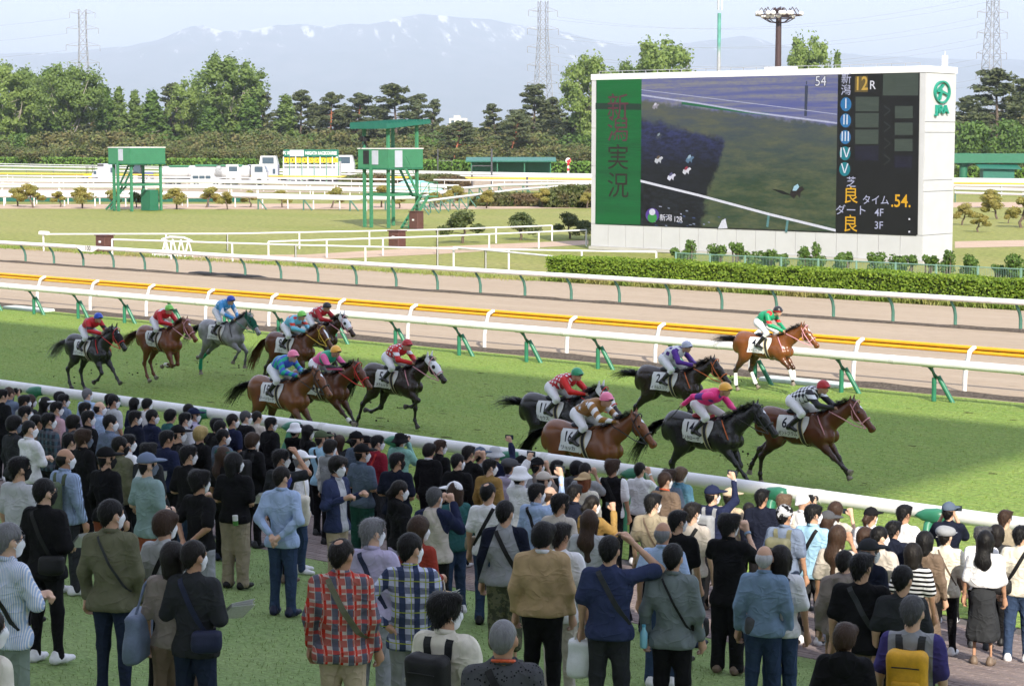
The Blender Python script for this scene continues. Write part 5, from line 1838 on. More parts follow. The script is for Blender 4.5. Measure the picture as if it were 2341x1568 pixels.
# ------------------------------------------------------------------ mountains
_prof=[(-500,175),(-250,150),(-120,135),(0,128),(100,126),(200,119),(300,111),(370,95),(440,67),(470,64),(520,76),(580,75),(640,61),(720,62),(800,60),(850,57),(900,48),(960,38),(1010,41),(1060,47),(1120,52),(1170,60),(1240,67),(1300,84),(1360,99),(1450,110),(1550,107),(1620,98),(1690,84),(1720,86),(1760,100),(1850,116),(2000,128),(2200,136),(2341,142),(2600,160),(2900,190)]
_px=np.array([q[0] for q in _prof],float); _py=np.array([q[1] for q in _prof],float)
MD=20000.0
rng_=np.random.default_rng(5)
def vnoise(x,y,seed):
 r=np.random.default_rng(seed)
 T_=r.uniform(-1,1,(64,64))
 xi,yi=np.floor(x).astype(int),np.floor(y).astype(int)
 fx,fy=x - xi,y - yi
 fx,fy=fx*fx*(3 - 2*fx),fy*fy*(3 - 2*fy)
 g=lambda a,b: T_[a % 64,b % 64]
 return (g(xi,yi)*(1 - fx) + g(xi + 1,yi)*fx)*(1 - fy) + (g(xi,yi + 1)*(1 - fx) + g(xi + 1,yi + 1)*fx)*fy
NXm,NYm=520,90
gx=np.linspace(-500,2900,NXm)
dep=np.linspace(-6500,4500,NYm)
GX,GD=np.meshgrid(gx,dep,indexing='ij')
prof_z=(np.interp(GX,_px,_py))
Zr=CAMH + (YHOR - prof_z)/FOC*MD
fall=np.where(GD < 0,1 - (np.abs(GD)/6500) ** 0.85,1 - (GD/4500) ** 1.0*.95)
X_=(GX - 1170.5)/FOC*MD
rid=np.zeros_like(X_)
amp,fr=1.0,1/1500.0
for o_ in range(5):
 rid+=amp*(1 - 2*np.abs(vnoise(X_*fr + 7*o_,(GD*.8 + X_*.25)*fr + 3*o_,90 + o_)))
 amp *= .52; fr *= 2.05
prox=np.clip(np.abs(GD)/1600,0,1)
Zm=Zr*np.clip(fall,0,1) + rid*85*(0.25 + .75*prox)*np.clip(fall + .1,0,1)
jag=np.zeros_like(X_[:,:1])
for o_,(f_,a_) in enumerate(((1/900,26),(1/380,15),(1/160,8))):
 jag+=a_*(1 - 2*np.abs(vnoise(X_[:,:1]*f_ + 11*o_,X_[:,:1]*0 + 2.3*o_,120 + o_)))
Zm=np.minimum(Zm,(Zr + jag)*(1 - .1*prox))
Zm[GD < -6300]=-20
f_=MD + GD
wx=X_*math.cos(PHI) - f_*math.sin(PHI)
wy=X_*math.sin(PHI) + f_*math.cos(PHI)
Vm=np.stack([wx,wy,Zm],-1).reshape(-1,3)
ii=np.arange(NXm*NYm).reshape(NXm,NYm)
Fm=np.stack([ii[:-1,:-1],ii[1:,:-1],ii[1:,1:],ii[:-1,1:]],-1).reshape(-1,4)
g=NT('snow_streaked_mountain')
pos=g.n('NewGeometry')
sx_,sy_,sz_=g.sep(pos.outputs['Position'])
nz=g.sep(pos.outputs['Normal'])[2]
xa=g.math('ADD',g.math('MULTIPLY',sx_,math.cos(PHI)),g.math('MULTIPLY',sy_,math.sin(PHI)))
da=g.math('SUBTRACT',g.math('MULTIPLY',sy_,math.cos(PHI)),g.math('MULTIPLY',sx_,math.sin(PHI)))
cv=g.n('CombineXYZ')
g.l(g.math('MULTIPLY',g.math('ADD',xa,g.math('MULTIPLY',sz_,.55)),.0075),cv.inputs[0]); g.l(g.math('MULTIPLY',da,.0012),cv.inputs[1]); g.l(g.math('MULTIPLY',sz_,.0022),cv.inputs[2])
sn=g.noise(1.0,5,0.66,cv.outputs[0])
hgt=g.rng(sz_,420,1150,-0.16,0.10)
snow=g.rng(g.math('ADD',sn,hgt),0.60,0.68,0,.85)
rock=g.mix(g.rng(g.noise(0.004,4),.3,.7),(0.045,0.075,0.055),(0.11,0.12,0.11))
g.out(g.mix(snow,rock,(0.86,0.86,0.90)),0.9,0.1)
_me=np_mesh('mountain_range',Vm,Fm,True)
_me.materials.append(g.m)
_o=new_obj('mountain_range',_me)
tag(_o,None,None,None, 'structure')
# air: pale haze between here and the mountains
_b=MB(); _b.box(-33000,33000,-33000,33000,-22.0,1500)
hz=_b.build('haze',None)
hz.data.materials.clear()
hm=bpy.data.materials.new('pale_haze'); hm.use_nodes=True
hm.node_tree.nodes.clear()
ho=hm.node_tree.nodes.new('ShaderNodeOutputMaterial')
hv=hm.node_tree.nodes.new('ShaderNodeVolumePrincipled')
hv.inputs['Color'].default_value=(0.72,0.83,1.0,1)
hv.inputs['Density'].default_value=1.05e-4
hv.inputs['Anisotropy'].default_value=0.0
hm.node_tree.links.new(hv.outputs[0],ho.inputs['Volume'])
hz.data.materials.append(hm)
tag(hz, 'pale blue haze in the air', 'haze',None, 'stuff')
hz.display_type='WIRE'
# ------------------------------------------------------------------ rounded organic surfaces
def _prim(p,X,Y,Z):
 if p[0] == 'c':
  _,a,b,ra,rb,sc,k=p
  sx,sy,sz=sc
  px,py,pz=(X - a[0])/sx,(Y - a[1])/sy,(Z - a[2])/sz
  bx,by,bz=(b[0] - a[0])/sx,(b[1] - a[1])/sy,(b[2] - a[2])/sz
  L2=bx*bx + by*by + bz*bz + 1e-12
  t=np.clip((px*bx + py*by + pz*bz)/L2,0,1)
  d=np.sqrt((px - t*bx) ** 2 + (py - t*by) ** 2 + (pz - t*bz) ** 2) - (ra + (rb - ra)*t)
  return d*min(sc)
 _,c,r,Rm,k=p
 px,py,pz=X - c[0],Y - c[1],Z - c[2]
 if p[0] == 'b':
  qx,qy,qz=np.abs(px) - r[0] + Rm,np.abs(py) - r[1] + Rm,np.abs(pz) - r[2] + Rm
  o=np.sqrt(np.maximum(qx,0) ** 2 + np.maximum(qy,0) ** 2 + np.maximum(qz,0) ** 2)
  return o + np.minimum(np.maximum(np.maximum(qx,qy),qz),0) - Rm
 if Rm is not None:
  px,py,pz=(Rm[0][0]*px + Rm[1][0]*py + Rm[2][0]*pz,
                      Rm[0][1]*px + Rm[1][1]*py + Rm[2][1]*pz,
                      Rm[0][2]*px + Rm[1][2]*py + Rm[2][2]*pz)
 q=np.sqrt((px/r[0]) ** 2 + (py/r[1]) ** 2 + (pz/r[2]) ** 2)
 g=np.sqrt((px/r[0] ** 2) ** 2 + (py/r[1] ** 2) ** 2 + (pz/r[2] ** 2) ** 2) + 1e-9
 return np.clip(q*(q - 1)/g,-1,2)
def _bounds(p):
 if p[0] == 'c':
  _,a,b,ra,rb,sc,k=p
  r=max(ra,rb)
  lo=[min(a[i],b[i]) - r*sc[i] for i in range(3)]
  hi=[max(a[i],b[i]) + r*sc[i] for i in range(3)]
 else:
  _,c,r,Rm,k=p
  m=max(r) if Rm is not None and p[0] == 'e' else None
  lo=[c[i] - (m or r[i]) for i in range(3)]
  hi=[c[i] + (m or r[i]) for i in range(3)]
 return lo,hi
def C(a,b,ra,rb=None,sc=(1,1,1),k=0.03):
 return ('c',tuple(a),tuple(b),ra,ra if rb is None else rb,sc,k)
def BX(c,half,r=.02,k=.02):
 return ('b',tuple(c),tuple(half),r,k)
def E_(c,r,rot=None,k=0.03):
 if isinstance(r,(int,float)):
  r=(r,r,r)
 Rm=None
 if rot is not None:
  m=Matrix.Rotation(rot[2],3, 'Z') @ Matrix.Rotation(rot[1],3, 'Y') @ Matrix.Rotation(rot[0],3, 'X')
  Rm=[[m[i][j] for j in range(3)] for i in range(3)]
 return ('e',tuple(c),tuple(r),Rm,k)
def sdf_surface(prims,h,subs=(),wrinkle=0.0,seed=0,wdir=None,planes=()):
 """smooth union of prims minus subs, polygonised with surface nets -> V, F. planes: (normal, offset) keeps n.p < offset"""
 los,his=zip(*[_bounds(p) for p in prims])
 lo=np.min(los,0) - 2.5*h
 hi=np.max(his,0) + 2.5*h
 n=np.ceil((hi - lo)/h).astype(int) + 1
 ax=[lo[i] + h*np.arange(n[i]) for i in range(3)]
 D=np.full(n,1.0,np.float32)
 for p in prims:
  k=p[-1]
  l,u=_bounds(p)
  m=k + 2.2*h
  i0=[max(0,int((l[i] - m - lo[i])/h)) for i in range(3)]
  i1=[min(n[i],int((u[i] + m - lo[i])/h) + 2) for i in range(3)]
  sl=tuple(slice(i0[i],i1[i]) for i in range(3))
  X=ax[0][sl[0]][:,None,None]; Y=ax[1][sl[1]][None,:,None]; Z=ax[2][sl[2]][None,None,:]
  d=_prim(p,X,Y,Z).astype(np.float32)
  o=D[sl]
  hh=np.clip(0.5 + 0.5*(o - d)/k,0,1)
  D[sl]=o*(1 - hh) + d*hh - k*hh*(1 - hh)
 X=ax[0][:,None,None]; Y=ax[1][None,:,None]; Z=ax[2][None,None,:]
 if wrinkle:
  r=random.Random(seed)
  w=0
  for i in range(5):
   f=r.uniform(9,30)
   a=r.uniform(0,6.28); el=r.uniform(-.9,.9)
   if wdir == 'v':
    el=r.uniform(-.35,.35)
   dx,dy,dz=math.cos(a)*math.cos(el),math.sin(a)*math.cos(el),math.sin(el)
   w=w + np.sin(f*(dx*X + dy*Y + dz*Z) + r.uniform(0,6) + 1.6*np.sin(5*(Z + X*r.uniform(-1,1)) + r.uniform(0,6)))/(1 + i*.3)
  D=D + (wrinkle*0.5)*w.astype(np.float32)
 for p in subs:
  d=_prim(p,X,Y,Z).astype(np.float32)
  k=p[-1]
  hh=np.clip(0.5 - 0.5*(D + d)/k,0,1)
  D=D*(1 - hh) + (-d)*hh + k*hh*(1 - hh)
 for nv,off in planes:
  D=np.maximum(D,(nv[0]*X + nv[1]*Y + nv[2]*Z - off).astype(np.float32))
    # ---- surface nets
 ins=D < 0
 cnt=np.zeros(np.array(D.shape) - 1,np.int8)
 for a in (0,1):
  for b in (0,1):
   for c in (0,1):
    cnt+=ins[a:D.shape[0] - 1 + a,b:D.shape[1] - 1 + b,c:D.shape[2] - 1 + c]
 mask=(cnt > 0) & (cnt < 8)
 idx=np.argwhere(mask)
 ids=np.full(mask.shape,-1,np.int32)
 ids[mask]=np.arange(len(idx))
 acc=np.zeros((len(idx),3),np.float32)
 num=np.zeros(len(idx),np.float32)
 corners=[(a,b,c) for a in (0,1) for b in (0,1) for c in (0,1)]
 vals={q: D[idx[:,0] + q[0],idx[:,1] + q[1],idx[:,2] + q[2]] for q in corners}
 for i,q in enumerate(corners):
  for axis in range(3):
   if q[axis] == 1:
    continue
   q2=list(q); q2[axis]=1; q2=tuple(q2)
   d0,d1=vals[q],vals[q2]
   cr=(d0 < 0) != (d1 < 0)
   t=np.where(cr,d0/np.where(cr,d0 - d1,1),0)
   for ax_ in range(3):
    acc[:,ax_]+=np.where(cr,q[ax_] + (t if ax_ == axis else 0),0)
   num+=cr
 V=(idx + acc/num[:,None])*h + lo
 F=[]
 for axis in range(3):
  a1,a2=(axis + 1) % 3,(axis + 2) % 3
  s0=[slice(None)]*3; s1=[slice(None)]*3
  s0[axis]=slice(0,-1); s1[axis]=slice(1,None)
  A,B=ins[tuple(s0)],ins[tuple(s1)]
  e=np.argwhere(A != B)
  e=e[(e[:,a1] > 0) & (e[:,a2] > 0) & (e[:,a1] < D.shape[a1] - 1) & (e[:,a2] < D.shape[a2] - 1)]
  flip=A[tuple(e.T)]
  def cid(o1,o2):
   q=e.copy(); q[:,a1]-=o1; q[:,a2]-=o2
   return ids[tuple(q.T)]
  quad=np.stack([cid(1,1),cid(0,1),cid(0,0),cid(1,0)],1)
  quad=np.where(flip[:,None],quad,quad[:,::-1])
  F.append(quad)
 F=np.concatenate(F)
 return V.astype(np.float32),F[(F >= 0).all(1)]
def join_vf(*parts):
 V,F,b=[],[],0
 for v,f in parts:
  V.append(v); F.append(f + b); b+=len(v)
 return np.concatenate(V),np.concatenate(F)
def smooth_vf(V,F,it=1,lam=0.5):
 for _ in range(it):
  S=np.zeros_like(V); N=np.zeros(len(V),np.float32)
  for a,b in ((0,1),(1,2),(2,3),(3,0)):
   np.add.at(S,F[:,a],V[F[:,b]]); np.add.at(S,F[:,b],V[F[:,a]])
   np.add.at(N,F[:,a],1); np.add.at(N,F[:,b],1)
  V=V*(1 - lam) + lam*S/np.maximum(N,1)[:,None]
 return V
def vf_mesh(name,V,F,m=None,smooth=True):
 me=np_mesh(name,V,F,smooth)
 me.materials.append(m)
 return me
# ------------------------------------------------------------------ racehorses
from mathutils.bvhtree import BVHTree
def coat_mat(name,body,legs,sheen=0.34,dapple=0.12,lo=0.55,hi=0.95,face=None):
 g=NT('coat_' + name)
 co=g.coord()
 z=g.sep(co)[2]
 n=g.rng(g.noise(5.0,4,0.6),.3,.7)
 b=srgb(body); l=srgb(legs)
 c=g.mix(n,scale3(b,1 - dapple),scale3(b,1 + dapple))
 f=g.rng(g.math('ADD',z,g.math('MULTIPLY',g.noise(6,2),.2)),lo + .1,hi + .1)
 c=g.mix(f,l,c)
 g.out(c,sheen,0.5)
 g.bump(g.noise(60,2,.6,co,(1,3,3)),0.08,0.004)
 return g.m
COAT={
 'black': coat_mat('black',(0.008,0.0075,0.0085),(0.006,0.0055,0.006),.27),
 'darkgrey': coat_mat('dark_grey',(0.014,0.0135,0.0155),(0.01,0.01,0.011),.27),
 'chestnut': coat_mat('chestnut',(0.15,0.045,0.015),(0.12,0.038,0.014),.27),
 'grey': coat_mat('grey',(0.24,0.24,0.255),(0.12,0.12,0.13),.27,.25),
 'bay': coat_mat('bay',(0.11,0.036,0.012),(0.014,0.009,0.007),.27),
 'lightbay': coat_mat('light_bay',(0.155,0.052,0.015),(0.018,0.01,0.007),.27),
 'darkbay': coat_mat('dark_bay',(0.04,0.015,0.008),(0.01,0.007,0.006),.27),
 'brown': coat_mat('brown',(0.022,0.0125,0.009),(0.01,0.007,0.006),.27),
 'rear_bay': coat_mat('red_bay',(0.095,0.028,0.01),(0.014,0.008,0.006),.27),
}
M_HAIRB=mat('black_horse_hair',(0.007,0.006,0.006),.5,.4,.3,20)
M_HAIRC=mat('chestnut_horse_hair',(0.11,0.036,0.014),.5,.4,.3,20)
M_HAIRG=mat('grey_horse_hair',(0.11,0.11,0.12),.5,.4,.4,10)
M_HAIRW=mat('silver_horse_hair',(0.30,0.30,0.32),.5,.4,.4,10)
M_HOOF=mat('hoof_horn',(0.20,0.17,0.14),.55,.3,.25,20)
M_HOOFD=mat('dark_hoof_horn',(0.06,0.052,0.048),.5,.3,.25,20)
M_CLOTHW=mat('white_number_cloth',(0.74,0.75,0.78),.8,.15,.05,10,.15,30)
M_INK=mat('cloth_print_ink',(0.008,0.010,0.022),.7,.2,.05)
M_PAD=mat('white_saddle_pad',(0.70,0.70,0.70),.85,.1,.06,10,.2,40)
M_SADDLE=mat('black_saddle_leather',(0.02,0.025,0.035),.35,.5,.2,10)
M_SADDLER=mat('red_saddle_leather',(0.35,0.02,0.03),.35,.5,.2,10)
M_GIRTHD=mat('dark_girth',(0.035,0.035,0.038),.7,.2,.2,12)
M_GIRTHC=mat('cream_girth_edge',(0.55,0.48,0.30),.7,.2,.1,12)
M_EYE=mat('horse_eye',(0.006,0.004,0.003),.05,.6,.05)
M_STRAPB=mat('black_strap',(0.012,0.012,0.014),.4,.5,.1)
M_STRAPR=mat('red_strap',(0.55,0.02,0.02),.5,.4,.1)
M_STRAPO=mat('orange_strap',(0.62,0.15,0.04),.5,.4,.1)
M_STRAPP=mat('pink_strap',(0.62,0.30,0.36),.5,.4,.1)
M_STRAPY=mat('yellow_strap',(0.62,0.40,0.04),.5,.4,.1)
M_STRAPG=mat('green_strap',(0.01,0.16,0.09),.5,.4,.1)
M_STRAPW=mat('white_strap',(0.72,0.70,0.70),.5,.4,.1)
M_HOODW=mat('white_hood_cloth',(0.75,0.76,0.80),.8,.1,.05)
M_HOODG=mat('dark_green_hood_cloth',(0.012,0.075,0.05),.8,.1,.1)
M_HOODB=mat('black_hood_cloth',(0.02,0.018,0.02),.8,.1,.1)
M_BANDW=mat('white_bandage',(0.75,0.75,0.74),.85,.1,.05)
M_BANDG=mat('green_bandage',(0.02,0.25,0.13),.85,.1,.1)
M_BANDO=mat('orange_bandage',(0.75,0.22,0.09),.85,.1,.1)
HEADP=[C((1.10,0,1.66),(1.27,0,1.50),.118,.105,(1,.74,1),.05),C((1.27,0,1.50),(1.50,0,1.27),.098,.062,(1,.74,1),.04),
         E_((1.20,0,1.49),(.13,.088,.125),(0,.75,0),.03),E_((1.53,0,1.255),(.07,.058,.06),(0,.75,0),.03),E_((1.49,0,1.215),(.055,.045,.045),(0,.6,0),.02),
         C((1.26,.072,1.565),(1.31,.066,1.52),.028,.02,(1,1,1),.02),C((1.26,-.072,1.565),(1.31,-.066,1.52),.028,.02,(1,1,1),.02)]
for _s in (-1,1):
 HEADP.append(C((1.075,_s*.06,1.74),(1.10,_s*.082,1.885),.036,.010,(1,.7,1),.015))
TORSO=[C((-.10,0,1.10),(.34,0,1.095),.285,.298,(1,.86,1),.07),C((-.50,0,1.20),(-.10,0,1.11),.225,.283,(1,.88,1),.07),
         E_((-.66,0,1.22),(.30,.245,.265),None,.08),C((-.74,0,1.365),(.0,0,1.33),.125,.095,(1,1.25,1),.08),
         E_((.48,0,1.06),(.25,.205,.31),(0,.2,0),.06),C((.36,0,1.38),(.05,0,1.345),.10,.095,(1,.70,1),.08),
         C((.44,0,1.20),(.78,0,1.45),.262,.178,(1,.56,1),.07),C((.78,0,1.45),(1.09,0,1.66),.178,.118,(1,.60,1),.05)]
for _s in (-1,1):
 TORSO+=[C((.32,_s*.11,1.33),(.56,_s*.165,1.02),.105,.12,(1,.75,1),.035),E_((.38,_s*.185,1.03),(.15,.07,.12),(0,.4,0),.03),E_((.68,_s*.085,1.03),(.10,.085,.13),None,.03),
              C((-.68,_s*.125,1.22),(-.52,_s*.15,.92),.225,.155,(1,.62,1),.04),E_((-.46,_s*.13,1.30),(.20,.10,.12),(0,.25,0),.04),
              E_((-.83,_s*.10,1.12),(.14,.105,.21),None,.04),E_((-.42,_s*.165,1.0),(.10,.06,.13),(0,-.3,0),.03)]
def seg(p,ang,L):
 return (p[0] + math.sin(R(ang))*L,p[1],p[2] - math.cos(R(ang))*L)
def leg_points(kind,side,a):
 s=side
 if kind == 'F':
  e=(.47,s*.145,.93)
  k=seg(e,a[0],.43); f=seg(k,a[1],.27); h=seg(f,a[2],.13); t=seg(h,a[2] + 8,.075)
  return [e,k,f,h,t]
 st=seg((-.62,s*.13,1.20),a[0],.37)
 st=(st[0],s*.145,st[2])
 k=seg(st,a[1],.46); f=seg(k,a[2],.35); h=seg(f,a[3],.13); t=seg(h,a[3] + 8,.075)
 return [(-.62,s*.13,1.2),st,k,f,h,t]
def leg_prims(kind,pts):
 if kind == 'F':
  e,k,f,h,t=pts
  return [C(e,Vector(e).lerp(Vector(k),.55),.118,.078,(1,.80,1),.05),C(Vector(e).lerp(Vector(k),.5),k,.078,.048,(1,.85,1),.03),E_(k,(.058,.052,.062),None,.03),C(k,f,.040,.035,(1,.85,1),.03),E_(f,(.05,.045,.048),None,.025),C(f,h,.036,.040,(1,1,1),.02)]
 hp,st,k,f,h,t=pts
 return [C(hp,st,.21,.145,(1,.62,1),.06),C(st,Vector(st).lerp(Vector(k),.55),.140,.080,(1,.72,1),.05),C(Vector(st).lerp(Vector(k),.5),k,.082,.052,(1,.75,1),.04),E_(k,(.070,.052,.075),None,.03),C(k,f,.045,.038,(1,.85,1),.03),E_(f,(.052,.046,.05),None,.025),C(f,h,.038,.042,(1,1,1),.02)]
POSES = {   # fore right, fore left, hind right, hind left (degrees from vertical, forward positive); float height
 'reach': (((48,52,62),(40,34,30),(22,-42,-4,8),(2,-58,-30,-20)),0.0),
 'gather': (((30,-42,-70),(46,38,48),(18,-48,10,30),(30,-30,12,40)),0.0),
 'collect': (((26,-82,-70),(8,-70,-95),(32,-22,18,40),(24,-34,22,50)),0.10),
 'fly': (((62,-38,-40),(52,-12,-10),(8,-36,-8,4),(14,-48,-58,-90)),0.02),
 'fold': (((66,-52,-88),(4,-4,26),(6,-46,-22,-30),(30,-20,-66,-100)),0.0),
 'stride': (((46,22,10),(40,6,-14),(4,-34,2,20),(34,-18,24,34)),0.0),
 'push': (((18,-70,-80),(40,-20,-40),(6,-46,-20,-6),(-4,-52,-34,-20)),0.0),
 'drive': (((44,44,40),(28,-30,-50),(28,-34,6,24),(16,-46,-8,10)),0.0),
}
HORSE_H=0.021
_torso_bvh=None
HM={}
def horse_body(pose):
 """-> body mesh, hoof list, drop"""
 if pose in HM:
  return HM[pose]
 angs,flt=POSES[pose]
 prims=list(TORSO) + list(HEADP)
 hoofs=[]
 legs=[]
 for kind,side,a in (('F',-1,angs[0]),('F',1,angs[1]),('H',-1,angs[2]),('H',1,angs[3])):
  pts=leg_points(kind,side,a)
  legs.append((kind,side,pts))
  prims+=leg_prims(kind,pts)
  hoofs.append((pts[-2],pts[-1]))
 low=min(min(h[0][2] - .03,h[1][2]) for h in hoofs) - .015
 dz=-low + flt
 V,F=sdf_surface(prims,HORSE_H)
 V=smooth_vf(V,F,1,.35)
 me=vf_mesh('racehorse',V,F)
 hm=[]
 for p0,p1 in hoofs:
  b=MB()
  p0,p1=Vector(p0),Vector(p1)
  d=(p1 - p0).normalized()
  b.tube([p0 - d*.01,p0 + d*.03,p1],[.044,.054,.066],10)
  m=b.mesh('hoof',True); m.materials.append(None)
  hm.append(m)
 HM[pose]=(me,hm,dz,legs)
 return HM[pose]
_tv,_tf=sdf_surface(TORSO + HEADP,0.022)
TBVH=BVHTree.FromPolygons([tuple(q) for q in _tv],[tuple(int(i) for i in q) for q in _tf])
def side_y(x,z,s=-1):
 """distance of the flank from the middle plane"""
 h=TBVH.ray_cast(Vector((x,s*1.0,z)),Vector((0,-s,0)))
 return abs(h[0].y) if h[0] is not None else 0.03
def wrap_patch(poly_rows,off,sides=(-1,),name='saddle_cloth'):
 """cloth draped on both flanks; poly_rows: list of rows of (x, z) from top to bottom, equal lengths"""
 b=MB()
 nr,nc=len(poly_rows),len(poly_rows[0])
 for s in sides:
  base=len(b.v)
  for row in poly_rows:
   for x,z in row:
    y=side_y(x,z,s) + off
    b.v.append((x,s*y,z))
  for i in range(nr - 1):
   for j in range(nc - 1):
    a=base + i*nc + j
    f=(a,a + nc,a + nc + 1,a + 1)
    b.f.append(f if s < 0 else f[::-1]); b.mi.append(0)
 return b.mesh(name,True)
def grid_rows(top,bot,xs_top,xs_bot,nr=8,nc=9,sag=0.0):
 rows=[]
 for i in range(nr):
  t=i/(nr - 1)
  z0=top + (bot - top)*t
  xa=xs_top[0] + (xs_bot[0] - xs_top[0])*t
  xb=xs_top[1] + (xs_bot[1] - xs_top[1])*t
  rows.append([(xa + (xb - xa)*j/(nc - 1),z0) for j in range(nc)])
 return rows
ME_CLOTH,ME_CLOTH2=[wrap_patch(grid_rows(1.385,.975,(-.38,.10),(-.45,.02)),.014,(q,)) for q in (-1,1)]
ME_CLOTH.materials.append(M_CLOTHW); ME_CLOTH2.materials.append(M_CLOTHW)
_rows=[]
for i in range(9):
 t=i/8
 z=1.39 - .43*t
 wd=.20*math.sin(math.pi*min(1,.42 + .58*t)) ** .6 + .02
 _rows.append([(.03 + (wd*1.15)*j/6,z) for j in range(7)])
ME_PAD,ME_PAD2=[wrap_patch(_rows,.019,(q,), 'saddle_pad') for q in (-1,1)]
ME_PAD.materials.append(M_PAD); ME_PAD2.materials.append(M_PAD)
def girth_mesh(x0,x1,off,slant=.10):
 b=MB()
 n=18
 for i in range(n + 1):
  w=math.pi*i/n
  z=1.12 + .22*math.cos(w)
  for x in (x0,x1):
   xx=x + slant*(1.34 - z)/.5
   if i == n:
    h=TBVH.ray_cast(Vector((xx,0,.3)),Vector((0,0,1)))
    b.v.append((xx,0,(h[0].z if h[0] else .82) - off))
   else:
    zz=1.36 - (1.36 - .84)*i/n
    b.v.append((xx,-(side_y(xx,zz) + off),zz))
 for i in range(n):
  b.f.append((2*i,2*i + 1,2*i + 3,2*i + 2)); b.mi.append(0)
 k=len(b.v)
 b.v+=[(x,-y,z) for x,y,z in b.v]
 b.f+=[tuple(k + q for q in f[::-1]) for f in b.f[:n]]; b.mi+=[0]*n
 return b.mesh('girth',True)
ME_GIRTH=girth_mesh(.055,.125,.022); ME_GIRTH.materials.append(M_GIRTHD)
ME_GIRTH2=girth_mesh(.035,.055,.024); ME_GIRTH2.materials.append(M_GIRTHC)
ME_GIRTH3=girth_mesh(.125,.145,.024); ME_GIRTH3.materials.append(M_GIRTHC)
_v,_f=sdf_surface([C((-.22,0,1.435),(.10,0,1.43),.05,.05,(1,2.2,.7),.04),C((-.24,0,1.46),(-.16,0,1.45),.06,.05,(1,1.9,.6),.04),C((.14,0,1.47),(.08,0,1.44),.04,.05,(1,1.2,.8),.03),C((-.02,-.16,1.36),(.03,-.20,1.18),.07,.045,(1,.35,1),.03),C((-.02,.16,1.36),(.03,.20,1.18),.07,.045,(1,.35,1),.03)],.022)
ME_SADDLE=vf_mesh('saddle',_v,_f)
def strap(pts,r=.013,n=6):
 b=MB()
 b.tube(pts,r,n)
 return b
def head_ring(x,z,tilt,ry,rz,r=.013,k=18):
 pts=[]
 for i in range(k + 1):
  w=2*math.pi*i/k
  dy,dd=ry*math.cos(w),rz*math.sin(w)
  pts.append((x + dd*math.sin(tilt),dy,z + dd*math.cos(tilt)))
 return pts
_b=MB()
_b.tube(head_ring(1.385, 1.385, .78, .082, .105), .012, 6)                                   # noseband
_b.tube(head_ring(1.17, 1.66, .45, .095, .125), .011, 6)                                      # browband
for s in (-1,1):
 _b.tube([(1.095, s * .085, 1.70), (1.20, s * .098, 1.53), (1.345, s * .084, 1.345), (1.42, s * .062, 1.25)], .011, 6)   # cheek strap
 _b.tube([(1.095,s*.07,1.72),(1.14,s*.085,1.45),(1.17,s*.02,1.36)],.009,6)
ME_BRIDLE=_b.mesh('bridle',True); ME_BRIDLE.materials.append(None)
_b=MB()
for s in (-1,1):
 _b.tube([(1.42,s*.068,1.25),(1.20,s*.11,1.30),(.95,s*.135,1.42),(.66,s*.10,1.52)],.010,6)
_b.tube([(.66,-.10,1.52),(.62,-.03,1.54),(.62,.03,1.54),(.66,.10,1.52)],.012,6)
ME_REIN=_b.mesh('reins',True); ME_REIN.materials.append(None)
_b=MB()
for s in (-1,1):
 pts=[]
 for i in range(9):
  t=i/8
  x=.40 + .24*math.sin(t*1.6); z=1.42 - .52*t
  pts.append((x + .02,s*(max(.02,side_y(x,z)) + .012)*(1 - t ** 5),z))
 _b.tube(pts,.012,6)
ME_BREAST=_b.mesh('breast_strap',True); ME_BREAST.materials.append(None)
_b=MB()
for s in (-1,1):
 _b.ell((1.275,s*.088,1.56),(.026,.014,.022),10,7)
ME_EYES=None
_b1=MB(); _b1.ell((1.275,-.090,1.56),(.026,.014,.022),10,7); ME_EYE_R=_b1.mesh('eye',True); ME_EYE_R.materials.append(M_EYE)
_b1=MB(); _b1.ell((1.275,.090,1.56),(.026,.014,.022),10,7); ME_EYE_L=_b1.mesh('eye',True); ME_EYE_L.materials.append(M_EYE)
ME_NOSTRIL=[]
for _s in (-1,1):
 _b1=MB(); _b1.tube([(1.555,_s*.044,1.265),(1.575,_s*.038,1.25)],[.016,.010],7)
 ME_NOSTRIL.append(_b1.mesh('nostril',True)); ME_NOSTRIL[-1].materials.append(M_EYE)
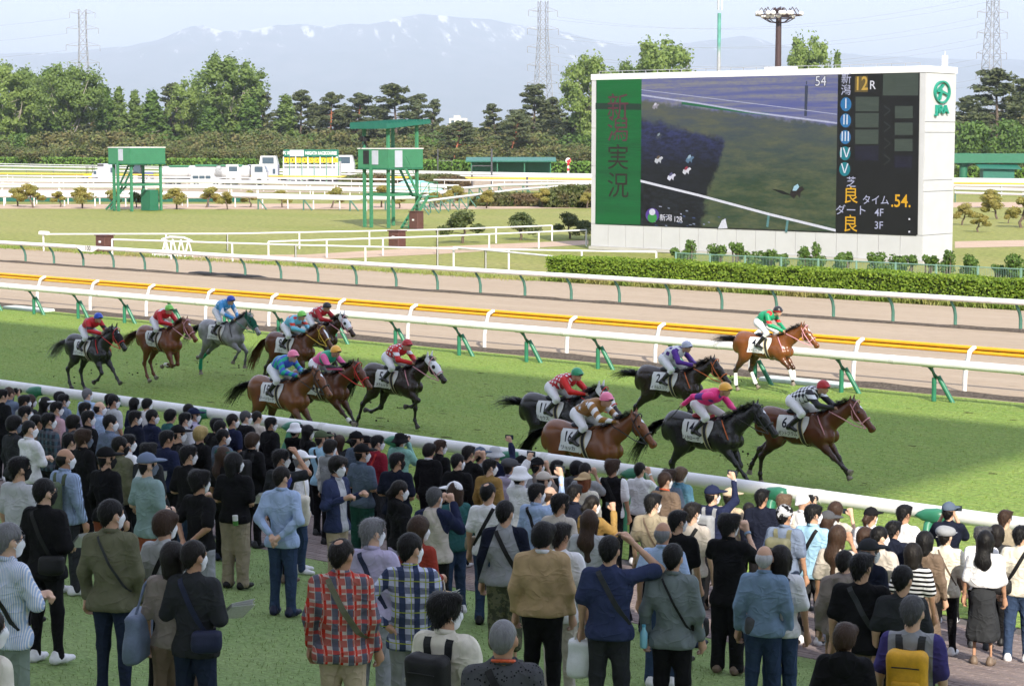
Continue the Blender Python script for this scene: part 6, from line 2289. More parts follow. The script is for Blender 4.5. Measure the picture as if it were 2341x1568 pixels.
# racing hood: face cover with ear sleeves and eye cups
_v,_f=sdf_surface([C((1.08,0,1.66),(1.27,0,1.50),.131,.118,(1,.78,1),.05),C((1.27,0,1.50),(1.36,0,1.41),.112,.098,(1,.78,1),.04),E_((1.20,0,1.50),(.135,.097,.125),(0,.75,0),.03)] +
                     [C((1.075,s*.06,1.74),(1.10,s*.082,1.90),.044,.014,(1,.7,1),.02) for s in (-1,1)],.018,planes=(((-.62,0,-.78),-1.925),))
ME_HOOD=vf_mesh('hood',_v,_f)
ME_CUP=[]
for s in (-1,1):
 _b=MB(); _b.ell((1.285,s*.095,1.555),(.052,.024,.047),12,8)
 ME_CUP.append(_b.mesh('eye_cup',True)); ME_CUP[-1].materials.append(M_BLACK)
_b=MB(); _b.ell((1.25,0,1.635),(.022,.03,.03),8,6)
ME_STAR=None
def blaze_mesh(L=.08,w=.02):
 pts=[]
 b=MB()
 rows=[]
 for i in range(6):
  t=i/5
  c=Vector((1.235,0,1.655)).lerp(Vector((1.235 + L*.72,0,1.655 - L*.7)),t)
  ww=w*(math.sin(math.pi*(.25 + .75*t)) + .2)*(1 if L > .15 else (1 - abs(t - .45)*1.2))
  row=[]
  for y in (-ww,0,ww):
   o=c + Vector((.4,0,.4))
   h=TBVH.ray_cast(Vector((o.x,y,o.z)),Vector((-.7,0,-.7)).normalized())
   q=h[0] if h[0] is not None else c
   row.append(q + Vector((.006,0,.006)))
  rows.append(row)
 for i in range(5):
  for j in range(2):
   b.quad(rows[i][j],rows[i][j + 1],rows[i + 1][j + 1],rows[i + 1][j])
 m=b.mesh('face_marking',True); m.materials.append(M_HOODW)
 return m
ME_STAR=blaze_mesh(.09,.028)
ME_BLAZE=blaze_mesh(.34,.028)
def strands(base,n,length,droop,spread,seed,wid=.012,lift=.0,back=(-1,0,0),segs=6):
 rnd=random.Random(seed)
 b=MB()
 for i in range(n):
  p=Vector(base) + Vector((rnd.uniform(-.03,.03),rnd.uniform(-.04,.04),rnd.uniform(-.04,.04)))
  L=length*rnd.uniform(.65,1.1)
  d=Vector(back) + Vector((0,rnd.uniform(-spread,spread),rnd.uniform(-spread,spread)*.8 + lift))
  d.normalize()
  side=d.cross(Vector((rnd.uniform(-.4,.4),rnd.uniform(-.4,.4),1))).normalized()
  pts=[]
  wob=rnd.uniform(0,6)
  for k in range(segs + 1):
   t=k/segs
   q=p + d*(L*t) + Vector((0,.03*math.sin(wob + t*5),-droop*L*t*t + .03*math.sin(wob*2 + t*6)))
   w=wid*(1 - .75*t)*(0.4 + min(1,t*4)*.6)
   pts.append((q - side*w,q + side*w))
  for (a,c),(a2,c2) in zip(pts,pts[1:]):
   b.quad(a,c,c2,a2)
 return b
def tail_mesh(seed,style):
 b=MB()
 ln,dr,lf={'flow': (.78,.55,.10), 'down': (.72,.95,-.05), 'high': (.70,.30,.22)}[style]
 b=strands((-.95,0,1.25),170,ln*1.12,dr,.21,seed,.013,lf)
 c=strands((-.90,0,1.27),60,ln*.55,dr*.5,.12,seed + 1,.022,lf)
 b.add(c.v,c.f)
 m=b.mesh('tail',True); m.materials.append(None)
 return m
TAILS={k: tail_mesh(i*7 + 3,k) for i,k in enumerate(('flow', 'down', 'high'))}
def mane_mesh(seed):
 b=MB()
 rnd=random.Random(seed)
 for i in range(34):
  t=i/33
  p=Vector((.46,0,1.43)).lerp(Vector((1.09,0,1.775)),t) + Vector((0,0,.035*math.sin(math.pi*t)))
  c=strands(p,7,.20 + .05*math.sin(t*9),.55,.35,seed + i,.016,.10,(-.85,-.38,.12),4)
  b.add(c.v,c.f)
 c=strands((1.11,0,1.78),14,.15,.2,.5,seed + 99,.016,.1,(.5,-.1,-.3),4)
 b.add(c.v,c.f)
 m=b.mesh('mane',True); m.materials.append(None)
 return m
MANE=mane_mesh(400)
def flank_text(txt,cx,cz,size,squeeze,bold,off,parent,m=None):
 """print letters on the right flank, following its curve"""
 t=text_mesh(txt,size,bold)
 me=t.copy()
 me.name='print'
 bm=bmesh.new(); bm.from_mesh(me)
 zz=-size*.7
 while zz < size*.7:
  bmesh.ops.bisect_plane(bm,geom=bm.verts[:] + bm.edges[:] + bm.faces[:],plane_co=(0,zz,0),plane_no=(0,1,0))
  zz+=.022
 bm.to_mesh(me); bm.free()
 n=len(me.vertices)
 co=np.zeros(n*3,np.float32)
 me.vertices.foreach_get('co',co)
 co=co.reshape(-1,3)
 out=np.zeros_like(co)
 for i in range(n):
  x=cx + co[i,0]*squeeze - .10*(cz + co[i,1] - 1.2)*-1*.1
  z=cz + co[i,1]
  out[i]=(x,-(side_y(x,z) + off),z)
 me.vertices.foreach_set('co',out.ravel())
 me.materials.clear(); me.materials.append(m or M_INK)
 me.update()
 return me
# ------------------------------------------------------------------ jockeys
M_SKIN=mat('skin',(0.52,0.315,0.215),.55,.3,.06,18)
M_SKIN2=mat('light_skin',(0.60,0.385,0.275),.55,.3,.06,18)
M_SKIN3=mat('tanned_skin',(0.42,0.235,0.15),.55,.3,.06,18)
M_BREECH=mat('white_breeches',(0.72,0.73,0.76),.7,.2,.05,12,.2,25)
M_BOOT=mat('black_riding_boot',(0.015,0.014,0.015),.25,.55,.1)
M_GOGGLE=mat('dark_goggles',(0.01,0.01,0.012),.15,.6,.1)
def hand_sdf(p,d,up,side,curl=1.0,h=.009,s=1.0):
 """hand at wrist p pointing along d, back of the hand towards up; five fingers"""
 p,d,up=Vector(p),Vector(d).normalized(),Vector(up)
 lat=d.cross(up).normalized()
 up=lat.cross(d).normalized()
 lat=lat*side
 P=[C(p,p + d*.07*s,.026*s,.034*s,(1,1,1),.02)]
 for i in range(4):
  o=(i - 1.5)*.019*s
  L=(.036,.042,.040,.032)[i]*s
  a=p + d*.075*s + lat*o
  b=a + (d*.8 - up*.6*curl).normalized()*L
  c=b + (d*(.9 - 1.5*curl) - up*1.0).normalized()*L*.9 if curl > .3 else b + (d - up*.25).normalized()*L
  P+=[C(a,b,.0105*s,.010*s,(1,1,1),.008),C(b,c,.010*s,.008*s,(1,1,1),.006)]
 a=p + d*.03*s - lat*.028*s
 b=a + (d*.7 - lat*.7 - up*.2).normalized()*.038*s
 c=b + (d*.9 - up*.5*curl).normalized()*.030*s
 P+=[C(a,b,.014*s,.012*s,(1,1,1),.012),C(b,c,.012*s,.009*s,(1,1,1),.008)]
 return sdf_surface(P,h)
def head_prims(c,yaw=0.0,pitch=0.0,k=1.0):
 """head facing +Y turned by yaw (to -X positive rotation about Z) and nodding by pitch; c is the skull centre"""
 M=Matrix.Rotation(yaw,3, 'Z') @ Matrix.Rotation(pitch,3, 'X')
 c=Vector(c)
 def q(x,y,z):
  return tuple(c + M @ Vector((x*k,y*k,z*k)))
 rot=(pitch,0,yaw)
 P=[E_(q(0,-.012,.012),(.076*k,.094*k,.098*k),rot,.02),C(q(0,.028,-.045),q(0,.042,-.092),.058*k,.036*k,(1,1,1),.03),
         C(q(0,.090,-.012),q(0,.104,-.040),.011*k,.015*k,(1,1,1),.012),C(q(-.03,.072,.012),q(.03,.072,.012),.022*k,None,(1,1,1),.02),
         C(q(-.02,.083,-.066),q(.02,.083,-.066),.011*k,None,(1,1,1),.012)]
 for s in (-1,1):
  P.append(E_(q(s*.079,-.005,-.018),(.012*k,.022*k,.033*k),rot,.008))
 return P,q,M
def make_jockey_meshes(var):
    # rider in horse coordinates: forward +X, crouched over the withers
 lift,fwd,arm,turn={'crouch': (0,0,0,0.0), 'push': (-.03,.08,.14,0.0), 'up': (.10,-.05,-.08,.0), 'whip': (.0,.02,0,.0)}[var]
 z0=lift
 pel=(-.20 + fwd*.3,0,1.70 + z0)
 che=(.15 + fwd,0,1.86 + z0)
 hd=Vector((.40 + fwd,0,1.985 + z0))
 sil=[C(pel,che,.125,.15,(1,1.15,1),.06),C((.16 + fwd,-.13,1.885 + z0),(.16 + fwd,.13,1.885 + z0),.085,None,(1,1,1),.06),C((.0 + fwd,0,1.83 + z0),che,.16,.15,(1,1.1,.9),.05),C(che,(.27 + fwd,0,1.93 + z0),.09,.06,(1,1,1),.04)]
 body=[C(pel,che,.10,.12,(1,1.1,1),.05),C(che,hd - Vector((.05,0,.05)),.06,.052,(1,1,1),.03)]
 legs,out=[],{}
 sl={}
 hands=[]
 for s in (-1,1):
  hip=(-.18 + fwd*.3,s*.10,1.66 + z0); kn=(.17,s*.27,1.47 + z0*.5); an=(-.10,s*.30,1.19); toe=(.06,s*.315,1.125)
  legs+=[C(hip,kn,.115,.068,(1,1,1),.05),C(kn,Vector(kn).lerp(Vector(an),.30),.064,.055,(1,1,1),.03)]
  body+=[C(hip,kn,.07,.05),C(kn,an,.04,.03)]
  bt=sdf_surface([C(Vector(kn).lerp(Vector(an),.28),an,.060,.046,(1,.9,1),.02),C(an,toe,.045,.036,(1,.95,.9),.03),C((an[0] - .03,an[1],an[2] - .035),(an[0],an[1],an[2] - .02),.035,.035,(1,1,1),.02)],.018)
  out['boot_' + str(s)]=vf_mesh('boot',*bt)
  sh=(.18 + fwd,s*.185,1.875 + z0)
  el=(.34 + fwd*1.1 + arm*.5,s*.255,1.66 + z0*.8); wr=(.60 + arm,s*.085,1.60)
  if var == 'whip' and s < 0:
   el=(-.06 + fwd,s*.42,1.86 + z0); wr=(-.28 + fwd,s*.40,1.70 + z0)
  sv=sdf_surface([C(sh,el,.075,.060,(1,1,1),.03),C(el,wr,.058,.042,(1,1,1),.03)],.02,wrinkle=.008,seed=3)
  out['sleeve_' + str(s)]=vf_mesh('sleeve',*sv)
  body+=[C(sh,el,.045,.04),C(el,wr,.036,.028)]
  d=Vector(wr) - Vector(el)
  hands.append(hand_sdf(wr,d,(0,0,1) if not (var == 'whip' and s < 0) else (0,-1,0),s,1.0,.011,1.05))
 out['silks']=vf_mesh('silks',*sdf_surface(sil,.02,wrinkle=.010,seed=5))
 out['breeches']=vf_mesh('breeches',*sdf_surface(legs + [C((-.22 + fwd*.3,0,1.68 + z0),(-.06 + fwd*.4,0,1.74 + z0),.135,.12,(1,1.05,1),.05)],.02,wrinkle=.006,seed=8))
 M=Matrix.Rotation(-math.pi/2,3, 'Z') @ Matrix.Rotation(R(-14),3, 'X')
 hp,q,_=head_prims(hd,-math.pi/2,R(-10),.98)
 hv=sdf_surface(hp + [C(hd + Vector((-.03,0,-.05)),(.24 + fwd,0,1.90 + z0),.055,.06,(1,1,1),.03)],.014)
 bv=sdf_surface(body,.028)
 out['body']=vf_mesh('person',*join_vf(bv,hv,*hands))
 out['helmet']=vf_mesh('helmet',*sdf_surface([E_(hd + Vector((-.012,0,.035)),(.128,.112,.118),(0,.15,0),.02),C(hd + Vector((.08,-.05,.035)),hd + Vector((.08,.05,.035)),.035,None,(1.6,1,.35),.02)],.015,planes=(((.18,0,-1),-(hd.z + .002) + .18*hd.x),)))
 b=MB(); pts=[(hd.x + .118*math.cos(w),.095*math.sin(w),hd.z + .012) for w in [R(a) for a in range(-80,81,16)]]
 b.tube(pts,.020,6,True,(.5,1)); gm=b.mesh('goggles',True); gm.materials.append(M_GOGGLE); out['goggles']=gm
 b=MB(); pts=[(hd.x - .012 + .128*math.cos(w),.114*math.sin(w),hd.z + .010) for w in [R(a) for a in range(0,361,24)]]
 b.tube(pts,.009,6); hb=b.mesh('helmet_band',True); hb.materials.append(None); out['band']=hb
 return out
JM={}
def jockey_meshes(v):
 if v not in JM:
  JM[v]=make_jockey_meshes(v)
 return JM[v]
def silk_mat(name,base,kind='plain',c2=(0.8,0.8,0.8),sc=.1,c3=None):
 key='silk_' + name
 if key in MATS:
  return MATS[key]
 g=NT(key)
 x,y,z=g.sep()
 b,c2=srgb(base),srgb(c2)
 col=b
 def par(v,s,o=0.0):
  return g.math('FLOORED_MODULO',g.math('FLOOR',g.math('ADD',g.math('DIVIDE',v,s),o)),2.0)
 if kind == 'checker':      # diamonds over the back
  u=g.math('ADD',x,g.math('MULTIPLY',y,.9)); w=g.math('SUBTRACT',x,g.math('MULTIPLY',y,.9))
  u=g.math('ADD',u,g.math('MULTIPLY',z,.8)); w=g.math('SUBTRACT',w,g.math('MULTIPLY',z,.8))
  f=g.math('FLOORED_MODULO',g.math('ADD',par(u,sc),par(w,sc)),2.0)
  col=g.mix(f,b,c2)
 elif kind == 'hoops':
  col=g.mix(par(g.math('ADD',x,g.math('MULTIPLY',z,-.55)),sc),b,c2)
 elif kind == 'squares':    # rows of white squares
  fx=g.math('LESS_THAN',g.math('FLOORED_MODULO',g.math('SUBTRACT',x,g.math('MULTIPLY',z,.4)),sc),sc*.52)
  fz=g.math('LESS_THAN',g.math('FLOORED_MODULO',g.math('ADD',g.math('ADD',z,y),g.math('MULTIPLY',x,.4)),sc),sc*.52)
  col=g.mix(g.math('MULTIPLY',fx,fz),b,c2)
 elif kind == 'band':       # one band across
  f=g.math('MULTIPLY',g.math('GREATER_THAN',x,sc),g.math('LESS_THAN',x,sc + .10))
  col=g.mix(f,b,c2)
 elif kind == 'zband':
  f=g.math('MULTIPLY',g.math('GREATER_THAN',z,sc),g.math('LESS_THAN',z,sc + .075))
  col=g.mix(f,b,c2)
 elif kind == 'half':
  col=g.mix(g.math('GREATER_THAN',x,sc),b,c2)
 elif kind == 'spots':
  v=g.n('TexVoronoi'); v.inputs['Scale'].default_value=sc
  g.l(g.coord(),v.inputs['Vector'])
  col=g.mix(g.math('LESS_THAN',v.outputs['Distance'],.33),b,c2)
 g.out(col,.42,.35)
 g.bump(g.noise(30,3,.6),.25,.008)
 MATS[key]=g.m
 return g.m
def star_patch(me_silk,pts,r,m,parent):
 """stars sewn on a jacket: found by casting on its mesh"""
 bv=BVHTree.FromPolygons([v.co.copy() for v in me_silk.vertices],[tuple(p.vertices) for p in me_silk.polygons])
 for (x,y,z),nrm in pts:
  n=Vector(nrm).normalized()
  h=bv.ray_cast(Vector((x,y,z)) + n*.5,-n)
  if h[0] is None:
   continue
  c=h[0] + n*.006
  e1=n.cross(Vector((0,0,1))).normalized(); e2=e1.cross(n)
  b=MB()
  vs=[c]
  for i in range(10):
   rr=r if i % 2 == 0 else r*.42
   w=i*math.pi/5
   q=c + e1*rr*math.sin(w) + e2*rr*math.cos(w)
   h2=bv.ray_cast(q + n*.3,-n)
   vs.append((h2[0] + n*.006) if h2[0] is not None else q)
  b.add(vs,[(0,1 + i,1 + (i + 1) % 10) for i in range(10)])
  b.build('star',m,parent)
def put_runner(num,name,px,py,pose,coat,hair,tail,label,jl,jv,helm,silk,sleeve,strap_m,breast=None,hood=None,face=None,bands=None,yaw=0.0,cup=False,nm_sq=1.0,band_m=None,whip=False,saddle=None,heart=False,breech=None,boot_top=None,big=1.0):
 me,hoofs,dz,legs=horse_body(pose)
 p=at(px,py,1.45 + dz)
 o=new_obj('racehorse',me,COAT[coat],None,(p.x,p.y,dz),yaw)
 o.scale=(big,big,big)
 for i,h in enumerate(hoofs):
  share('hoof',h,o,m=M_HOOF if coat not in ('black', 'darkgrey', 'brown') else M_HOOFD)
 share('tail',TAILS[tail],o,m=hair)
 share('mane',MANE,o,m=hair)
 share('eye',ME_EYE_R,o); share('eye',ME_EYE_L,o); share('nostril',ME_NOSTRIL[0],o); share('nostril',ME_NOSTRIL[1],o)
 cl=share('saddle_cloth',ME_CLOTH,o)
 if num:
  new_obj('number',flank_text(num,-.235,1.235,.265,.92 if len(num) < 2 else .82,.016,.020,cl),None,cl)
  new_obj('name_print',flank_text(name,-.225,1.04,.092,nm_sq,.008,.020,cl),None,cl)
 share('saddle_cloth',ME_CLOTH2,o)
 share('saddle_pad',ME_PAD,o); share('saddle_pad',ME_PAD2,o)
 g=share('girth',ME_GIRTH,o)
 share('girth_edge',ME_GIRTH2,g); share('girth_edge',ME_GIRTH3,g)
 share('saddle',ME_SADDLE,o,m=saddle or M_SADDLE)
 share('bridle',ME_BRIDLE,o,m=strap_m)
 share('reins',ME_REIN,o,m=strap_m)
 if breast:
  share('breast_strap',ME_BREAST,o,m=breast)
 if hood:
  hd_=share('hood',ME_HOOD,o,m=hood)
  if cup:
   share('eye_cup',ME_CUP[0],hd_); share('eye_cup',ME_CUP[1],hd_)
  if heart:
   b=MB()
   for s in (-1,1):
    b.ell((1.285,s*.014,1.615),(.016,.019,.018),8,6)
   b.ell((1.298,0,1.60),(.014,.016,.018),8,6)
   b.build('hood_badge',M_RED,hd_,True)
 if face == 'star':
  share('face_marking',ME_STAR,o)
 elif face == 'blaze':
  share('face_marking',ME_BLAZE,o)
 if bands:
  bm,which,frac=bands
  for i in which:
   kind,side,pts=legs[i]
   k,f=(pts[1],pts[2]) if kind == 'F' else (pts[2],pts[3])
   k,f=Vector(k),Vector(f)
   b=MB(); b.tube([k.lerp(f,1 - frac),k.lerp(f,1 - frac*.5),f,f + (Vector(pts[-2]) - f)*.45],[.048,.050,.058,.050],10)
   b.build('leg_bandage',bm,o,True)
 tag(o,label, 'horse', 'racehorses galloping on the turf')
    # rider
 J=jockey_meshes(jv)
 j=new_obj('person',J['body'],M_SKIN,None,(p.x,p.y,dz),yaw)
 j.scale=(big,big,big)
 hl=share('helmet',J['helmet'],j,m=helm); share('helmet_band',J['band'],hl,m=band_m or helm)
 share('goggles',J['goggles'],j)
 sk=share('silks',J['silks'],j,m=silk)
 for s in (-1,1):
  share('sleeve',J['sleeve_' + str(s)],j,m=sleeve)
  share('boot',J['boot_' + str(s)],j,m=M_BOOT)
 share('breeches',J['breeches'],j,m=breech or M_BREECH)
 if whip:
  b=MB(); b.tube([(-.28,-.40,1.72),(-.42,-.46,1.52),(-.60,-.50,1.33)] if jv == 'whip' else [(.60,-.10,1.55),(.62,-.16,1.75),(.70,-.20,1.95)],[.011,.009,.006],6)
  w=b.build('riding_whip',M_BLACK,None,True,(p.x,p.y,dz),yaw)
  tag(w, 'thin black riding whip held by the ' + jl, 'whip', 'riding whips')
 tag(j,jl, 'person', 'jockeys in the race')
 return o,j,J
def helm_m(name,c):
 return mat('helmet_' + name,c,.28,.5,.06,5)
H_BLUE,H_LIME,H_BLACK,H_PINK=helm_m('blue',(0.02,0.07,0.45)),helm_m('lime',(0.22,0.62,0.10)),helm_m('black',(0.02,0.02,0.022)),helm_m('pink',(0.80,0.20,0.34))
H_YEL,H_RED,H_GREEN,H_GREY=helm_m('yellow',(0.80,0.42,0.06)),helm_m('red',(0.42,0.015,0.02)),helm_m('green',(0.03,0.30,0.14)),helm_m('grey_blue',(0.42,0.45,0.58))
RUN=[
 put_runner('8', 'セピアノーツ',206,771, 'gather', 'darkgrey',M_HAIRW, 'flow', 'dark grey racehorse numbered 8 with silver tail and red-trimmed hood', 'blue-capped jockey in red and black silks riding the dark grey horse', 'crouch',H_BLUE,silk_mat('red_black',(0.50,0.012,0.02), 'band',(0.03,0.01,0.012),.06),silk_mat('red_black_arm',(0.50,0.012,0.02), 'zband',(0.03,0.01,0.012),1.70),M_STRAPR,M_STRAPR,M_HOODB, 'star',yaw=R(-2),nm_sq=.92),
 put_runner('10', 'ホーリーゲ',368,751, 'collect', 'chestnut',M_HAIRC, 'flow', 'chestnut racehorse numbered 10 with pink bridle, all feet off the ground', 'lime-capped jockey in red and white silks on the chestnut horse', 'crouch',H_LIME,silk_mat('red_white',(0.50,0.012,0.02), 'band',(0.72,0.72,0.75),.12),silk_mat('red_plain',(0.50,0.012,0.02)),M_STRAPP,None,None, 'star',yaw=R(-3),bands=(M_BANDW,(0,),.25),nm_sq=.9),
 put_runner('7', 'シンシアハート',511,737, 'fly', 'grey',M_HAIRG, 'flow', 'light grey racehorse numbered 7 with green hood and leg bandages', 'blue-capped jockey in sky blue silks riding the light grey horse', 'up',H_BLUE,silk_mat('sky_white',(0.06,0.30,0.62), 'spots',(0.55,0.68,0.80),14),silk_mat('sky',(0.06,0.30,0.62), 'band',(0.72,0.75,0.8),.25),M_STRAPG,M_STRAPB,M_HOODG,None,bands=(M_BANDG,(2,3),.75),yaw=R(-2),nm_sq=.85),
 put_runner('9', 'ミエリ',668,766, 'push', 'rear_bay',M_HAIRC, 'down', 'reddish bay racehorse numbered 9 with yellow bridle and white blaze', 'lime-capped jockey in pale blue silks with red armbands', 'crouch',H_LIME,silk_mat('pale_blue_red',(0.16,0.50,0.66), 'spots',(0.55,0.03,0.03),5),silk_mat('pale_blue_arm',(0.16,0.50,0.66), 'zband',(0.62,0.05,0.03),1.74),M_STRAPY,None,None, 'blaze',yaw=R(-1)),
 put_runner('', '',722,741, 'drive', 'darkbay',M_HAIRB, 'high', 'dark bay racehorse in white hood behind the number 9 horse', 'black-capped jockey in red and white silks behind the number 9 horse', 'push',H_BLACK,silk_mat('red_white_sq',(0.46,0.012,0.025), 'squares',(0.72,0.72,0.75),.15),silk_mat('red_dark',(0.40,0.012,0.02)),M_STRAPP,None,M_HOODW,None,yaw=R(-1),cup=True,heart=True),
 put_runner('15', 'スターリドラーナ',643,868, 'stride', 'lightbay',M_HAIRB, 'flow', 'bay racehorse numbered 15 behind the outer rail', 'pink-capped jockey in green and blue hooped silks', 'crouch',H_PINK,silk_mat('green_blue',(0.015,0.40,0.26), 'hoops',(0.05,0.11,0.52),.085),silk_mat('green_blue_arm',(0.015,0.40,0.26), 'hoops',(0.05,0.11,0.52),.07),M_STRAPB,None,None, 'star',yaw=R(-1),nm_sq=.78),
 put_runner('', '',735,852, 'reach', 'rear_bay',M_HAIRB, 'down', 'dark bay racehorse with red bridle beside the number 15 horse', 'yellow-capped jockey in pink and green silks', 'push',H_YEL,silk_mat('pink_green',(0.70,0.08,0.28), 'half',(0.015,0.32,0.19),.12),silk_mat('pink_plain',(0.72,0.12,0.32), 'zband',(0.02,0.02,0.02),1.62),M_STRAPR,None,None,None,yaw=R(0),bands=(M_BANDW,(0,),.2),whip=True),
 put_runner('5', 'モメチョッタ',903,839, 'fold', 'brown',M_HAIRB, 'down', 'dark brown racehorse numbered 5 in white hood with pink cheek strap', 'red-capped jockey in red silks with white squares on the number 5 horse', 'crouch',H_RED,silk_mat('red_sq',(0.50,0.012,0.02), 'squares',(0.74,0.74,0.78),.105),silk_mat('red_arm_white',(0.52,0.015,0.015), 'zband',(0.74,0.74,0.78),1.76),M_STRAPP,M_STRAPP,M_HOODW,None,yaw=R(1),cup=True,heart=True,nm_sq=.95),
 put_runner('11', 'テセウス',1278,909, 'drive', 'black',M_HAIRB, 'high', 'black racehorse numbered 11 in white eared hood', 'green-capped jockey in red silks with white squares on the black horse', 'push',H_GREEN,silk_mat('red_sq2',(0.50,0.012,0.03), 'squares',(0.74,0.74,0.78),.10),silk_mat('scarlet',(0.60,0.015,0.015)),M_STRAPR,None,M_HOODW,None,yaw=R(0),cup=True,nm_sq=1.05),
 put_runner('16', 'リュッカ',1340,972, 'stride', 'lightbay',M_HAIRB, 'down', 'light bay racehorse numbered 16 closest to the outer rail', 'pink-capped jockey in brown silks with white stars', 'push',H_PINK,silk_mat('ochre',(0.27,0.125,0.022)),silk_mat('ochre_white',(0.30,0.14,0.028), 'hoops',(0.74,0.74,0.76),.09),M_STRAPB,None,None, 'star',yaw=R(0),nm_sq=1.05),
 put_runner('2', 'フィルムスコア',1537,844, 'push', 'brown',M_HAIRB, 'high', 'dark brown racehorse numbered 2 with orange breast strap', 'grey-capped jockey in white and purple silks', 'crouch',H_GREY,silk_mat('white_purple',(0.66,0.67,0.74), 'squares',(0.07,0.02,0.22),.20),silk_mat('purple',(0.085,0.02,0.27)),M_STRAPO,M_STRAPO,None,None,yaw=R(2),bands=(M_BANDO,(2,3),.5),nm_sq=.88),
 put_runner('14', 'ナリタローゼ',1616,951, 'drive', 'darkgrey',M_HAIRB, 'down', 'near-black racehorse numbered 14 with red saddle', 'yellow-capped jockey in hot pink silks swinging a whip', 'whip',H_YEL,silk_mat('hot_pink',(0.78,0.03,0.22), 'spots',(0.10,0.03,0.24),3.2),silk_mat('hot_pink_arm',(0.80,0.035,0.23), 'band',(0.10,0.03,0.24),.02),M_STRAPB,M_STRAPO,None, 'star',yaw=R(1),whip=True,saddle=M_SADDLER,nm_sq=.92),
 put_runner('6', 'リーゼントフラム',1832,941, 'reach', 'rear_bay',M_HAIRB, 'down', 'leading bay racehorse numbered 6 with red and white reins', 'red-capped jockey in black and white checked silks', 'push',H_RED,silk_mat('check',(0.012,0.014,0.022), 'checker',(0.74,0.76,0.82),.085),silk_mat('black_white_arm',(0.015,0.016,0.022), 'zband',(0.74,0.76,0.82),1.76),M_STRAPP,M_STRAPP,None, 'star',yaw=R(3),nm_sq=.8),
 put_runner('4', 'ジョーレイニー',1752,765, 'stride', 'lightbay',M_HAIRB, 'high', 'bright bay racehorse numbered 4 with white stockings beside the far rail', 'black-capped jockey in green silks with red armbands', 'up',H_BLACK,silk_mat('emerald',(0.012,0.26,0.12), 'spots',(0.50,0.03,0.03),4),silk_mat('emerald_arm',(0.012,0.26,0.12), 'zband',(0.60,0.03,0.03),1.78),M_STRAPP,M_STRAPP,None, 'star',bands=(M_BANDW,(0,1,2,3),.8),yaw=R(3),band_m=M_RED,nm_sq=.85),
]
star_patch(RUN[9][2]['silks'],[((.0,-.05,1.85),(-.2,-.8,.7)),((.14,-.05,1.84),(.1,-1,.35)),((-.02,-.1,1.78),(-.1,-1,.1)),((.12,.02,1.9),(-.1,-.3,1)),((-.12,-.05,1.8),(-.5,-.5,.7))],.055,M_HOODW,RUN[9][1])
# ------------------------------------------------------------------ spectators
CL={'black': (0.0095,0.0095,0.011), 'char': (0.030,0.032,0.036), 'dgrey': (0.075,0.077,0.085), 'grey': (0.27,0.28,0.30), 'lgrey': (0.45,0.46,0.49), 'white': (0.74,0.74,0.77), 'cream': (0.66,0.62,0.53),
      'navy': (0.015,0.020,0.052), 'dnavy': (0.0095,0.012,0.025), 'indigo': (0.032,0.043,0.10), 'bluegrey': (0.15,0.19,0.28), 'lblue': (0.36,0.47,0.68), 'sky': (0.33,0.54,0.72), 'denim': (0.19,0.28,0.41), 'slate': (0.09,0.12,0.17),
      'beige': (0.44,0.355,0.25), 'tan': (0.42,0.30,0.165), 'khaki': (0.30,0.255,0.185), 'olive': (0.135,0.135,0.085), 'sage': (0.20,0.25,0.21), 'brown': (0.16,0.115,0.085), 'rust': (0.27,0.038,0.025), 'maroon': (0.21,0.015,0.03), 'red': (0.45,0.02,0.02),
      'teal': (0.03,0.105,0.105), 'mint': (0.22,0.42,0.37), 'tealgrey': (0.235,0.33,0.33), 'tealblue': (0.13,0.29,0.39), 'lilac': (0.44,0.40,0.56), 'pink': (0.46,0.29,0.33), 'mustard': (0.30,0.185,0.06), 'yellow': (0.62,0.33,0.02), 'stone': (0.50,0.45,0.40),
      'jean': (0.035,0.058,0.115), 'djean': (0.018,0.026,0.05), 'ljean': (0.12,0.19,0.30), 'camo': (0.06,0.066,0.045), 'green': (0.075,0.10,0.055), 'dgreen': (0.02,0.075,0.06), 'greygreen': (0.155,0.185,0.19), 'brick': (0.30,0.085,0.045), 'taupe': (0.235,0.20,0.18), 'purple': (0.055,0.045,0.17)}
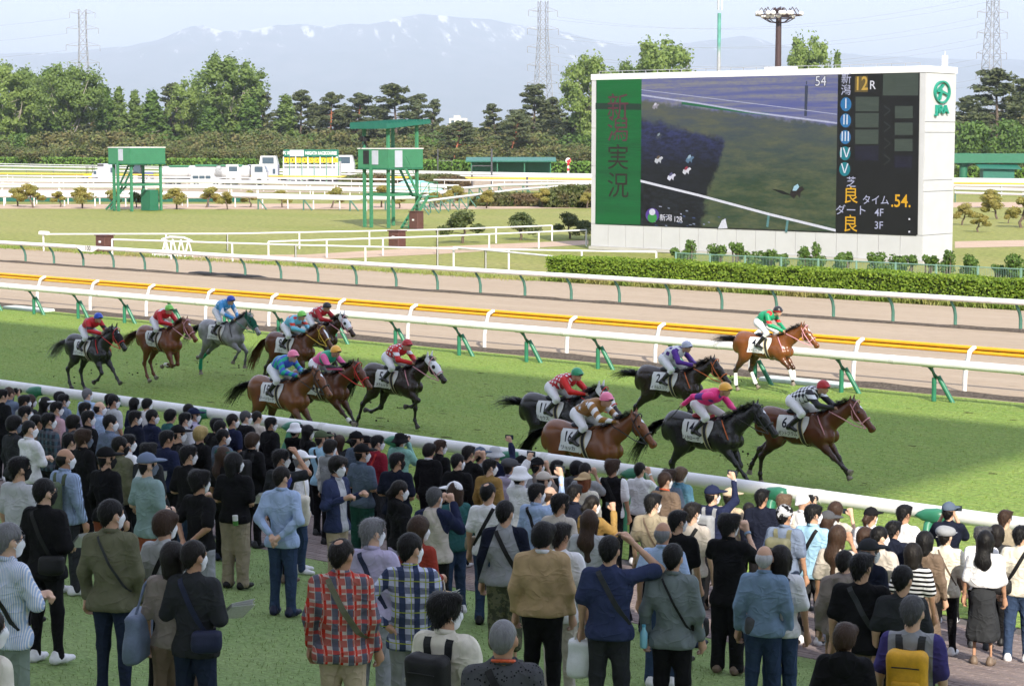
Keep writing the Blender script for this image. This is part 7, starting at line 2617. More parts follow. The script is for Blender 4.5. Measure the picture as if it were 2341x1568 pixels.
def cloth(spec):
 """'colour' or 'pattern:colour:colour' -> fabric material"""
 key='cloth_' + spec
 if key in MATS:
  return MATS[key]
 sp_=spec.split(':')
 g=NT(key)
 pat=sp_[0] if len(sp_) > 1 else 'plain'
 cols=[CL[c] for c in (sp_[1:] if len(sp_) > 1 else sp_)]
 x,y,z=g.sep()
 base=cols[0]
 col=None
 def stripe(v,period,duty,off=0.0):
  return g.math('LESS_THAN',g.math('FLOORED_MODULO',g.math('ADD',v,off),period),period*duty)
 yx=g.math('ADD',x,g.math('MULTIPLY',y,.55))
 if pat == 'redplaid':
  a=stripe(yx,.115,.42); b=stripe(z,.115,.42)
  c=g.mix(a,(0.50,0.42,0.38),(0.12,0.125,0.17))
  c2=g.mix(stripe(yx,.115,.22,.06),c,(0.50,0.035,0.02))
  d=g.mix(b,c2,g.mix(a,(0.36,0.10,0.08),(0.10,0.10,0.14)))
  e=g.mix(g.math('MULTIPLY',stripe(z,.115,.25,.055),.75),d,(0.52,0.04,0.025))
  col=g.mix(g.math('MULTIPLY',stripe(yx,.0575,.06),.6),e,(0.7,0.68,0.62))
 elif pat == 'greenplaid':
  a=stripe(yx,.125,.40); b=stripe(z,.125,.40)
  c=g.mix(a,(0.50,0.53,0.70),(0.045,0.06,0.13))
  d=g.mix(g.math('MULTIPLY',b,.72),c,(0.03,0.045,0.10))
  e=g.mix(stripe(yx,.125,.06,.03),d,(0.36,0.42,0.03))
  col=g.mix(stripe(z,.125,.06,.03),e,(0.36,0.42,0.03))
 elif pat == 'darkplaid':
  a=stripe(yx,.10,.45); b=stripe(z,.10,.45)
  c=g.mix(a,(0.035,0.04,0.055),(0.06,0.10,0.13))
  col=g.mix(g.math('MULTIPLY',b,.6),c,(0.10,0.10,0.12))
 elif pat == 'hstripe':
  col=g.mix(stripe(z,.052,.5),cols[0],cols[1])
 elif pat == 'vstripe':
  col=g.mix(stripe(yx,.016,.45),cols[0],cols[1])
 elif pat == 'raglan':
  ax=g.math('ABSOLUTE',x)
  f=g.math('GREATER_THAN',g.math('ADD',ax,g.math('MULTIPLY',g.math('SUBTRACT',z,1.2),.35)),.165)
  col=g.mix(f,cols[0],cols[1])
 elif pat == 'sleeves':
  col=g.mix(g.math('GREATER_THAN',g.math('ABSOLUTE',x),.165),cols[0],cols[1])
 elif pat == 'open':        # open shirt over a tee
  f=g.math('MULTIPLY',g.math('LESS_THAN',g.math('ABSOLUTE',x),.065),g.math('GREATER_THAN',y,.02))
  col=g.mix(f,cols[0],cols[1])
 elif pat == 'camo':
  n=g.noise(14,3,.6)
  col=g.mix(g.rng(n,.48,.52),cols[0],cols[1])
 elif pat == 'dots':
  v=g.n('TexVoronoi'); v.inputs['Scale'].default_value=45
  g.l(g.coord(),v.inputs['Vector'])
  col=g.mix(g.math('LESS_THAN',v.outputs['Distance'],.28),cols[0],cols[1])
 n1=g.rng(g.noise(9,4,.6),.3,.7,.86,1.12)
 m2=g.n('Mix',data_type='RGBA',blend_type='MULTIPLY')
 m2.inputs['Factor'].default_value=1
 if col is None:
  m2.inputs['A'].default_value=tuple(base) + (1,)
 else:
  g.l(col,m2.inputs['A'])
 cc=g.n('CombineColor')
 for i in range(3):
  g.l(n1,cc.inputs[i])
 g.l(cc.outputs[0],m2.inputs['B'])
 g.out(m2.outputs['Result'],.88,.12)
    # creases: broad folds and fine weave
 def crease(sc,st,p):
  nd=g.n('TexNoise')
  nd.inputs['Scale'].default_value=sc; nd.inputs['Detail'].default_value=1.5; nd.inputs['Roughness'].default_value=.5; nd.inputs['Distortion'].default_value=.7
  mp=g.n('Mapping'); mp.inputs['Scale'].default_value=st; mp.inputs['Rotation'].default_value=(0,.35,0)
  g.l(g.coord(),mp.inputs['Vector']); g.l(mp.outputs['Vector'],nd.inputs['Vector'])
  return g.math('POWER',g.math('SUBTRACT',1.0,g.math('ABSOLUTE',g.math('MULTIPLY_ADD',nd.outputs['Fac'],2.0,-1.0))),p)
 f1=g.noise(4.5,2,.45,g.coord(),(1.3,1.3,.5))
 hsum=g.math('ADD',g.math('MULTIPLY',f1,1.8),g.math('ADD',crease(3.6,(1.2,1.2,.55),5),g.math('MULTIPLY',crease(6.5,(.8,.8,1.2),6),.6)))
 g.bump(hsum,.5,.028)
 MATS[key]=g.m
 return g.m
HAIRC={'black': (0.0055,0.005,0.0055), 'dark': (0.010,0.0078,0.007), 'brown': (0.042,0.023,0.015), 'red': (0.16,0.05,0.02), 'lbrown': (0.13,0.085,0.055), 'grey': (0.16,0.16,0.17), 'dgrey': (0.065,0.065,0.07), 'blond': (0.42,0.31,0.13), 'white': (0.40,0.40,0.42)}
def hair_mat(c):
 key='hair_' + c
 if key in MATS:
  return MATS[key]
 g=NT(key)
 b=HAIRC[c]
 n=g.rng(g.noise(38,3,.7,g.coord(),(1,1,.18)),.3,.7)
 g.out(g.mix(n,scale3(b,.75),scale3(b,1.25)),.52,.22)
 g.bump(n,.4,.010)
 MATS[key]=g.m
 return g.m
HC = Vector((0, .012, 1.592))     # skull centre of a 1.70 m person
HAIR_MESH={}
def hair_mesh(kind):
 if kind in HAIR_MESH:
  return HAIR_MESH[kind]
 face=[E_((0,.115,-.062),(.074,.085,.098),None,.02)]
 P,subs,wr,h,pl=[],face,.008,.0135,[]
 if kind == 'short':
  P=[E_((0,-.014,.028),(.093,.112,.105),None,.02),C((0,-.06,-.02),(0,-.068,-.065),.060,.045,(1.15,.8,1),.03),C((-.05,.05,.080),(.05,.05,.080),.038,None,(1,1,.8),.03)]
  subs=face + [E_((-.092,.012,-.045),(.022,.04,.05),None,.015),E_((.092,.012,-.045),(.022,.04,.05),None,.015)]
  wr=.008
 elif kind == 'neat':
  P=[E_((0,-.015,.024),(.0875,.105,.101),None,.02),C((0,-.06,-.02),(0,-.062,-.06),.055,.040,(1.1,.8,1),.03)]
  subs=face + [E_((-.090,.015,-.035),(.022,.05,.06),None,.015),E_((.090,.015,-.035),(.022,.05,.06),None,.015)]
  wr=.004
 elif kind == 'bowl':
  P=[E_((0,-.012,.022),(.094,.111,.103),None,.02),E_((0,-.03,-.03),(.090,.086,.080),None,.03),C((-.055,.062,.055),(.055,.062,.055),.038,None,(1,.9,1),.03)]
  wr=.010
 elif kind == 'fluffy':
  P=[E_((0,-.012,.030),(.096,.113,.106),None,.02),C((0,-.06,-.03),(0,-.066,-.07),.058,.045,(1.2,.8,1),.03),E_((.03,.04,.09),(.06,.06,.045),None,.03),E_((-.05,-.02,.10),(.05,.06,.04),None,.03)]
  wr=.015
 elif kind == 'bob':
  P=[E_((0,-.014,.020),(.098,.114,.106),None,.02),C((0,-.045,-.03),(0,-.045,-.115),.092,.086,(1.05,.78,1),.04),C((-.085,.01,0),(-.08,.015,-.10),.03,.026,(1,1,1),.03),C((.085,.01,0),(.08,.015,-.10),.03,.026,(1,1,1),.03)]
  subs=[E_((0,.125,-.07),(.070,.095,.105),None,.02)]
 elif kind == 'long':
  P=[E_((0,-.014,.020),(.098,.114,.106),None,.02),C((0,-.05,-.03),(0,-.095,-.24),.094,.100,(1.05,.62,1),.05),C((0,-.095,-.24),(0,-.105,-.42),.095,.05,(1.05,.5,1),.04),C((-.085,.01,0),(-.085,-.02,-.16),.03,.026,(1,1,1),.03),C((.085,.01,0),(.085,-.02,-.16),.03,.026,(1,1,1),.03)]
  subs=[E_((0,.125,-.07),(.070,.095,.105),None,.02)]
  wr=.014
 elif kind == 'tied':
  P=[E_((0,-.014,.022),(.090,.107,.100),None,.02),C((0,-.06,-.02),(0,-.06,-.06),.05,.04),C((0,-.115,.0),(0,-.14,-.04),.034,.04),C((0,-.14,-.04),(0,-.13,-.22),.038,.014,(1,.8,1),.03)]
  subs=face + [E_((-.090,.015,-.035),(.022,.05,.06),None,.015),E_((.090,.015,-.035),(.022,.05,.06),None,.015)]
 elif kind == 'bald':
  P=[E_((0,-.022,-.008),(.085,.100,.075),None,.02),C((0,-.06,-.02),(0,-.064,-.06),.052,.040,(1.1,.8,1),.03)]
  subs=face + [E_((-.090,.02,-.035),(.022,.05,.06),None,.015),E_((.090,.02,-.035),(.022,.05,.06),None,.015),E_((0,.03,.075),(.075,.10,.085),None,.02)]
  wr=.004
 elif kind == 'thin':      # thinning crown
  P=[E_((0,-.016,.020),(.0845,.101,.096),None,.02),C((0,-.06,-.02),(0,-.062,-.06),.054,.040,(1.1,.8,1),.03)]
  subs=face + [E_((-.090,.015,-.035),(.022,.05,.06),None,.015),E_((.090,.015,-.035),(.022,.05,.06),None,.015),E_((0,-.06,.115),(.045,.055,.03),None,.02)]
  wr=.006
 elif kind == 'under':     # hair showing below a hat
  P=[E_((0,-.018,-.005),(.086,.101,.075),None,.02),C((0,-.06,-.02),(0,-.064,-.07),.056,.043,(1.15,.8,1),.03)]
  subs=face + [E_((-.090,.02,-.040),(.022,.045,.055),None,.015),E_((.090,.02,-.040),(.022,.045,.055),None,.015)]
 elif kind == 'buzz':
  P=[E_((0,-.014,.016),(.0795,.0975,.0995),None,.02),C((0,-.06,-.02),(0,-.06,-.05),.05,.036,(1.1,.8,1),.03)]
  subs=face + [E_((-.088,.015,-.035),(.022,.05,.06),None,.015),E_((.088,.015,-.035),(.022,.05,.06),None,.015)]
  wr=.002
 V,F=sdf_surface(P,h,subs,wr,len(kind) + 3, 'v',pl)
 if kind not in ('bald', 'buzz'):
        # loose locks following the fall of the hair
  rng=np.random.default_rng(len(kind)*13)
  N=np.zeros_like(V)
  fn=np.cross(V[F[:,2]] - V[F[:,0]],V[F[:,3]] - V[F[:,1]])
  for j in range(4):
   np.add.at(N,F[:,j],fn)
  N /= np.linalg.norm(N,axis=1,keepdims=True) + 1e-9
  sel=rng.choice(len(V),min(len(V),620 if kind in ('fluffy', 'short') else 420),replace=False)
  p,nn=V[sel],N[sel]
  fl=np.stack([rng.normal(0,.35,len(sel)),rng.normal(-.1,.35,len(sel)),np.full(len(sel),-1.0)],1)
  crown=p[:,2] > .09
  fl[crown]=np.stack([p[crown][:,0]*9,p[crown][:,1]*7,rng.normal(-.1,.2,crown.sum())],1)
  fl-=nn*(fl*nn).sum(1,keepdims=True)
  fl /= np.linalg.norm(fl,axis=1,keepdims=True) + 1e-9
  L=rng.uniform(.02,.042,(len(sel),1))
  lift=rng.uniform(.10,.5 if kind in ('fluffy', 'short') else .28,(len(sel),1))
  sd=np.cross(fl,nn); w=rng.uniform(.003,.0065,(len(sel),1))
  tip=p + fl*L + nn*L*lift
  lv=np.stack([p - sd*w - nn*.004,p + sd*w - nn*.004,tip + sd*w*.25,tip - sd*w*.25],1).reshape(-1,3)
  V,F=join_vf((V,F),(lv.astype(np.float32),np.arange(len(lv)).reshape(-1,4)))
 HAIR_MESH[kind]=vf_mesh('hair',V,F)
 return HAIR_MESH[kind]
HAT_MESH={}
def hat_mesh(kind):
 if kind in HAT_MESH:
  return HAT_MESH[kind]
 if kind in ('cap', 'capback'):
  s=1 if kind == 'cap' else -1
  P=[E_((0,-.012,.035),(.096,.114,.100),None,.02),C((-.04,s*.10 - .006,.045),(.04,s*.10 - .006,.045),.055,None,(1,1.5,.22),.02),C((-.025,s*.15,.036),(.025,s*.15,.036),.05,None,(1,1.0,.2),.02),E_((0,-.012,.137),(.010,.010,.008),None,.005)]
  v,f=sdf_surface(P,.0125,(),.002,2,None,(((0,0,-1),-.022),))
 elif kind == 'bucket':
  b=MB(); n=20
  prof=[(.0,.142),(.05,.138),(.082,.120),(.094,.07),(.102,.035),(.135,.005),(.165,-.022),(.158,-.030),(.128,-.003),(.095,.022)]
  for i,(r,z) in enumerate(prof):
   for j in range(n):
    w=2*math.pi*j/n
    b.v.append((r*math.cos(w),-.010 + r*1.12*math.sin(w),z + .010*math.sin(3*w + i)*(r > .1)))
  for i in range(len(prof) - 1):
   for j in range(n):
    a,c=i*n + j,i*n + (j + 1) % n
    b.f.append((a,a + n,c + n,c)); b.mi.append(0)
  me=b.mesh('hat',True); me.materials.append(None)
  HAT_MESH[kind]=me
  return me
 elif kind == 'beret':
  P=[E_((0,-.015,.060),(.122,.135,.075),None,.02),E_((0,-.012,.03),(.096,.112,.06),None,.02),C((-.03,.10,.03),(.03,.10,.03),.045,None,(1,1.1,.25),.02)]
  v,f=sdf_surface(P,.0135,(),.010,4,None,(((0,0,-1),-.012),))
 elif kind == 'wrap':
  P=[E_((0,-.014,.026),(.094,.110,.103),None,.02),C((0,-.10,-.02),(0,-.11,-.03),.03)]
  v,f=sdf_surface(P,.0125,(),.006,4,None,(((0,.35,-1),-.0),))
 HAT_MESH[kind]=vf_mesh('hat',v,f)
 return HAT_MESH[kind]
_v,_f=sdf_surface([C((0,.040,-.050),(0,.050,-.088),.066,.048,(1,1,1),.03),C((0,.085,-.022),(0,.098,-.050),.022,.024,(1.2,1,1),.03)],.0115,(),.003,3,None,(((0,-1,0),-.012),((0,-.35,1),-.026)))
ME_MASK=vf_mesh('face_mask',_v,_f)
_b=MB()
for s in (-1,1):
 _b.tube([(s*.060,.045,-.035),(s*.080,.008,-.005)],.0035,4); _b.tube([(s*.055,.045,-.085),(s*.081,.002,-.045)],.0035,4)
ME_MSTRAP=_b.mesh('ear_loops'); ME_MSTRAP.materials.append(None)
_b=MB()
for s in (-1,1):
 _b.tube([(s*.034 + .026*math.cos(w),.104 - .012*abs(math.cos(w)),.006 + .019*math.sin(w)) for w in [i*math.pi/6 for i in range(13)]],.004,5)
 _b.tube([(s*.060,.092,.010),(s*.084,-.005,.004)],.0035,4)
_b.tube([(-.010,.106,.010),(.010,.106,.010)],.004,4)
ME_GLASSES=_b.mesh('glasses',True); ME_GLASSES.materials.append(mat('spectacle_frame',(0.02,0.02,0.025),.3,.5))
M_MASKW,M_MASKK=mat('white_face_mask',(0.76,0.77,0.80),.85,.1,.03),mat('black_face_mask',(0.02,0.02,0.022),.85,.1,.05)
M_MASKG,M_MASKB=mat('grey_face_mask',(0.16,0.19,0.25),.85,.1,.05),mat('blue_face_mask',(0.05,0.06,0.22),.85,.1,.05)
ARM={'down': ((.245,-.02,1.11),(.262,.05,.87)), 'front': ((.255,-.02,1.11),(.10,.23,1.06)), 'phone': ((.265,.17,1.21),(.085,.33,1.47)), 'high': ((.26,.20,1.50),(.14,.34,1.76)), 'salute': ((.43,.08,1.43),(.17,.12,1.645)),
       'back': ((.265,-.10,1.13),(.06,-.19,.96)), 'cross': ((.255,.07,1.13),(-.06,.21,1.16)), 'fist': ((.27,.0,1.13),(.18,.24,1.23)), 'hip': ((.39,-.11,1.13),(.19,-.05,.97)), 'cam': ((.25,.15,1.19),(.07,.20,1.53)), 'pocket': ((.27,-.05,1.12),(.20,.05,.90))}
STAND={'a': ((.09,.0,.0),(.10,.02,.0)), 'b': ((.10,.0,.03),(.12,.03,.05)), 'c': ((.08,.0,-.03),(.09,-.01,.02))}
def arm_pts(pose,s):
 e,w=ARM[pose]
 return (s*.168,-.005,1.372),(s*(e[0] - .018 if e[0] > .2 else e[0]),e[1],e[2]),(s*w[0]*.95,w[1],w[2])
TOPS={}
def top_mesh(kind,pl,pr,wid,hem,seed):
 key=(kind,pl,pr,wid,hem,seed)
 if key in TOPS:
  return TOPS[key]
 e={'tee': .0, 'polo': .0, 'shirt': .004, 'knit': .008, 'jacket': .020, 'hood': .018, 'vest': .008, 'blouse': .004}[kind]
 w=wid
 e *= .7
 P=[C((0,.0,hem + .10),(0,.005,1.16),.126 + e,.128 + e,(1.20*w,.86*w,1),.05),C((-.075*w,.0,1.26),(.075*w,.0,1.26),.114 + e,None,(1,.88,1),.05),C((-.135*w,-.008,1.368),(.135*w,-.008,1.368),.060 + e,None,(1,1,1),.05),C((0,-.012,1.39),(0,-.008,1.445),.085 + e*.5,.058,(1.1,.85,1),.06),
         C((-.072*w,0,hem + .04),(.072*w,0,hem + .04),.128 + e*1.3,None,(1,.95*w,1),.05)]
 if kind == 'hood':
  P+=[C((-.07,-.075,1.43),(.07,-.075,1.43),.045,None,(1,1,1),.04),C((0,-.10,1.40),(0,-.13,1.33),.075,.05,(1.2,.7,1),.04)]
 for s,pose in ((-1,pl),(1,pr)):
  sh,el,wr=arm_pts(pose,s)
  sh=(sh[0]*(0.6 + .4*w),sh[1],sh[2])
  if kind == 'vest':
   continue
  if kind in ('tee', 'polo', 'blouse'):
   en=Vector(sh).lerp(Vector(el),.80 if kind != 'blouse' else 1.0)
   P.append(C(sh,en,.062 + e,.069 + e if kind != 'blouse' else .062,(1,1,1),.045))
  else:
   P+=[C(sh,el,.061 + e,.053 + e*.9,(1,1,1),.045),C(el,Vector(el).lerp(Vector(wr),.90),.050 + e*.9,.041 + e*.7,(1,1,1),.03)]
 V,F=sdf_surface(P,.0215,(),.013 if kind in ('jacket', 'shirt', 'hood', 'blouse') else .009,seed*7 + 1,None,(((0,0,-1),-hem),))
 TOPS[key]=vf_mesh('top',V,F)
 return TOPS[key]
BOTS={}
def bottom_mesh(kind,st,hem):
 key=(kind,st,hem)
 if key in BOTS:
  return BOTS[key]
 P=[C((-.055,-.008,.90),(.055,-.008,.90),.110,None,(1,.92,1),.04),C((0,0,.93),(0,0,.96),.105,.100,(1.2,.85,1),.03)]
 if kind == 'skirt':
  P+=[C((0,0,.88),(0,.0,.40),.14,.20,(1.05,.9,1),.05)]
  V,F=sdf_surface(P,.023,(),.022,5, 'v',(((0,0,-1),-.33),((0,0,1),hem + .035)))
 else:
  loose={'pants': 1.0, 'wide': 1.25, 'slim': .86, 'shorts': 1.15, 'crop': 1.2}[kind]
  (hx,kx,ax),(hy,ky,ay)=STAND[st] if False else ((.09,.10,.11),(0,.012,-.01))
  dk={'a': (0,0), 'b': (.018,.012), 'c': (-.014,.005)}[st]
  for s in (-1,1):
   o=dk[0] if s > 0 else -dk[0]
   ex=dk[1]
   P+=[C((s*.085,-.005,.88),(s*(.10 + ex*.5),.015 + o*.6,.49),.094*(loose*.5 + .5),.070*loose,(1,1,1),.04)]
   if kind == 'shorts':
    continue
   end=.085 if kind != 'crop' else .24
   P+=[C((s*(.10 + ex*.5),.015 + o*.6,.49),(s*(.105 + ex),-.015 + o,end),.069*loose,.058*loose,(1,1,1),.03)]
  V,F=sdf_surface(P,.0225,(),.009,9,None,(((0,0,-1),-.030),((0,0,1),hem + .035)))
 BOTS[key]=vf_mesh('trousers',V,F)
 return BOTS[key]
BODY={}
def body_mesh(pl,pr,hy,grip):
 key=(pl,pr,hy,grip)
 if key in BODY:
  return BODY[key]
 P=[C((0,0,.95),(0,0,1.28),.08,.09,(1.2,.75,1),.04),C((-.12,-.005,1.365),(.12,-.005,1.355),.042,None,(1,1,1),.04),C((0,-.012,1.38),(0,-.002,1.50),.058,.053,(1,1,1),.03)]
 for s in (-1,1):
  P+=[C((s*.085,0,.90),(s*.10,.01,.48),.055,.034),C((s*.10,.01,.48),(s*.105,-.012,.08),.032,.024)]
 hands=[]
 for s,pose in ((-1,pl),(1,pr)):
  sh,el,wr=arm_pts(pose,s)
  P+=[C(sh,el,.044,.039,(1,1,1),.03),C(el,wr,.039,.027,(1,1,1),.02)]
  d=Vector(wr) - Vector(el)
  up=(s,.2,0) if pose in ('down', 'pocket') else ((s*.2,-.4,.6) if pose in ('phone', 'high', 'cam') else (0,.3,1))
  d2=Vector((-s*.35,.1,1)) if pose in ('phone', 'high', 'cam') else d
  hands.append(hand_sdf(wr,d2,up,s if pose not in ('down', 'pocket') else 1,.9 if pose in ('fist', 'phone', 'high', 'cam', 'front', 'hip', 'cross') else .45,.0125,1.12))
 bv=sdf_surface(P,.027)
 hp,q,M=head_prims(HC,-R(hy),0)
 hv=sdf_surface(hp + [C((0,-.008,1.44),(0,.0,1.535),.056,.054,(1,1,1),.03)],.0135)
 BODY[key]=vf_mesh('person',*join_vf(bv,hv,*hands))
 return BODY[key]
def shoe_mesh():
 if 'shoe' not in BOTS:
  v,f=sdf_surface([C((0,-.055,.050),(0,.06,.045),.046,.044,(1,1,.9),.03),C((0,.06,.04),(0,.15,.034),.044,.036,(1.05,1,.85),.03),C((0,-.05,.06),(0,-.04,.10),.042,.04)],.017,(),0,0,None,(((0,0,-1),.0),))
  BOTS['shoe']=vf_mesh('shoe',v,f)
 return BOTS['shoe']
_STRAPS={}
def surf_path(me,pts,side):
 """points dropped on a garment from behind (side=-1) or front (+1)"""
 bv=_STRAPS.get(me.name)
 if bv is None:
  n=len(me.vertices); co=np.zeros(n*3,np.float32); me.vertices.foreach_get('co',co)
  fs=np.zeros(len(me.polygons)*4,np.int32); me.polygons.foreach_get('vertices',fs)
  bv=BVHTree.FromPolygons([tuple(q) for q in co.reshape(-1,3)],[tuple(int(i) for i in q) for q in fs.reshape(-1,4)])
  _STRAPS[me.name]=bv
 out=[]
 for x,z in pts:
  h=bv.ray_cast(Vector((x,side*1.0,z)),Vector((0,-side,0)))
  if h[0] is not None:
   out.append(h[0] + Vector((0,side*.007,0)))
 return out
def strap_strip(b,path,w,side):
 prev=None
 for i,q in enumerate(path):
  t=(path[min(i + 1,len(path) - 1)] - path[max(i - 1,0)]).normalized()
  n=t.cross(Vector((0,side,0))).normalized()*(w/2)
  cur=(q - n,q + n)
  if prev:
   b.add([prev[0],prev[1],cur[1],cur[0],prev[0] - Vector((0,side*.006,0)),prev[1] - Vector((0,side*.006,0)),cur[1] - Vector((0,side*.006,0)),cur[0] - Vector((0,side*.006,0))],[(0,1,2,3),(0,3,7,4),(1,5,6,2)])
  prev=cur
def lerp_pts(a,b,n=14):
 return [(a[0] + (b[0] - a[0])*i/n,a[1] + (b[1] - a[1])*i/n) for i in range(n + 1)]
def bag_mat(c):
 return mat('bag_' + c,CL[c],.6,.3,.15,14,.25,60)
_PACK={}
def rounded(name,c,half,h=.022,k=.05,wr=.008):
 key=(name,c,half)
 if key not in _PACK:
  P=[BX(c,half,min(half)*.62,k),E_((c[0],c[1],c[2] - half[2]*.25),(half[0]*.9,half[1]*1.12,half[2]*.6),None,k)]
  _PACK[key]=vf_mesh(name,*sdf_surface(P,h,(),wr,3))
 return _PACK[key]
def solve_spot(px,py,h):
 """where a person of height h stands on the apron so that the crown shows at px, py"""
 d=ray(px,py)
 t=20.0
 for _ in range(40):
  v=d[1]*t
  z=apron_z(v) + h
  t=(z - CAMH)/d[2]
 return Vector((d[0]*t,d[1]*t,apron_z(d[1]*t)))
PEOPLE_N=0
SHOEC=('black', 'white', 'char', 'brown', 'white', 'navy')
def spectator(px,py,label,h=1.70,ang=30,hy=25,hair='short',hc='black',hat=None,hatc='black',top='tee',col='black',bot='pants',bcol='black',pl='down',pr='down',mask='w',glasses=0,wid=1.0,hem=.84,skin=None,extras=(),group='spectators watching the race'):
 global PEOPLE_N
 PEOPLE_N+=1
 n=PEOPLE_N
 p=solve_spot(px,py + (2 if not hat else 4),h)
 al=math.atan((px - 1170.5)/FOC)
 rz=PHI - al - R(ang)
 s=h/1.705
 hyq=int(round(hy/12.0)*12)
 me=body_mesh(pl,pr,hyq,0)
 o=new_obj('person',me,skin or (M_SKIN,M_SKIN2,M_SKIN,M_SKIN3)[n % 4],None,p,rz)
 o.scale=(s*(.75 + .25*wid),s*(.75 + .25*wid),s)
 hrot=(0,0,-R(hyq))
 if hair:
  share('hair',hair_mesh(hair),o,HC,hrot,None,hair_mat(hc))
 if hat:
  hm_=cloth(hatc) if ':' in hatc else mat('hat_' + hatc,CL[hatc],.85,.1,.08,14,.2,60)
  share('hat',hat_mesh(hat),o,HC,hrot,None,hm_)
 if mask:
  mk=share('face_mask',ME_MASK,o,HC,hrot,None,{'w': M_MASKW, 'k': M_MASKK, 'g': M_MASKG, 'b': M_MASKB}[mask])
  share('ear_loops',ME_MSTRAP,mk,m={'w': M_MASKW, 'k': M_MASKK, 'g': M_MASKG, 'b': M_MASKB}[mask])
 if glasses:
  share('glasses',ME_GLASSES,o,HC,hrot)
 tm=top_mesh(top,pl,pr,wid,hem,n % 3)
 tp=share({'tee': 'tee_shirt', 'polo': 'polo_shirt', 'shirt': 'shirt', 'knit': 'sweater', 'jacket': 'jacket', 'hood': 'hoodie', 'vest': 'vest', 'blouse': 'blouse'}[top],tm,o,m=cloth(col))
 if top in ('shirt', 'polo', 'jacket'):
  b=MB(); b.tube([(.064*math.cos(w),-.006 + .062*math.sin(w),1.452 - .018*math.sin(w)) for w in [math.pi*2*i/14 for i in range(15)]],.017,6,True,(.55,1.25))
  if 'collar' not in BOTS:
   BOTS['collar']=b.mesh('collar',True); BOTS['collar'].materials.append(None)
  share('collar',BOTS['collar'],tp,m=cloth('white') if 'wc' in extras else cloth(col))
 st='abc'[n % 3]
 share('skirt' if bot == 'skirt' else 'trousers',bottom_mesh(bot,st,hem),o,m=cloth(bcol))
 sm=mat('shoe_' + SHOEC[n % 6],CL[SHOEC[n % 6]],.5,.3,.1,20)
 dk={'a': (0,0), 'b': (.018,.012), 'c': (-.014,.005)}[st]
 for sd in (-1,1):
  share('shoe',shoe_mesh(),o,(sd*(.105 + dk[1]),-.005 + (dk[0] if sd > 0 else -dk[0]),0),(0,0,-sd*.18),None,sm)
 tag(o,label, 'person',group)
 short=label.split(',')[0]
 def thing(name,cat,lab,grp):
  e=empty(name,p,rz); e.scale=o.scale
  tag(e,lab,cat,grp)
  return e
 who=' '.join(label.split()[:8])
 for ex in extras:
  q=ex.split(':')
  k=q[0]
  if k in ('strapR', 'strapL'):
   sg=1 if k == 'strapR' else -1
   e=thing('shoulder_bag', 'bag', 'slung bag of the ' + who, 'bags worn by spectators')
   hipx=-sg*.175*wid
   b=MB()
   back=surf_path(tm,lerp_pts((sg*.085,1.42),(hipx*.90,.96)),-1)
   front=surf_path(tm,lerp_pts((sg*.085,1.42),(hipx*.90,.98)),1)
   w_=.045 if len(q) < 3 or q[2] != 'thin' else .02
   strap_strip(b,back,w_,-1); strap_strip(b,front,w_,1)
   b.build('strap',bag_mat(q[1]),e)
   if len(q) < 4:
    pm=rounded('pouch',(0,0,0),(.12,.05,.085))
    yb=-.15 if len(q) > 2 and q[2] == 'b' else .10
    share('pouch',pm,e,(hipx*1.08,yb,.96),(0,0,.3),None,bag_mat(q[1] if len(q) < 3 or q[2] in ('b', 'thin') else q[2]))
  elif k == 'pack':
   e=thing('backpack', 'backpack', 'backpack on the back of the ' + who, 'bags worn by spectators')
   share('pack_body',rounded('pack_body',(0,-.235,1.14),(.145,.085,.215)),e,m=bag_mat(q[1]))
   share('pack_pocket',rounded('pack_pocket',(0,-.315,1.05),(.11,.035,.10)),e,m=bag_mat(q[1]))
   for sg in (-1,1):
    b=MB()
    path=surf_path(tm,lerp_pts((sg*.075,1.30),(sg*.085,1.43),6),-1) + surf_path(tm,lerp_pts((sg*.085,1.42),(sg*.13,1.10),8),1)
    strap_strip(b,path[:7],.055,-1); strap_strip(b,path[7:],.055,1)
    b.build('strap',bag_mat(q[2] if len(q) > 2 else q[1]),e)
   b=MB(); b.tube([(-.10,-.325,1.245),(0,-.335,1.25),(.10,-.325,1.245)],.005,5); b.tube([(-.08,-.352,1.09),(0,-.356,1.10),(.08,-.352,1.09)],.005,5); b.build('zip',M_BLACK,e)
  elif k == 'tote':
   sg=1 if q[2] == 'R' else -1
   e=thing('tote_bag', 'bag', 'tote bag hanging beside the ' + who, 'bags worn by spectators')
   share('bag_body',rounded('bag_body',(0,0,0),(.075,.17,.20),.022,.05,.014),e,(sg*.30,-.03,.93),None,None,bag_mat(q[1]))
   b=MB(); b.tube([(sg*.29,-.12,1.10),(sg*.23,-.05,1.36),(sg*.20,.0,1.41),(sg*.23,.06,1.36),(sg*.29,.10,1.10)],.013,6); b.build('handle',bag_mat(q[1]),e,True)
  elif k == 'phone':
   zz,yy,xx=(1.535,.345,0.0) if pr == 'phone' else (1.85,.36,.10)
   if pr == 'cam':
    zz,yy=1.60,.20
   if pr not in ('phone', 'high', 'cam') and pl == 'high':
    zz,yy,xx=1.85,.36,-.10
   e=thing('mobile_phone', 'phone', 'dark phone held up by the ' + who, 'phones and cameras held by spectators')
   b=MB(); b.bbox(xx - .078,xx + .078,yy - .006,yy + .006,zz - .039,zz + .039,.005); b.build('case',M_BLACK,e)
   b=MB(); b.box(xx - .070,xx + .070,yy - .0085,yy - .0065,zz - .034,zz + .034); b.build('screen',mat('phone_screen',(0.03,0.045,0.06),.08,.6),e)
  elif k == 'camera':
   e=thing('camera', 'camera', 'black camera held up by the ' + who, 'phones and cameras held by spectators')
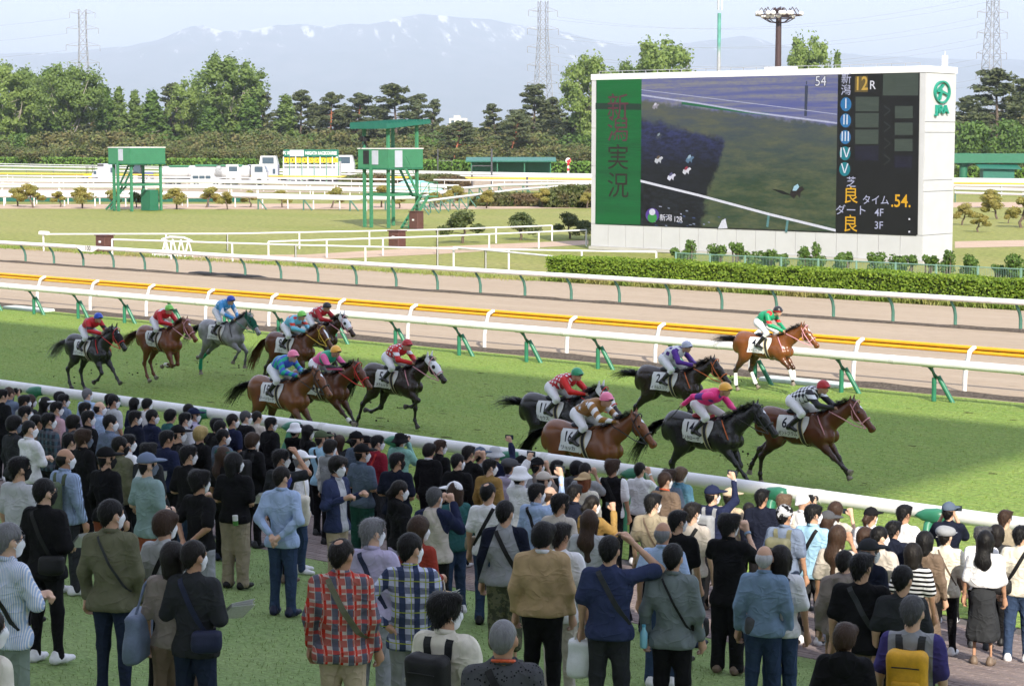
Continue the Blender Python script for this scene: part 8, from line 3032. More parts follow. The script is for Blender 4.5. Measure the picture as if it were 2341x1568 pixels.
   b=MB(); b.bbox(-.07,.07,.17,.23,1.56,1.65,.012); b.box(-.025,.025,.17,.22,1.65,1.675); b.build('camera_body',M_BLACK,e)
   b=MB(); b.tube([(0,.22,1.605),(0,.33,1.605)],[.038,.042],12); b.build('lens',M_BLACK,e,True)
  elif k == 'paper':
   sg=1 if len(q) < 2 or q[1] == 'R' else -1
   wr=arm_pts(pr if sg > 0 else pl,sg)[2]
   e=thing('racing_paper', 'paper', 'folded white racing paper held by the ' + who, 'papers held by spectators')
   for i in range(3):
    b=MB(); t=i*.012
    b.add([(wr[0] - .02,wr[1] + .02,wr[2] - .02 + t),(wr[0] + sg*.06,wr[1] + .26,wr[2] - .06 + t*2),(wr[0] + sg*.20,wr[1] + .22,wr[2] + .07 + t*2),(wr[0] + sg*.12,wr[1] - .02,wr[2] + .10 + t),
                       (wr[0] - .02,wr[1] + .02,wr[2] - .023 + t),(wr[0] + sg*.06,wr[1] + .26,wr[2] - .063 + t*2),(wr[0] + sg*.20,wr[1] + .22,wr[2] + .067 + t*2),(wr[0] + sg*.12,wr[1] - .02,wr[2] + .097 + t)],[(0,1,2,3),(7,6,5,4),(0,4,5,1),(1,5,6,2),(2,6,7,3),(3,7,4,0)])
    b.build('sheet',mat('newsprint',(0.66,0.66,0.68),.9,.05,.12,60),e)
  elif k == 'carrier':
   sg=1 if q[2] == 'R' else -1
   wr=arm_pts(pr if sg > 0 else pl,sg)[2]
   zz=wr[2] - .26
   e=thing('carrier_bag', 'bag',q[3].replace('_', ' ') + ' held by the ' + who, 'bags held by spectators')
   if q[1] == 'tan':
    b=MB(); b.box(wr[0] - .11,wr[0] + .11,wr[1] - .06,wr[1] + .06,zz - .14,zz + .12); b.build('bag_body',bag_mat('tan'),e)
   else:
    share('bag_body',rounded('carrier_body',(0,0,0),(.12,.06,.16),.02,.05,.02),e,(wr[0],wr[1],zz),None,None,mat('white_carrier',(0.72,0.74,0.78),.4,.3,.05,12,.4,20))
   b=MB(); b.tube([(wr[0] - .06,wr[1],zz + .10),(wr[0] - .045,wr[1],zz + .22),(wr[0],wr[1],zz + .27),(wr[0] + .045,wr[1],zz + .22),(wr[0] + .06,wr[1],zz + .10)],.009,6); b.build('handle',bag_mat('cream'),e,True)
  elif k == 'lanyard':
   b=MB(); b.tube([(.068*math.cos(w),-.008 + .066*math.sin(w),1.458 - .02*math.sin(w)) for w in [math.pi*2*i/12 for i in range(13)]],.011,5); b.build('lanyard',mat('orange_lanyard',(0.62,0.10,0.03),.6,.3),o)
  elif k == 'watch':
   wr=arm_pts(pr,1)
   a=Vector(wr[1]).lerp(Vector(wr[2]),.90); c=Vector(wr[1]).lerp(Vector(wr[2]),.97)
   b=MB(); b.tube([a,c],.036,10); b.build('wristband',mat('wrist_' + q[1],CL[q[1]],.4,.4),o,True)
  elif k == 'bottle':
   e=thing('drink_bottle', 'bottle', 'pale blue drink bottle beside the ' + who,None)
   b=MB(); b.tube([(-.24,-.08,.80),(-.24,-.08,.82),(-.24,-.08,.93),(-.24,-.08,.965),(-.24,-.08,.985)],[.030,.034,.034,.016,.015],12); b.build('flask',mat('pale_blue_plastic',(0.25,0.55,0.68),.15,.5),e,True)
   b=MB(); b.tube([(-.24,-.08,.985),(-.24,-.08,1.005)],.018,10); b.build('bottle_cap',mat('bottle_cap_blue',(0.1,0.35,0.5)),e,True)
  elif k == 'can':
   e=thing('drink_can', 'can', 'white and green drink can behind the ' + who,None)
   b=MB(); b.tube([(.10,-.16,.84),(.10,-.165,.90)],.033,12); b.build('can_base',mat('can_green',(0.06,0.20,0.04),.3,.5),e,True)
   b=MB(); b.tube([(.10,-.165,.90),(.10,-.17,.965)],.033,12); b.build('can_top',M_WHITE,e,True)
  elif k == 'letters':
   t=text_mesh(q[1],float(q[2]),.01)
   z,x,tilt=float(q[3]),float(q[4]),float(q[5])
   n_=len(t.vertices); me2=t.copy(); co=np.zeros(n_*3,np.float32); t.vertices.foreach_get('co',co); co=co.reshape(-1,3); out=np.zeros_like(co)
   ct,st_=math.cos(tilt),math.sin(tilt)
   for i_ in range(n_):
    lx,lz=x + co[i_,0]*ct - co[i_,1]*st_,z + co[i_,0]*st_ + co[i_,1]*ct
    hh=surf_path(tm,[(lx,lz)],-1)
    out[i_]=(lx,(hh[0].y if hh else -.13) - .004,lz)
   me2.vertices.foreach_set('co',out.ravel()); me2.materials.clear(); me2.materials.append(M_WHITE); me2.update()
   new_obj('shirt_print',me2,None,tp)
 return o
# ------------------------------------------------------------------ the crowd (picture position of each crown, look, pose)
S_=spectator
S_(4,888, 'dark-haired spectator in black cut by the left edge beside the rail',ang=55,col='black',mask=None)
S_(20,884, 'brown-haired man in blue-grey shirt raising a camera at far left',ang=40,hy=12,hair='neat',hc='brown',top='shirt',col='bluegrey',pl='cam',pr='cam',mask=None,extras=('camera',))
S_(55,901, 'man with dark hair and glasses in grey shirt left of the white mesh cap',ang=55,hc='dark',glasses=1,top='shirt',col='grey')
S_(69,901, 'woman with reddish dark hair and glasses at the left rail',ang=60,hair='bob',hc='brown',glasses=1,h=1.60,col='char')
S_(56,926, 'man with dark swept hair and black top below the left rail group',ang=60,top='knit',col='black')
S_(102,906, 'long-haired woman in a white mesh cap near the rail',h=1.60,ang=55,hair='long',hat='cap',hatc='white',col='black')
S_(135,893, 'dark-haired spectator half hidden behind a man with glasses at the rail',ang=50,col='char',mask=None)
S_(144,899, 'man with dark hair, glasses and blue-grey shirt right of the mesh cap',ang=58,glasses=1,top='shirt',col='bluegrey')
S_(199,887, 'grey-haired man in light blue shirt standing at the rail',ang=40,hair='neat',hc='grey',top='shirt',col='lblue')
S_(128,916, 'man with black hair and glasses in a dusty pink shirt',ang=62,glasses=1,top='shirt',col='pink')
S_(83,947, 'short-haired person in brown top behind the dark plaid shirt',ang=40,hair='neat',col='brown',mask=None,h=1.64)
S_(193,918, 'dark-haired man in pale lilac shirt below the grey-haired man',ang=58,top='shirt',col='lilac')
S_(227,916, 'balding man in light blue shirt with white mask near the rail',ang=58,hair='bald',hc='black',top='shirt',col='lblue')
S_(251,898, 'dark-haired spectator hidden behind the man in pale grey tee',ang=50,col='navy')
S_(259,901, 'man with dark hair, glasses and pale blue-grey tee at the rail',ang=58,hair='neat',glasses=1,col='lgrey',h=1.74)
S_(307,908, 'woman with black bob in navy top at the rail',ang=50,hair='bob',top='knit',col='navy',h=1.60)
S_(335,910, 'woman with black fringe in white blouse beside the navy-topped woman',ang=55,hair='bowl',top='blouse',col='white',h=1.60)
S_(431,922, 'short-haired man behind the navy cap at the rail',ang=45,hair='neat',hc='dark',col='navy',mask=None)
S_(443,930, 'man in navy cap and glasses with pale purple shirt and shoulder strap',ang=58,hair='under',hat='cap',hatc='navy',glasses=1,top='shirt',col='lilac',extras=('strapR:black',))
S_(30,950, 'man with black bowl hair in loose black shirt at far left',ang=62,hair='bowl',top='shirt',col='char',mask='g')
S_(66,959, 'man with shaved sides in white shirt folding his arms',ang=58,hair='buzz',top='shirt',col='white',pl='cross',pr='cross')
S_(110,942, 'man with thick black hair in dark blue plaid shirt',ang=55,top='shirt',col='darkplaid:navy:char',pl='front',pr='front')
S_(165,948, 'bowl-haired man with black mask and glasses in dark top',ang=60,hair='bowl',hc='dark',mask='k',glasses=1,top='knit',col='char',h=1.66)
S_(200,937, 'dark-haired man in black shirt right of the bowl-haired one',ang=60,top='shirt',col='black')
S_(251,947, 'dark-haired man in blue-grey button shirt seen from behind',ang=50,hy=36,hair='neat',top='shirt',col='bluegrey',h=1.74)
S_(307,937, 'thick-haired man in dark navy tee left of the glasses-wearing navy shirt',ang=55,top='tee',col='dnavy')
S_(347,935, 'man with glasses in navy shirt, middle of the left crowd',ang=58,hair='neat',glasses=1,top='shirt',col='navy')
S_(388,935, 'person with longish black hair in dark teal top',ang=58,hair='bowl',top='knit',col='teal',mask=None,h=1.66)
S_(422,941, 'dark-haired man with glasses in pale grey tee left of the navy cap',ang=58,glasses=1,col='lgrey')
S_(407,970, 'man in black cap and black tee carrying a black backpack',ang=50,hy=36,hair='under',hat='cap',hatc='black',col='black',extras=('pack:black',))
S_(380,982, 'dark-haired spectator hidden behind the black cap and backpack',ang=50,col='navy',mask=None)
S_(457,974, 'blond-haired spectator in black sweater with black mask',ang=55,hair='bowl',hc='blond',mask='k',top='knit',col='black')
S_(495,955, 'spectator in fluffy black hat at the rail',ang=40,hair='fluffy',top='knit',col='black',mask=None,h=1.62)
S_(503,960, 'dark-haired person in black top below the fluffy black hat',ang=58,hair='neat',top='knit',col='black')
S_(509,980, 'dark-haired person in navy sweatshirt right of the blond one',ang=55,hair='neat',top='knit',col='slate',h=1.66)
S_(531,945, 'man with cropped sides and navy tee, white mask, at the rail',ang=55,hair='neat',hc='dark',col='navy')
S_(159,988, 'black-haired person squeezed behind the curly-haired man',ang=50,col='black',mask=None,h=1.62)
S_(190,980, 'curly brown-haired man with glasses and black shirt, grey mask',ang=58,hair='fluffy',hc='brown',mask='g',glasses=1,top='shirt',col='black',h=1.72)
S_(273,997, 'dark-haired man with black mask in olive jacket',ang=55,hair='neat',mask='k',top='jacket',col='olive')
S_(291,991, 'white-masked person with papers behind the olive jacket',ang=62,top='shirt',col='white',pl='front',pr='front',extras=('paper:R',),h=1.66)
S_(338,1012, 'fluffy black-haired person in grey and white top with black straps',ang=35,hy=0,hair='fluffy',top='shirt',col='raglan:white:char',mask=None,h=1.66)
S_(42,1042, 'man with glasses and black mask in pale lilac-grey tee at left',ang=50,hy=24,mask='k',glasses=1,col='lgrey',h=1.74,wid=1.1)
S_(148,1023, 'bald man in blue striped shirt with a green backpack',ang=50,hy=24,hair='bald',hc='dark',top='shirt',col='vstripe:lblue:bluegrey',bot='pants',bcol='char',extras=('pack:green',))
S_(242,1021, 'person in black cap, black sweatshirt and black mask',ang=50,hy=24,hair='under',hat='cap',hatc='black',mask='k',top='knit',col='black',bcol='brick',bot='wide')
S_(336,1034, 'man in two-tone grey cap and teal-grey tee with grey mask',ang=50,hy=24,hair='under',hat='cap',hatc='bluegrey',mask='g',col='tealgrey',bot='shorts',bcol='brick',pl='front',pr='front',h=1.74,extras=('watch:black',),hem=.78)
S_(429,1016, 'thick-haired man in black tee with glasses behind the teal-grey tee',ang=45,hy=24,glasses=1,col='black',bcol='jean',pl='front',pr='front',h=1.72)
S_(508,1020, 'long brown-haired woman in dark green cap and black top',ang=50,hair='long',hc='brown',hat='cap',hatc='dgreen',col='black',h=1.58)
S_(535,1034, 'black-bobbed person in black sweater and khaki trousers with a drink can',ang=30,hy=36,hair='bob',top='tee',col='black',bot='wide',bcol='khaki',pl='front',pr='front',extras=('can','paper:R'),h=1.70,wid=1.12)
S_(100,1094, 'man in black jacket with black shoulder bag and white trainers',ang=40,hy=24,hair='neat',mask='k',glasses=1,top='jacket',col='black',bot='slim',bcol='black',pl='down',pr='front',extras=('strapL:black:b','paper:R'),hem=.80,h=1.72)
S_(253,1142, 'man in olive overshirt and dark jeans with a thin chest strap',ang=25,hy=36,hair='neat',top='shirt',col='olive',bot='slim',bcol='djean',extras=('strapL:char:thin:x',),hem=.80,h=1.74,wid=1.08)
S_(455,1074, 'fluffy-haired person in black tee and grey trousers, hands behind the back',ang=50,hy=12,hair='fluffy',glasses=1,col='black',bot='wide',bcol='grey',pl='back',pr='back',h=1.70)
S_(375,1168, 'brown bowl-haired person in light grey tee with black strap',ang=35,hy=24,hair='bowl',hc='brown',top='tee',col='lgrey',extras=('strapR:black:x:x',),h=1.66)
S_(16,1196, 'grey-haired man in pale striped shirt and sage trousers at left edge',ang=55,hy=12,hair='neat',hc='grey',glasses=1,top='shirt',col='vstripe:lblue:white',bot='pants',bcol='sage',pl='cross',pr='cross',extras=('strapL:black:x:x',),h=1.72,hem=.82)
S_(395,1239, 'dark-bobbed woman in brown blouse carrying a blue-grey tote',ang=20,hy=0,hair='bob',hc='dark',top='blouse',col='taupe',bot='wide',bcol='brown',extras=('tote:bluegrey:L',),h=1.60,mask=None)
S_(442,1236, 'dark-haired person in charcoal sweater and jeans with a striped bag',ang=30,hy=24,hair='neat',hc='dark',top='knit',col='char',bot='pants',bcol='djean',pl='front',pr='front',extras=('strapL:navy:b','paper:R'),h=1.64,hem=.80)
S_(-32,1390, 'person in cream sleeve and dark apron cut by the bottom left corner',ang=60,hair='bob',hc='dark',top='knit',col='cream',bcol='char',pl='front',pr='front',h=1.60)
S_(561,938, 'balding man with glasses in black jacket and white collar at the rail',ang=55,hair='neat',hc='dgrey',glasses=1,top='jacket',col='black',extras=('wc',))
S_(587,939, 'dark-haired youngster in beige top beside the balding man',ang=45,hair='neat',hc='dark',col='stone',mask=None,h=1.62)
S_(618,952, 'black-haired man with glasses in black jacket, centre left',ang=58,glasses=1,top='jacket',col='black')
S_(674,965, 'woman in white bucket hat holding up a compact camera',ang=35,hy=0,hair='under',hat='bucket',hatc='white',top='knit',col='black',pl='cam',pr='cam',mask=None,h=1.60,extras=('camera',))
S_(703,970, 'long-haired woman in black cap beside the white bucket hat',ang=55,hair='long',hat='cap',hatc='black',col='black',h=1.60)
S_(734,982, 'man in olive cap and sky blue tee with black crossbody bag',ang=40,hy=24,hair='under',hc='dark',hat='cap',hatc='green',col='sky',pl='cam',pr='cam',bcol='black',extras=('strapL:black:b','camera'),mask=None)
S_(775,995, 'long brown-haired woman hidden behind the olive cap',ang=30,hair='long',hc='brown',col='char',mask=None,h=1.58)
S_(815,984, 'person in black cap hidden behind the lettered bucket hat',ang=50,hair='under',hat='cap',hatc='black',col='slate',mask=None)
S_(811,988, 'person in black bucket hat with white lettering',ang=35,hair='under',hat='bucket',hatc='black',col='char',top='knit',mask=None,h=1.64)
S_(753,1004, 'person with neat dark bowl hair in grey knit vest and white collar',ang=45,hy=12,hair='bowl',hc='dark',top='shirt',col='sleeves:grey:white',h=1.64)
S_(827,1013, 'man in black cap and slate work shirt with a green jacket tied at the waist',ang=48,hair='under',hat='cap',hatc='black',top='polo',col='slate',bcol='dgreen',bot='wide',pl='front',pr='front',h=1.74,wid=1.08)
S_(841,995, 'spectator in black cap squeezed left of the dark red tee',ang=50,hair='under',hat='cap',hatc='black',col='black',mask=None,h=1.62)
S_(862,993, 'man with glasses in dark red tee',ang=55,glasses=1,hair='short',col='maroon',bcol='char',extras=('strapR:red',))
S_(914,989, 'person in black bucket hat and mint jacket aiming a camera',ang=30,hy=12,hair='under',hat='bucket',hatc='black',top='jacket',col='mint',pl='cam',pr='cam',extras=('camera',),h=1.62)
S_(907,1033, 'broad man in navy tee holding white papers',ang=30,hy=36,hair='short',hc='black',col='dnavy',wid=1.15,pl='front',pr='front',extras=('paper:L',),bcol='black',mask='k')
S_(980,1013, 'neat-haired woman in black sweater with white collar',ang=35,hy=24,hair='bowl',hc='dark',top='jacket',col='black',extras=('wc',),mask=None,h=1.64)
S_(1005,1003, 'brown-haired man with glasses in black shirt at the rail',ang=50,hair='short',hc='brown',glasses=1,top='shirt',col='black')
S_(575,989, 'mushroom-haired person with black backpack, centre left',ang=40,hy=24,hair='bowl',hc='brown',top='shirt',col='black',extras=('pack:black',),h=1.70)
S_(641,1025, 'thick-haired man in charcoal tee raising a hand to his glasses',ang=45,hy=36,glasses=1,hair='short',col='char',pl='down',pr='salute',bcol='black',h=1.74)
S_(687,1028, 'older man in black and white trucker cap and white shirt',ang=95,hy=0,hair='under',hc='grey',hat='cap',hatc='white',top='shirt',col='white',bcol='jean',extras=('tote:cream:R',),h=1.66)
S_(644,1066, 'man in rumpled pale blue shirt and jeans, hands behind his back',ang=25,hy=36,hair='neat',hc='dark',mask='b',top='shirt',col='lblue',bot='pants',bcol='jean',pl='back',pr='back',hem=.80,h=1.72)
S_(769,1042, 'man in open navy shirt over grey tee clenching his fists',ang=125,hy=0,hair='bowl',hc='dark',glasses=1,top='shirt',col='open:indigo:lgrey',bot='pants',bcol='beige',pl='fist',pr='fist',hem=.78,h=1.74)
S_(912,1098, 'woman with tied dark hair, white scarf and black top over lilac skirt',ang=65,hy=12,hair='tied',hc='dark',top='hood',col='black',bot='skirt',bcol='lilac',pl='front',pr='front',h=1.60)
S_(993,1113, 'person in beige and navy hoodie filming with a phone in both hands',ang=25,hy=12,hair='neat',hc='dgrey',top='hood',col='raglan:stone:navy',pl='phone',pr='phone',extras=('phone','watch:white'),h=1.66)
S_(850,1183, 'grey-haired man in lilac shirt with a dark shoulder strap',ang=25,hy=36,hair='short',hc='grey',top='shirt',col='lilac',bot='pants',bcol='grey',extras=('strapL:navy:x:x',),h=1.74,glasses=1)
S_(956,1182, 'woman with long brown hair in rust top carrying a paper bag',ang=45,hy=24,hair='long',hc='brown',top='knit',col='rust',bot='pants',bcol='char',pl='down',pr='front',mask='w',h=1.60,extras=('carrier:tan:R:brown_paper_bag',))
S_(781,1231, 'stocky man with thinning hair in red plaid shirt and tan trousers',ang=15,hy=24,hair='thin',hc='dark',top='shirt',col='redplaid:red:grey',bot='pants',bcol='beige',mask=None,h=1.74,wid=1.15,extras=('strapL:olive:x:x',),hem=.78)
S_(938,1219, 'crop-haired man in green and navy plaid shirt, hand on hip',ang=15,hy=36,hair='neat',hc='black',top='shirt',col='greenplaid:white:navy',bot='pants',bcol='grey',pl='hip',pr='front',h=1.74,hem=.78,extras=('paper:R',))
S_(1046,1036, 'dark-haired man in black sweater lifting a fist at his side',ang=25,hy=36,hair='neat',top='knit',col='black',pl='fist',pr='down',h=1.68)
S_(1070,1017, 'short-haired man in black tee aiming a phone at the rail',ang=35,hy=12,hair='short',hc='dark',col='black',pl='phone',pr='phone',mask=None,extras=('phone',))
S_(1098,1020, 'person in slate blue cap behind a phone at the rail',ang=30,hair='under',hat='cap',hatc='slate',col='grey',mask=None,h=1.64)
S_(1132,1020, 'person in pale blue bucket hat holding a phone high with striped sleeve',ang=25,hair='under',hat='bucket',hatc='lgrey',top='jacket',col='navy',pl='down',pr='high',mask=None,extras=('phone',),h=1.64)
S_(1119,1047, 'dark-haired man with white mask in mustard sweater',ang=40,hy=36,hair='short',top='knit',col='mustard',h=1.68)
S_(1166,1046, 'person in grey flat cap and pale lilac shirt',ang=25,hair='under',hc='dark',hat='beret',hatc='dgrey',top='shirt',col='lilac',mask=None,h=1.66)
S_(1193,1040, 'man in black cap with white badge at the centre rail',ang=50,hair='under',hat='cap',hatc='black',col='grey',h=1.66)
S_(1229,1044, 'person in plain black cap and taupe top with dungaree straps',ang=30,hy=24,hair='under',hat='capback',hatc='black',col='taupe',pl='down',pr='cam',h=1.66)
S_(1189,1066, 'man in white bucket hat and white shirt holding up a phone',ang=40,hy=12,hair='under',hat='bucket',hatc='white',top='shirt',col='white',pl='high',pr='down',extras=('phone',),h=1.68)
S_(1272,1050, 'dark-haired person at the centre rail behind raised phones',ang=25,hair='short',col='char',mask=None,h=1.64)
S_(1317,1053, 'black-haired person in grey hoodie at the centre rail',ang=20,hair='bowl',top='hood',col='dgrey',mask=None,h=1.66)
S_(1338,1057, 'spectator filming with both hands behind the yellow cap',ang=15,hair='neat',hc='dark',col='grey',pl='phone',pr='phone',extras=('phone',),mask=None,h=1.66)
S_(1336,1078, 'auburn-haired woman in a yellow cap and cream top',ang=20,hy=12,hair='bob',hc='red',hat='capback',hatc='tan',top='knit',col='cream',mask=None,h=1.58)
S_(1243,1076, 'person in beige cap reaching a hand forward',ang=40,hair='under',hat='cap',hatc='stone',top='knit',col='lgrey',pl='front',pr='fist',h=1.62)
S_(1400,1049, 'brown-haired man in black vest over white shirt with sling bag',ang=20,hy=24,hair='fluffy',hc='brown',top='tee',col='sleeves:black:white',extras=('strapL:black:x:x',),bcol='black',h=1.74)
S_(1463,1056, 'person in pale pink top filming with both hands at the rail',ang=15,hair='neat',hc='dark',col='white',pl='phone',pr='phone',extras=('phone','watch:white'),mask=None,h=1.64)
S_(1257,1110, 'small balding person behind the pale blue shirt',ang=30,hair='bald',hc='brown',col='lgrey',mask=None,h=1.58)
S_(1116,1102, 'man with thinning hair in white tee and khaki waist bag',ang=15,hy=24,hair='thin',hc='black',col='white',bcol='jean',extras=('strapR:black:khaki',),mask=None,h=1.70)
S_(1038,1100, 'brown-haired person in white cap with brim to the left and teal sweater',ang=-30,hy=-24,hair='bob',hc='brown',hat='cap',hatc='white',top='knit',col='teal',bcol='jean',h=1.62)
S_(1155,1144, 'man in grey and black raglan shirt with black strap and camouflage trousers',ang=10,hy=24,hair='neat',hc='black',top='knit',col='raglan:grey:dnavy',bot='crop',bcol='camo:camo:olive',extras=('strapL:black:x:x','watch:white'),h=1.74,hem=.86)
S_(1226,1103, 'man in pale blue shirt holding up a phone, black bag strap',ang=35,hy=24,hair='short',top='shirt',col='lblue',pl='down',pr='high',extras=('phone','strapL:black'),h=1.70)
S_(1313,1105, 'dark-haired man in navy top with striped collar',ang=20,hair='short',top='polo',col='dnavy',mask=None,h=1.64)
S_(1279,1126, 'black-haired man with glasses and black mask in beige-grey tee',ang=35,hy=24,hair='short',mask='k',glasses=1,col='stone',bcol='char',h=1.70)
S_(1353,1132, 'woman with tied dark hair in mustard cardigan filming one-handed',ang=45,hy=12,hair='tied',hc='dark',top='knit',col='mustard',pl='front',pr='phone',extras=('phone',),h=1.58)
S_(1347,1168, 'woman with very long brown hair in pale grey top',ang=15,hy=0,hair='long',hc='brown',top='blouse',col='lgrey',bot='skirt',bcol='tealgrey',extras=('tote:stone:L',),h=1.60,mask=None)
S_(1241,1195, 'bowl-haired man in beige jacket and black trousers',ang=10,hy=24,hair='bowl',hc='black',top='jacket',col='tan',bot='pants',bcol='black',mask=None,h=1.74,hem=.88,wid=1.1,extras=('wc',))
S_(1281,1194, 'dark-haired man in white tee behind the beige jacket',ang=20,hy=24,hair='short',hc='dark',col='white',bot='pants',bcol='stone',mask=None,h=1.70,hem=.76)
S_(1394,1225, 'man in navy tee shading his eyes with one hand',ang=12,hy=12,hair='neat',hc='black',col='indigo',bot='pants',bcol='char',pl='down',pr='salute',mask=None,h=1.74,wid=1.15,hem=.82,extras=('strapL:char:x:x','carrier:white:L:white_plastic_bag'))
S_(1492,1126, 'man in khaki tee with a thin brown strap and black mask',ang=25,hy=24,hair='short',mask='w',col='khaki',bcol='black',extras=('strapL:brown:thin:x',),h=1.72)
S_(1520,1078, 'man in brown shirt with an orange lanyard',ang=30,hy=24,hair='neat',hc='brown',top='polo',col='brown',extras=('lanyard',),h=1.72)
S_(1529,1072, 'brown-haired spectator hidden behind the orange lanyard',ang=25,hair='fluffy',hc='brown',col='slate',mask=None,h=1.66)
S_(1554,1067, 'light brown-haired person in teal blue jacket at the rail',ang=35,hy=24,hair='bowl',hc='lbrown',top='jacket',col='tealblue',h=1.70)
S_(1629,1108, 'man in navy cap and navy sweater raising a phone overhead',ang=30,hy=24,hair='under',hat='cap',hatc='navy',top='knit',col='navy',pl='down',pr='high',extras=('phone','watch:white','pack:grey'),h=1.70)
S_(1669,1114, 'person in beige cap and beige shirt leaning at the rail',ang=30,hair='under',hc='dark',hat='cap',hatc='beige',top='shirt',col='beige',mask=None,h=1.60)
S_(1742,1116, 'thick-haired man in navy sweater, seen from behind at right centre',ang=12,hair='short',top='knit',col='dnavy',mask=None,h=1.70)
S_(1713,1148, 'child with a hair clip between two navy sweaters',ang=15,hair='bob',hc='dark',col='white',mask=None,h=1.36)
S_(1793,1129, 'person with wavy grey-brown hair in pale top at the rail',ang=35,hair='fluffy',hc='lbrown',col='stone',mask=None,h=1.60)
S_(1836,1126, 'person in white sun hat taking a picture at the rail',ang=35,hair=None,hat='wrap',hatc='white',top='shirt',col='white',pl='cam',pr='cam',extras=('camera',),h=1.64,mask=None)
S_(1795,1151, 'man in black and white patterned headscarf and grey polo',ang=20,hy=24,hair='under',hat='wrap',hatc='camo:black:lgrey',top='polo',col='bluegrey',bcol='char',extras=('pack:olive',),h=1.72)
S_(1859,1151, 'man in sky blue shirt with black sling bag, dark trousers',ang=25,hy=36,hair='short',top='polo',col='sky',bot='pants',bcol='char',extras=('strapR:black:b',),h=1.74,hem=.82)
S_(1582,1147, 'man in pale beige tee with black strap and dark trousers',ang=20,hy=24,hair='short',hc='dark',col='stone',bot='slim',bcol='char',extras=('strapR:black:x:x',),h=1.70)
S_(1549,1165, 'man in plain black tee beside the balding blue polo',ang=20,hy=36,hair='short',col='black',bcol='black',h=1.70)
S_(1516,1191, 'balding man in pale blue-grey polo shirt',ang=10,hy=12,hair='bald',hc='grey',top='polo',col='lblue',bot='pants',bcol='jean',mask=None,h=1.70)
S_(1539,1243, 'man in grey-green overshirt with thin black strap and beige pouch',ang=8,hy=12,hair='neat',hc='black',top='shirt',col='greygreen',bot='pants',bcol='black',mask=None,h=1.72,hem=.80,extras=('strapL:black:thin','bottle'))
S_(1667,1174, 'fluffy-haired person all in black filming with a phone, blue watch',ang=20,hy=24,hair='fluffy',top='polo',col='black',bot='wide',bcol='black',pl='phone',pr='phone',extras=('phone','watch:denim'),h=1.74,hem=.74,wid=1.08)
S_(1748,1245, 'bald man in denim blue shirt',ang=8,hy=0,hair='bald',hc='white',top='shirt',col='denim',bot='pants',bcol='jean',mask=None,h=1.68)
S_(1786,1247, 'long-bobbed person in white tee with grey sling bag',ang=10,hy=12,hair='bob',hc='dark',top='tee',col='white',bot='pants',bcol='jean',extras=('strapR:dgrey:b',),mask=None,h=1.68)
S_(1893,1166, 'woman in dark grey cap at the rail left of a long-haired filmer',ang=40,hair='bob',hc='brown',hat='cap',hatc='dgrey',top='knit',col='lgrey',h=1.58)
S_(1910,1148, 'woman with straight brown hair filming beside the green post',ang=30,hair='long',hc='brown',top='blouse',col='stone',pl='front',pr='phone',extras=('phone',),mask=None,h=1.60)
S_(1992,1158, 'woman in black cap with ponytail right of the green post',ang=15,hair='tied',hc='brown',hat='cap',hatc='black',col='white',h=1.60)
S_(2067,1152, 'dark-haired man in white tee with blue side at the right rail',ang=25,hy=24,hair='short',col='white',mask=None,h=1.70)
S_(2170,1146, 'man in slate cap and navy lettered tee filming at the right rail',ang=0,hair='under',hc='black',hat='cap',hatc='slate',col='dnavy',pl='cam',pr='cam',extras=('phone','letters:we:.13:1.30:-.13:1.3','letters:or:.13:1.28:-.03:1.3'),mask=None,h=1.70)
S_(2298,1164, 'brown-haired man in khaki tee at the far right rail',ang=10,hair='short',hc='brown',col='khaki',mask=None,h=1.70)
S_(2280,1199, 'dark-haired person hidden behind the khaki tee',ang=10,hair='bob',hc='dark',col='char',mask=None,h=1.58)
S_(1915,1203, 'woman with long brown hair in grey-beige top lifting a phone',ang=15,hair='long',hc='brown',top='blouse',col='stone',bot='skirt',bcol='lilac',pl='down',pr='phone',extras=('phone',),mask=None,h=1.62)
S_(1977,1206, 'brown-haired person hidden left of the beige shirt',ang=15,hair='bowl',hc='brown',col='char',mask=None,h=1.60)
S_(2011,1203, 'dark-haired man in beige shirt with white mask',ang=30,hy=36,hair='neat',top='polo',col='stone',h=1.66)
S_(2042,1189, 'dark-haired youngster in navy hoodie',ang=15,hair='short',top='hood',col='dnavy',mask=None,h=1.64)
S_(1987,1231, 'man in charcoal cap with white mask and dark jacket',ang=40,hy=24,hair='under',hc='dgrey',hat='cap',hatc='char',top='jacket',col='dnavy',h=1.68)
S_(2116,1214, 'black-bobbed woman in long brown-black coat with strap',ang=20,hy=24,hair='bob',hc='black',top='knit',col='brown',bot='skirt',bcol='brown',mask=None,h=1.60,extras=('strapL:black:x:x',))
S_(2163,1201, 'woman in grey newsboy cap and white blouse with brown strap',ang=10,hair='under',hc='dark',hat='beret',hatc='grey',top='blouse',col='cream',bot='slim',bcol='black',extras=('strapL:brown:thin',),mask=None,h=1.60,hem=.80)
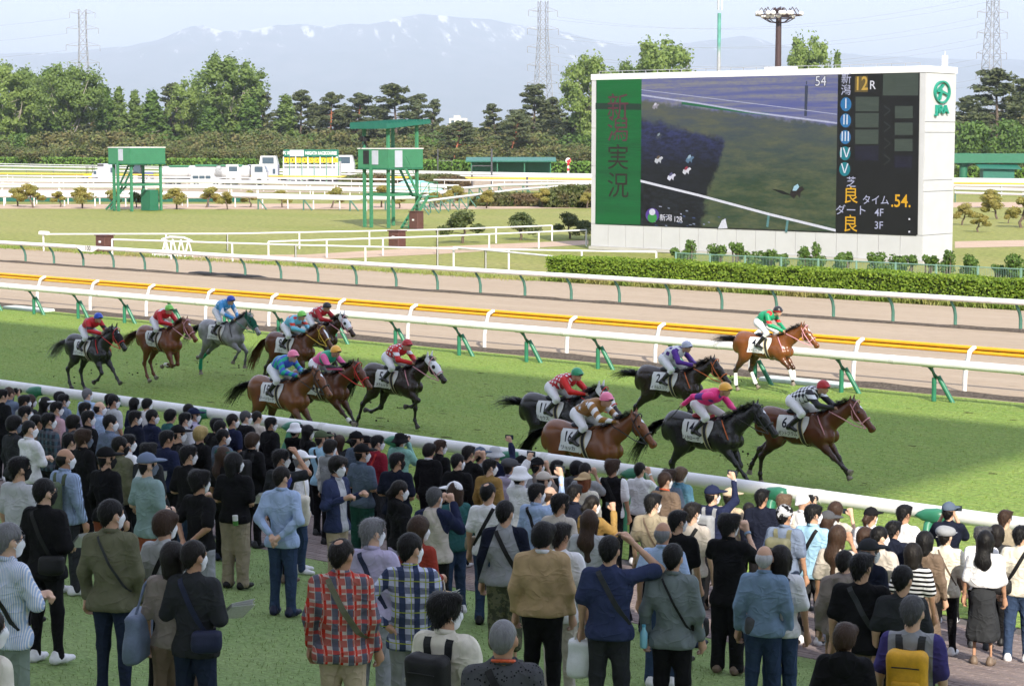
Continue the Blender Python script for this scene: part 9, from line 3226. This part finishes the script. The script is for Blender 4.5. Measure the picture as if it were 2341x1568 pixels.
S_(2246,1203, 'wavy grey-haired woman in white top behind the black dress',ang=10,hair='fluffy',hc='dgrey',col='white',mask=None,h=1.58)
S_(2253,1215, 'woman with very long black hair in black pinafore dress and white blouse',ang=5,hy=0,hair='long',hc='black',top='blouse',col='white',bot='skirt',bcol='char',mask=None,h=1.62,hem=1.02)
S_(2334,1200, 'dark-haired man in off-white tee with black sling at the right edge',ang=8,hair='short',col='cream',bot='pants',bcol='jean',extras=('strapR:black:b',),mask=None,h=1.70)
S_(1932,1258, 'dark-haired person in pinkish grey hoodie left of the big black tee',ang=5,hair='neat',hc='dark',top='hood',col='taupe',bot='pants',bcol='brown',mask=None,h=1.62)
S_(1970,1263, 'broad man in black tee with neat black hair, lower right',ang=12,hy=24,hair='short',hc='black',col='black',bot='pants',bcol='brown',mask=None,h=1.76,wid=1.18,extras=('strapL:char:x:x',))
S_(2088,1241, 'woman with headband in black and white striped tee',ang=15,hy=12,hair='bob',hc='dark',top='tee',col='hstripe:black:white',bot='pants',bcol='black',mask=None,h=1.58)
S_(2065,1293, 'crop-haired man in charcoal tee in front of the striped tee',ang=10,hy=24,hair='neat',hc='black',col='char',bot='pants',bcol='black',mask=None,h=1.70)
S_(2087,1362, 'dark grey-haired man in grey vest and purple sleeves with yellow backpack',ang=8,hy=12,hair='neat',hc='dgrey',top='tee',col='sleeves:grey:purple',bot='pants',bcol='char',mask=None,h=1.72,wid=1.05,extras=('pack:yellow:char',))
S_(1932,1426, 'child with brown bowl hair in black hoodie at the bottom',ang=8,hy=12,hair='bowl',hc='brown',top='hood',col='black',bot='pants',bcol='black',mask=None,h=1.50)
S_(1151,1415, 'bald grey man in dotted dark shirt with orange lanyard',ang=5,hy=12,hair='buzz',hc='grey',top='shirt',col='dots:dgrey:black',bot='pants',bcol='char',mask=None,h=1.70,wid=1.1,extras=('lanyard','strapL:black:x:x'))
S_(1018,1356, 'man with brushy black hair in cream jacket wearing a black backpack',ang=30,hy=36,hair='fluffy',hc='black',top='jacket',col='cream',bot='pants',bcol='grey',glasses=1,h=1.68,pl='down',pr='front',extras=('pack:black','paper:R'))
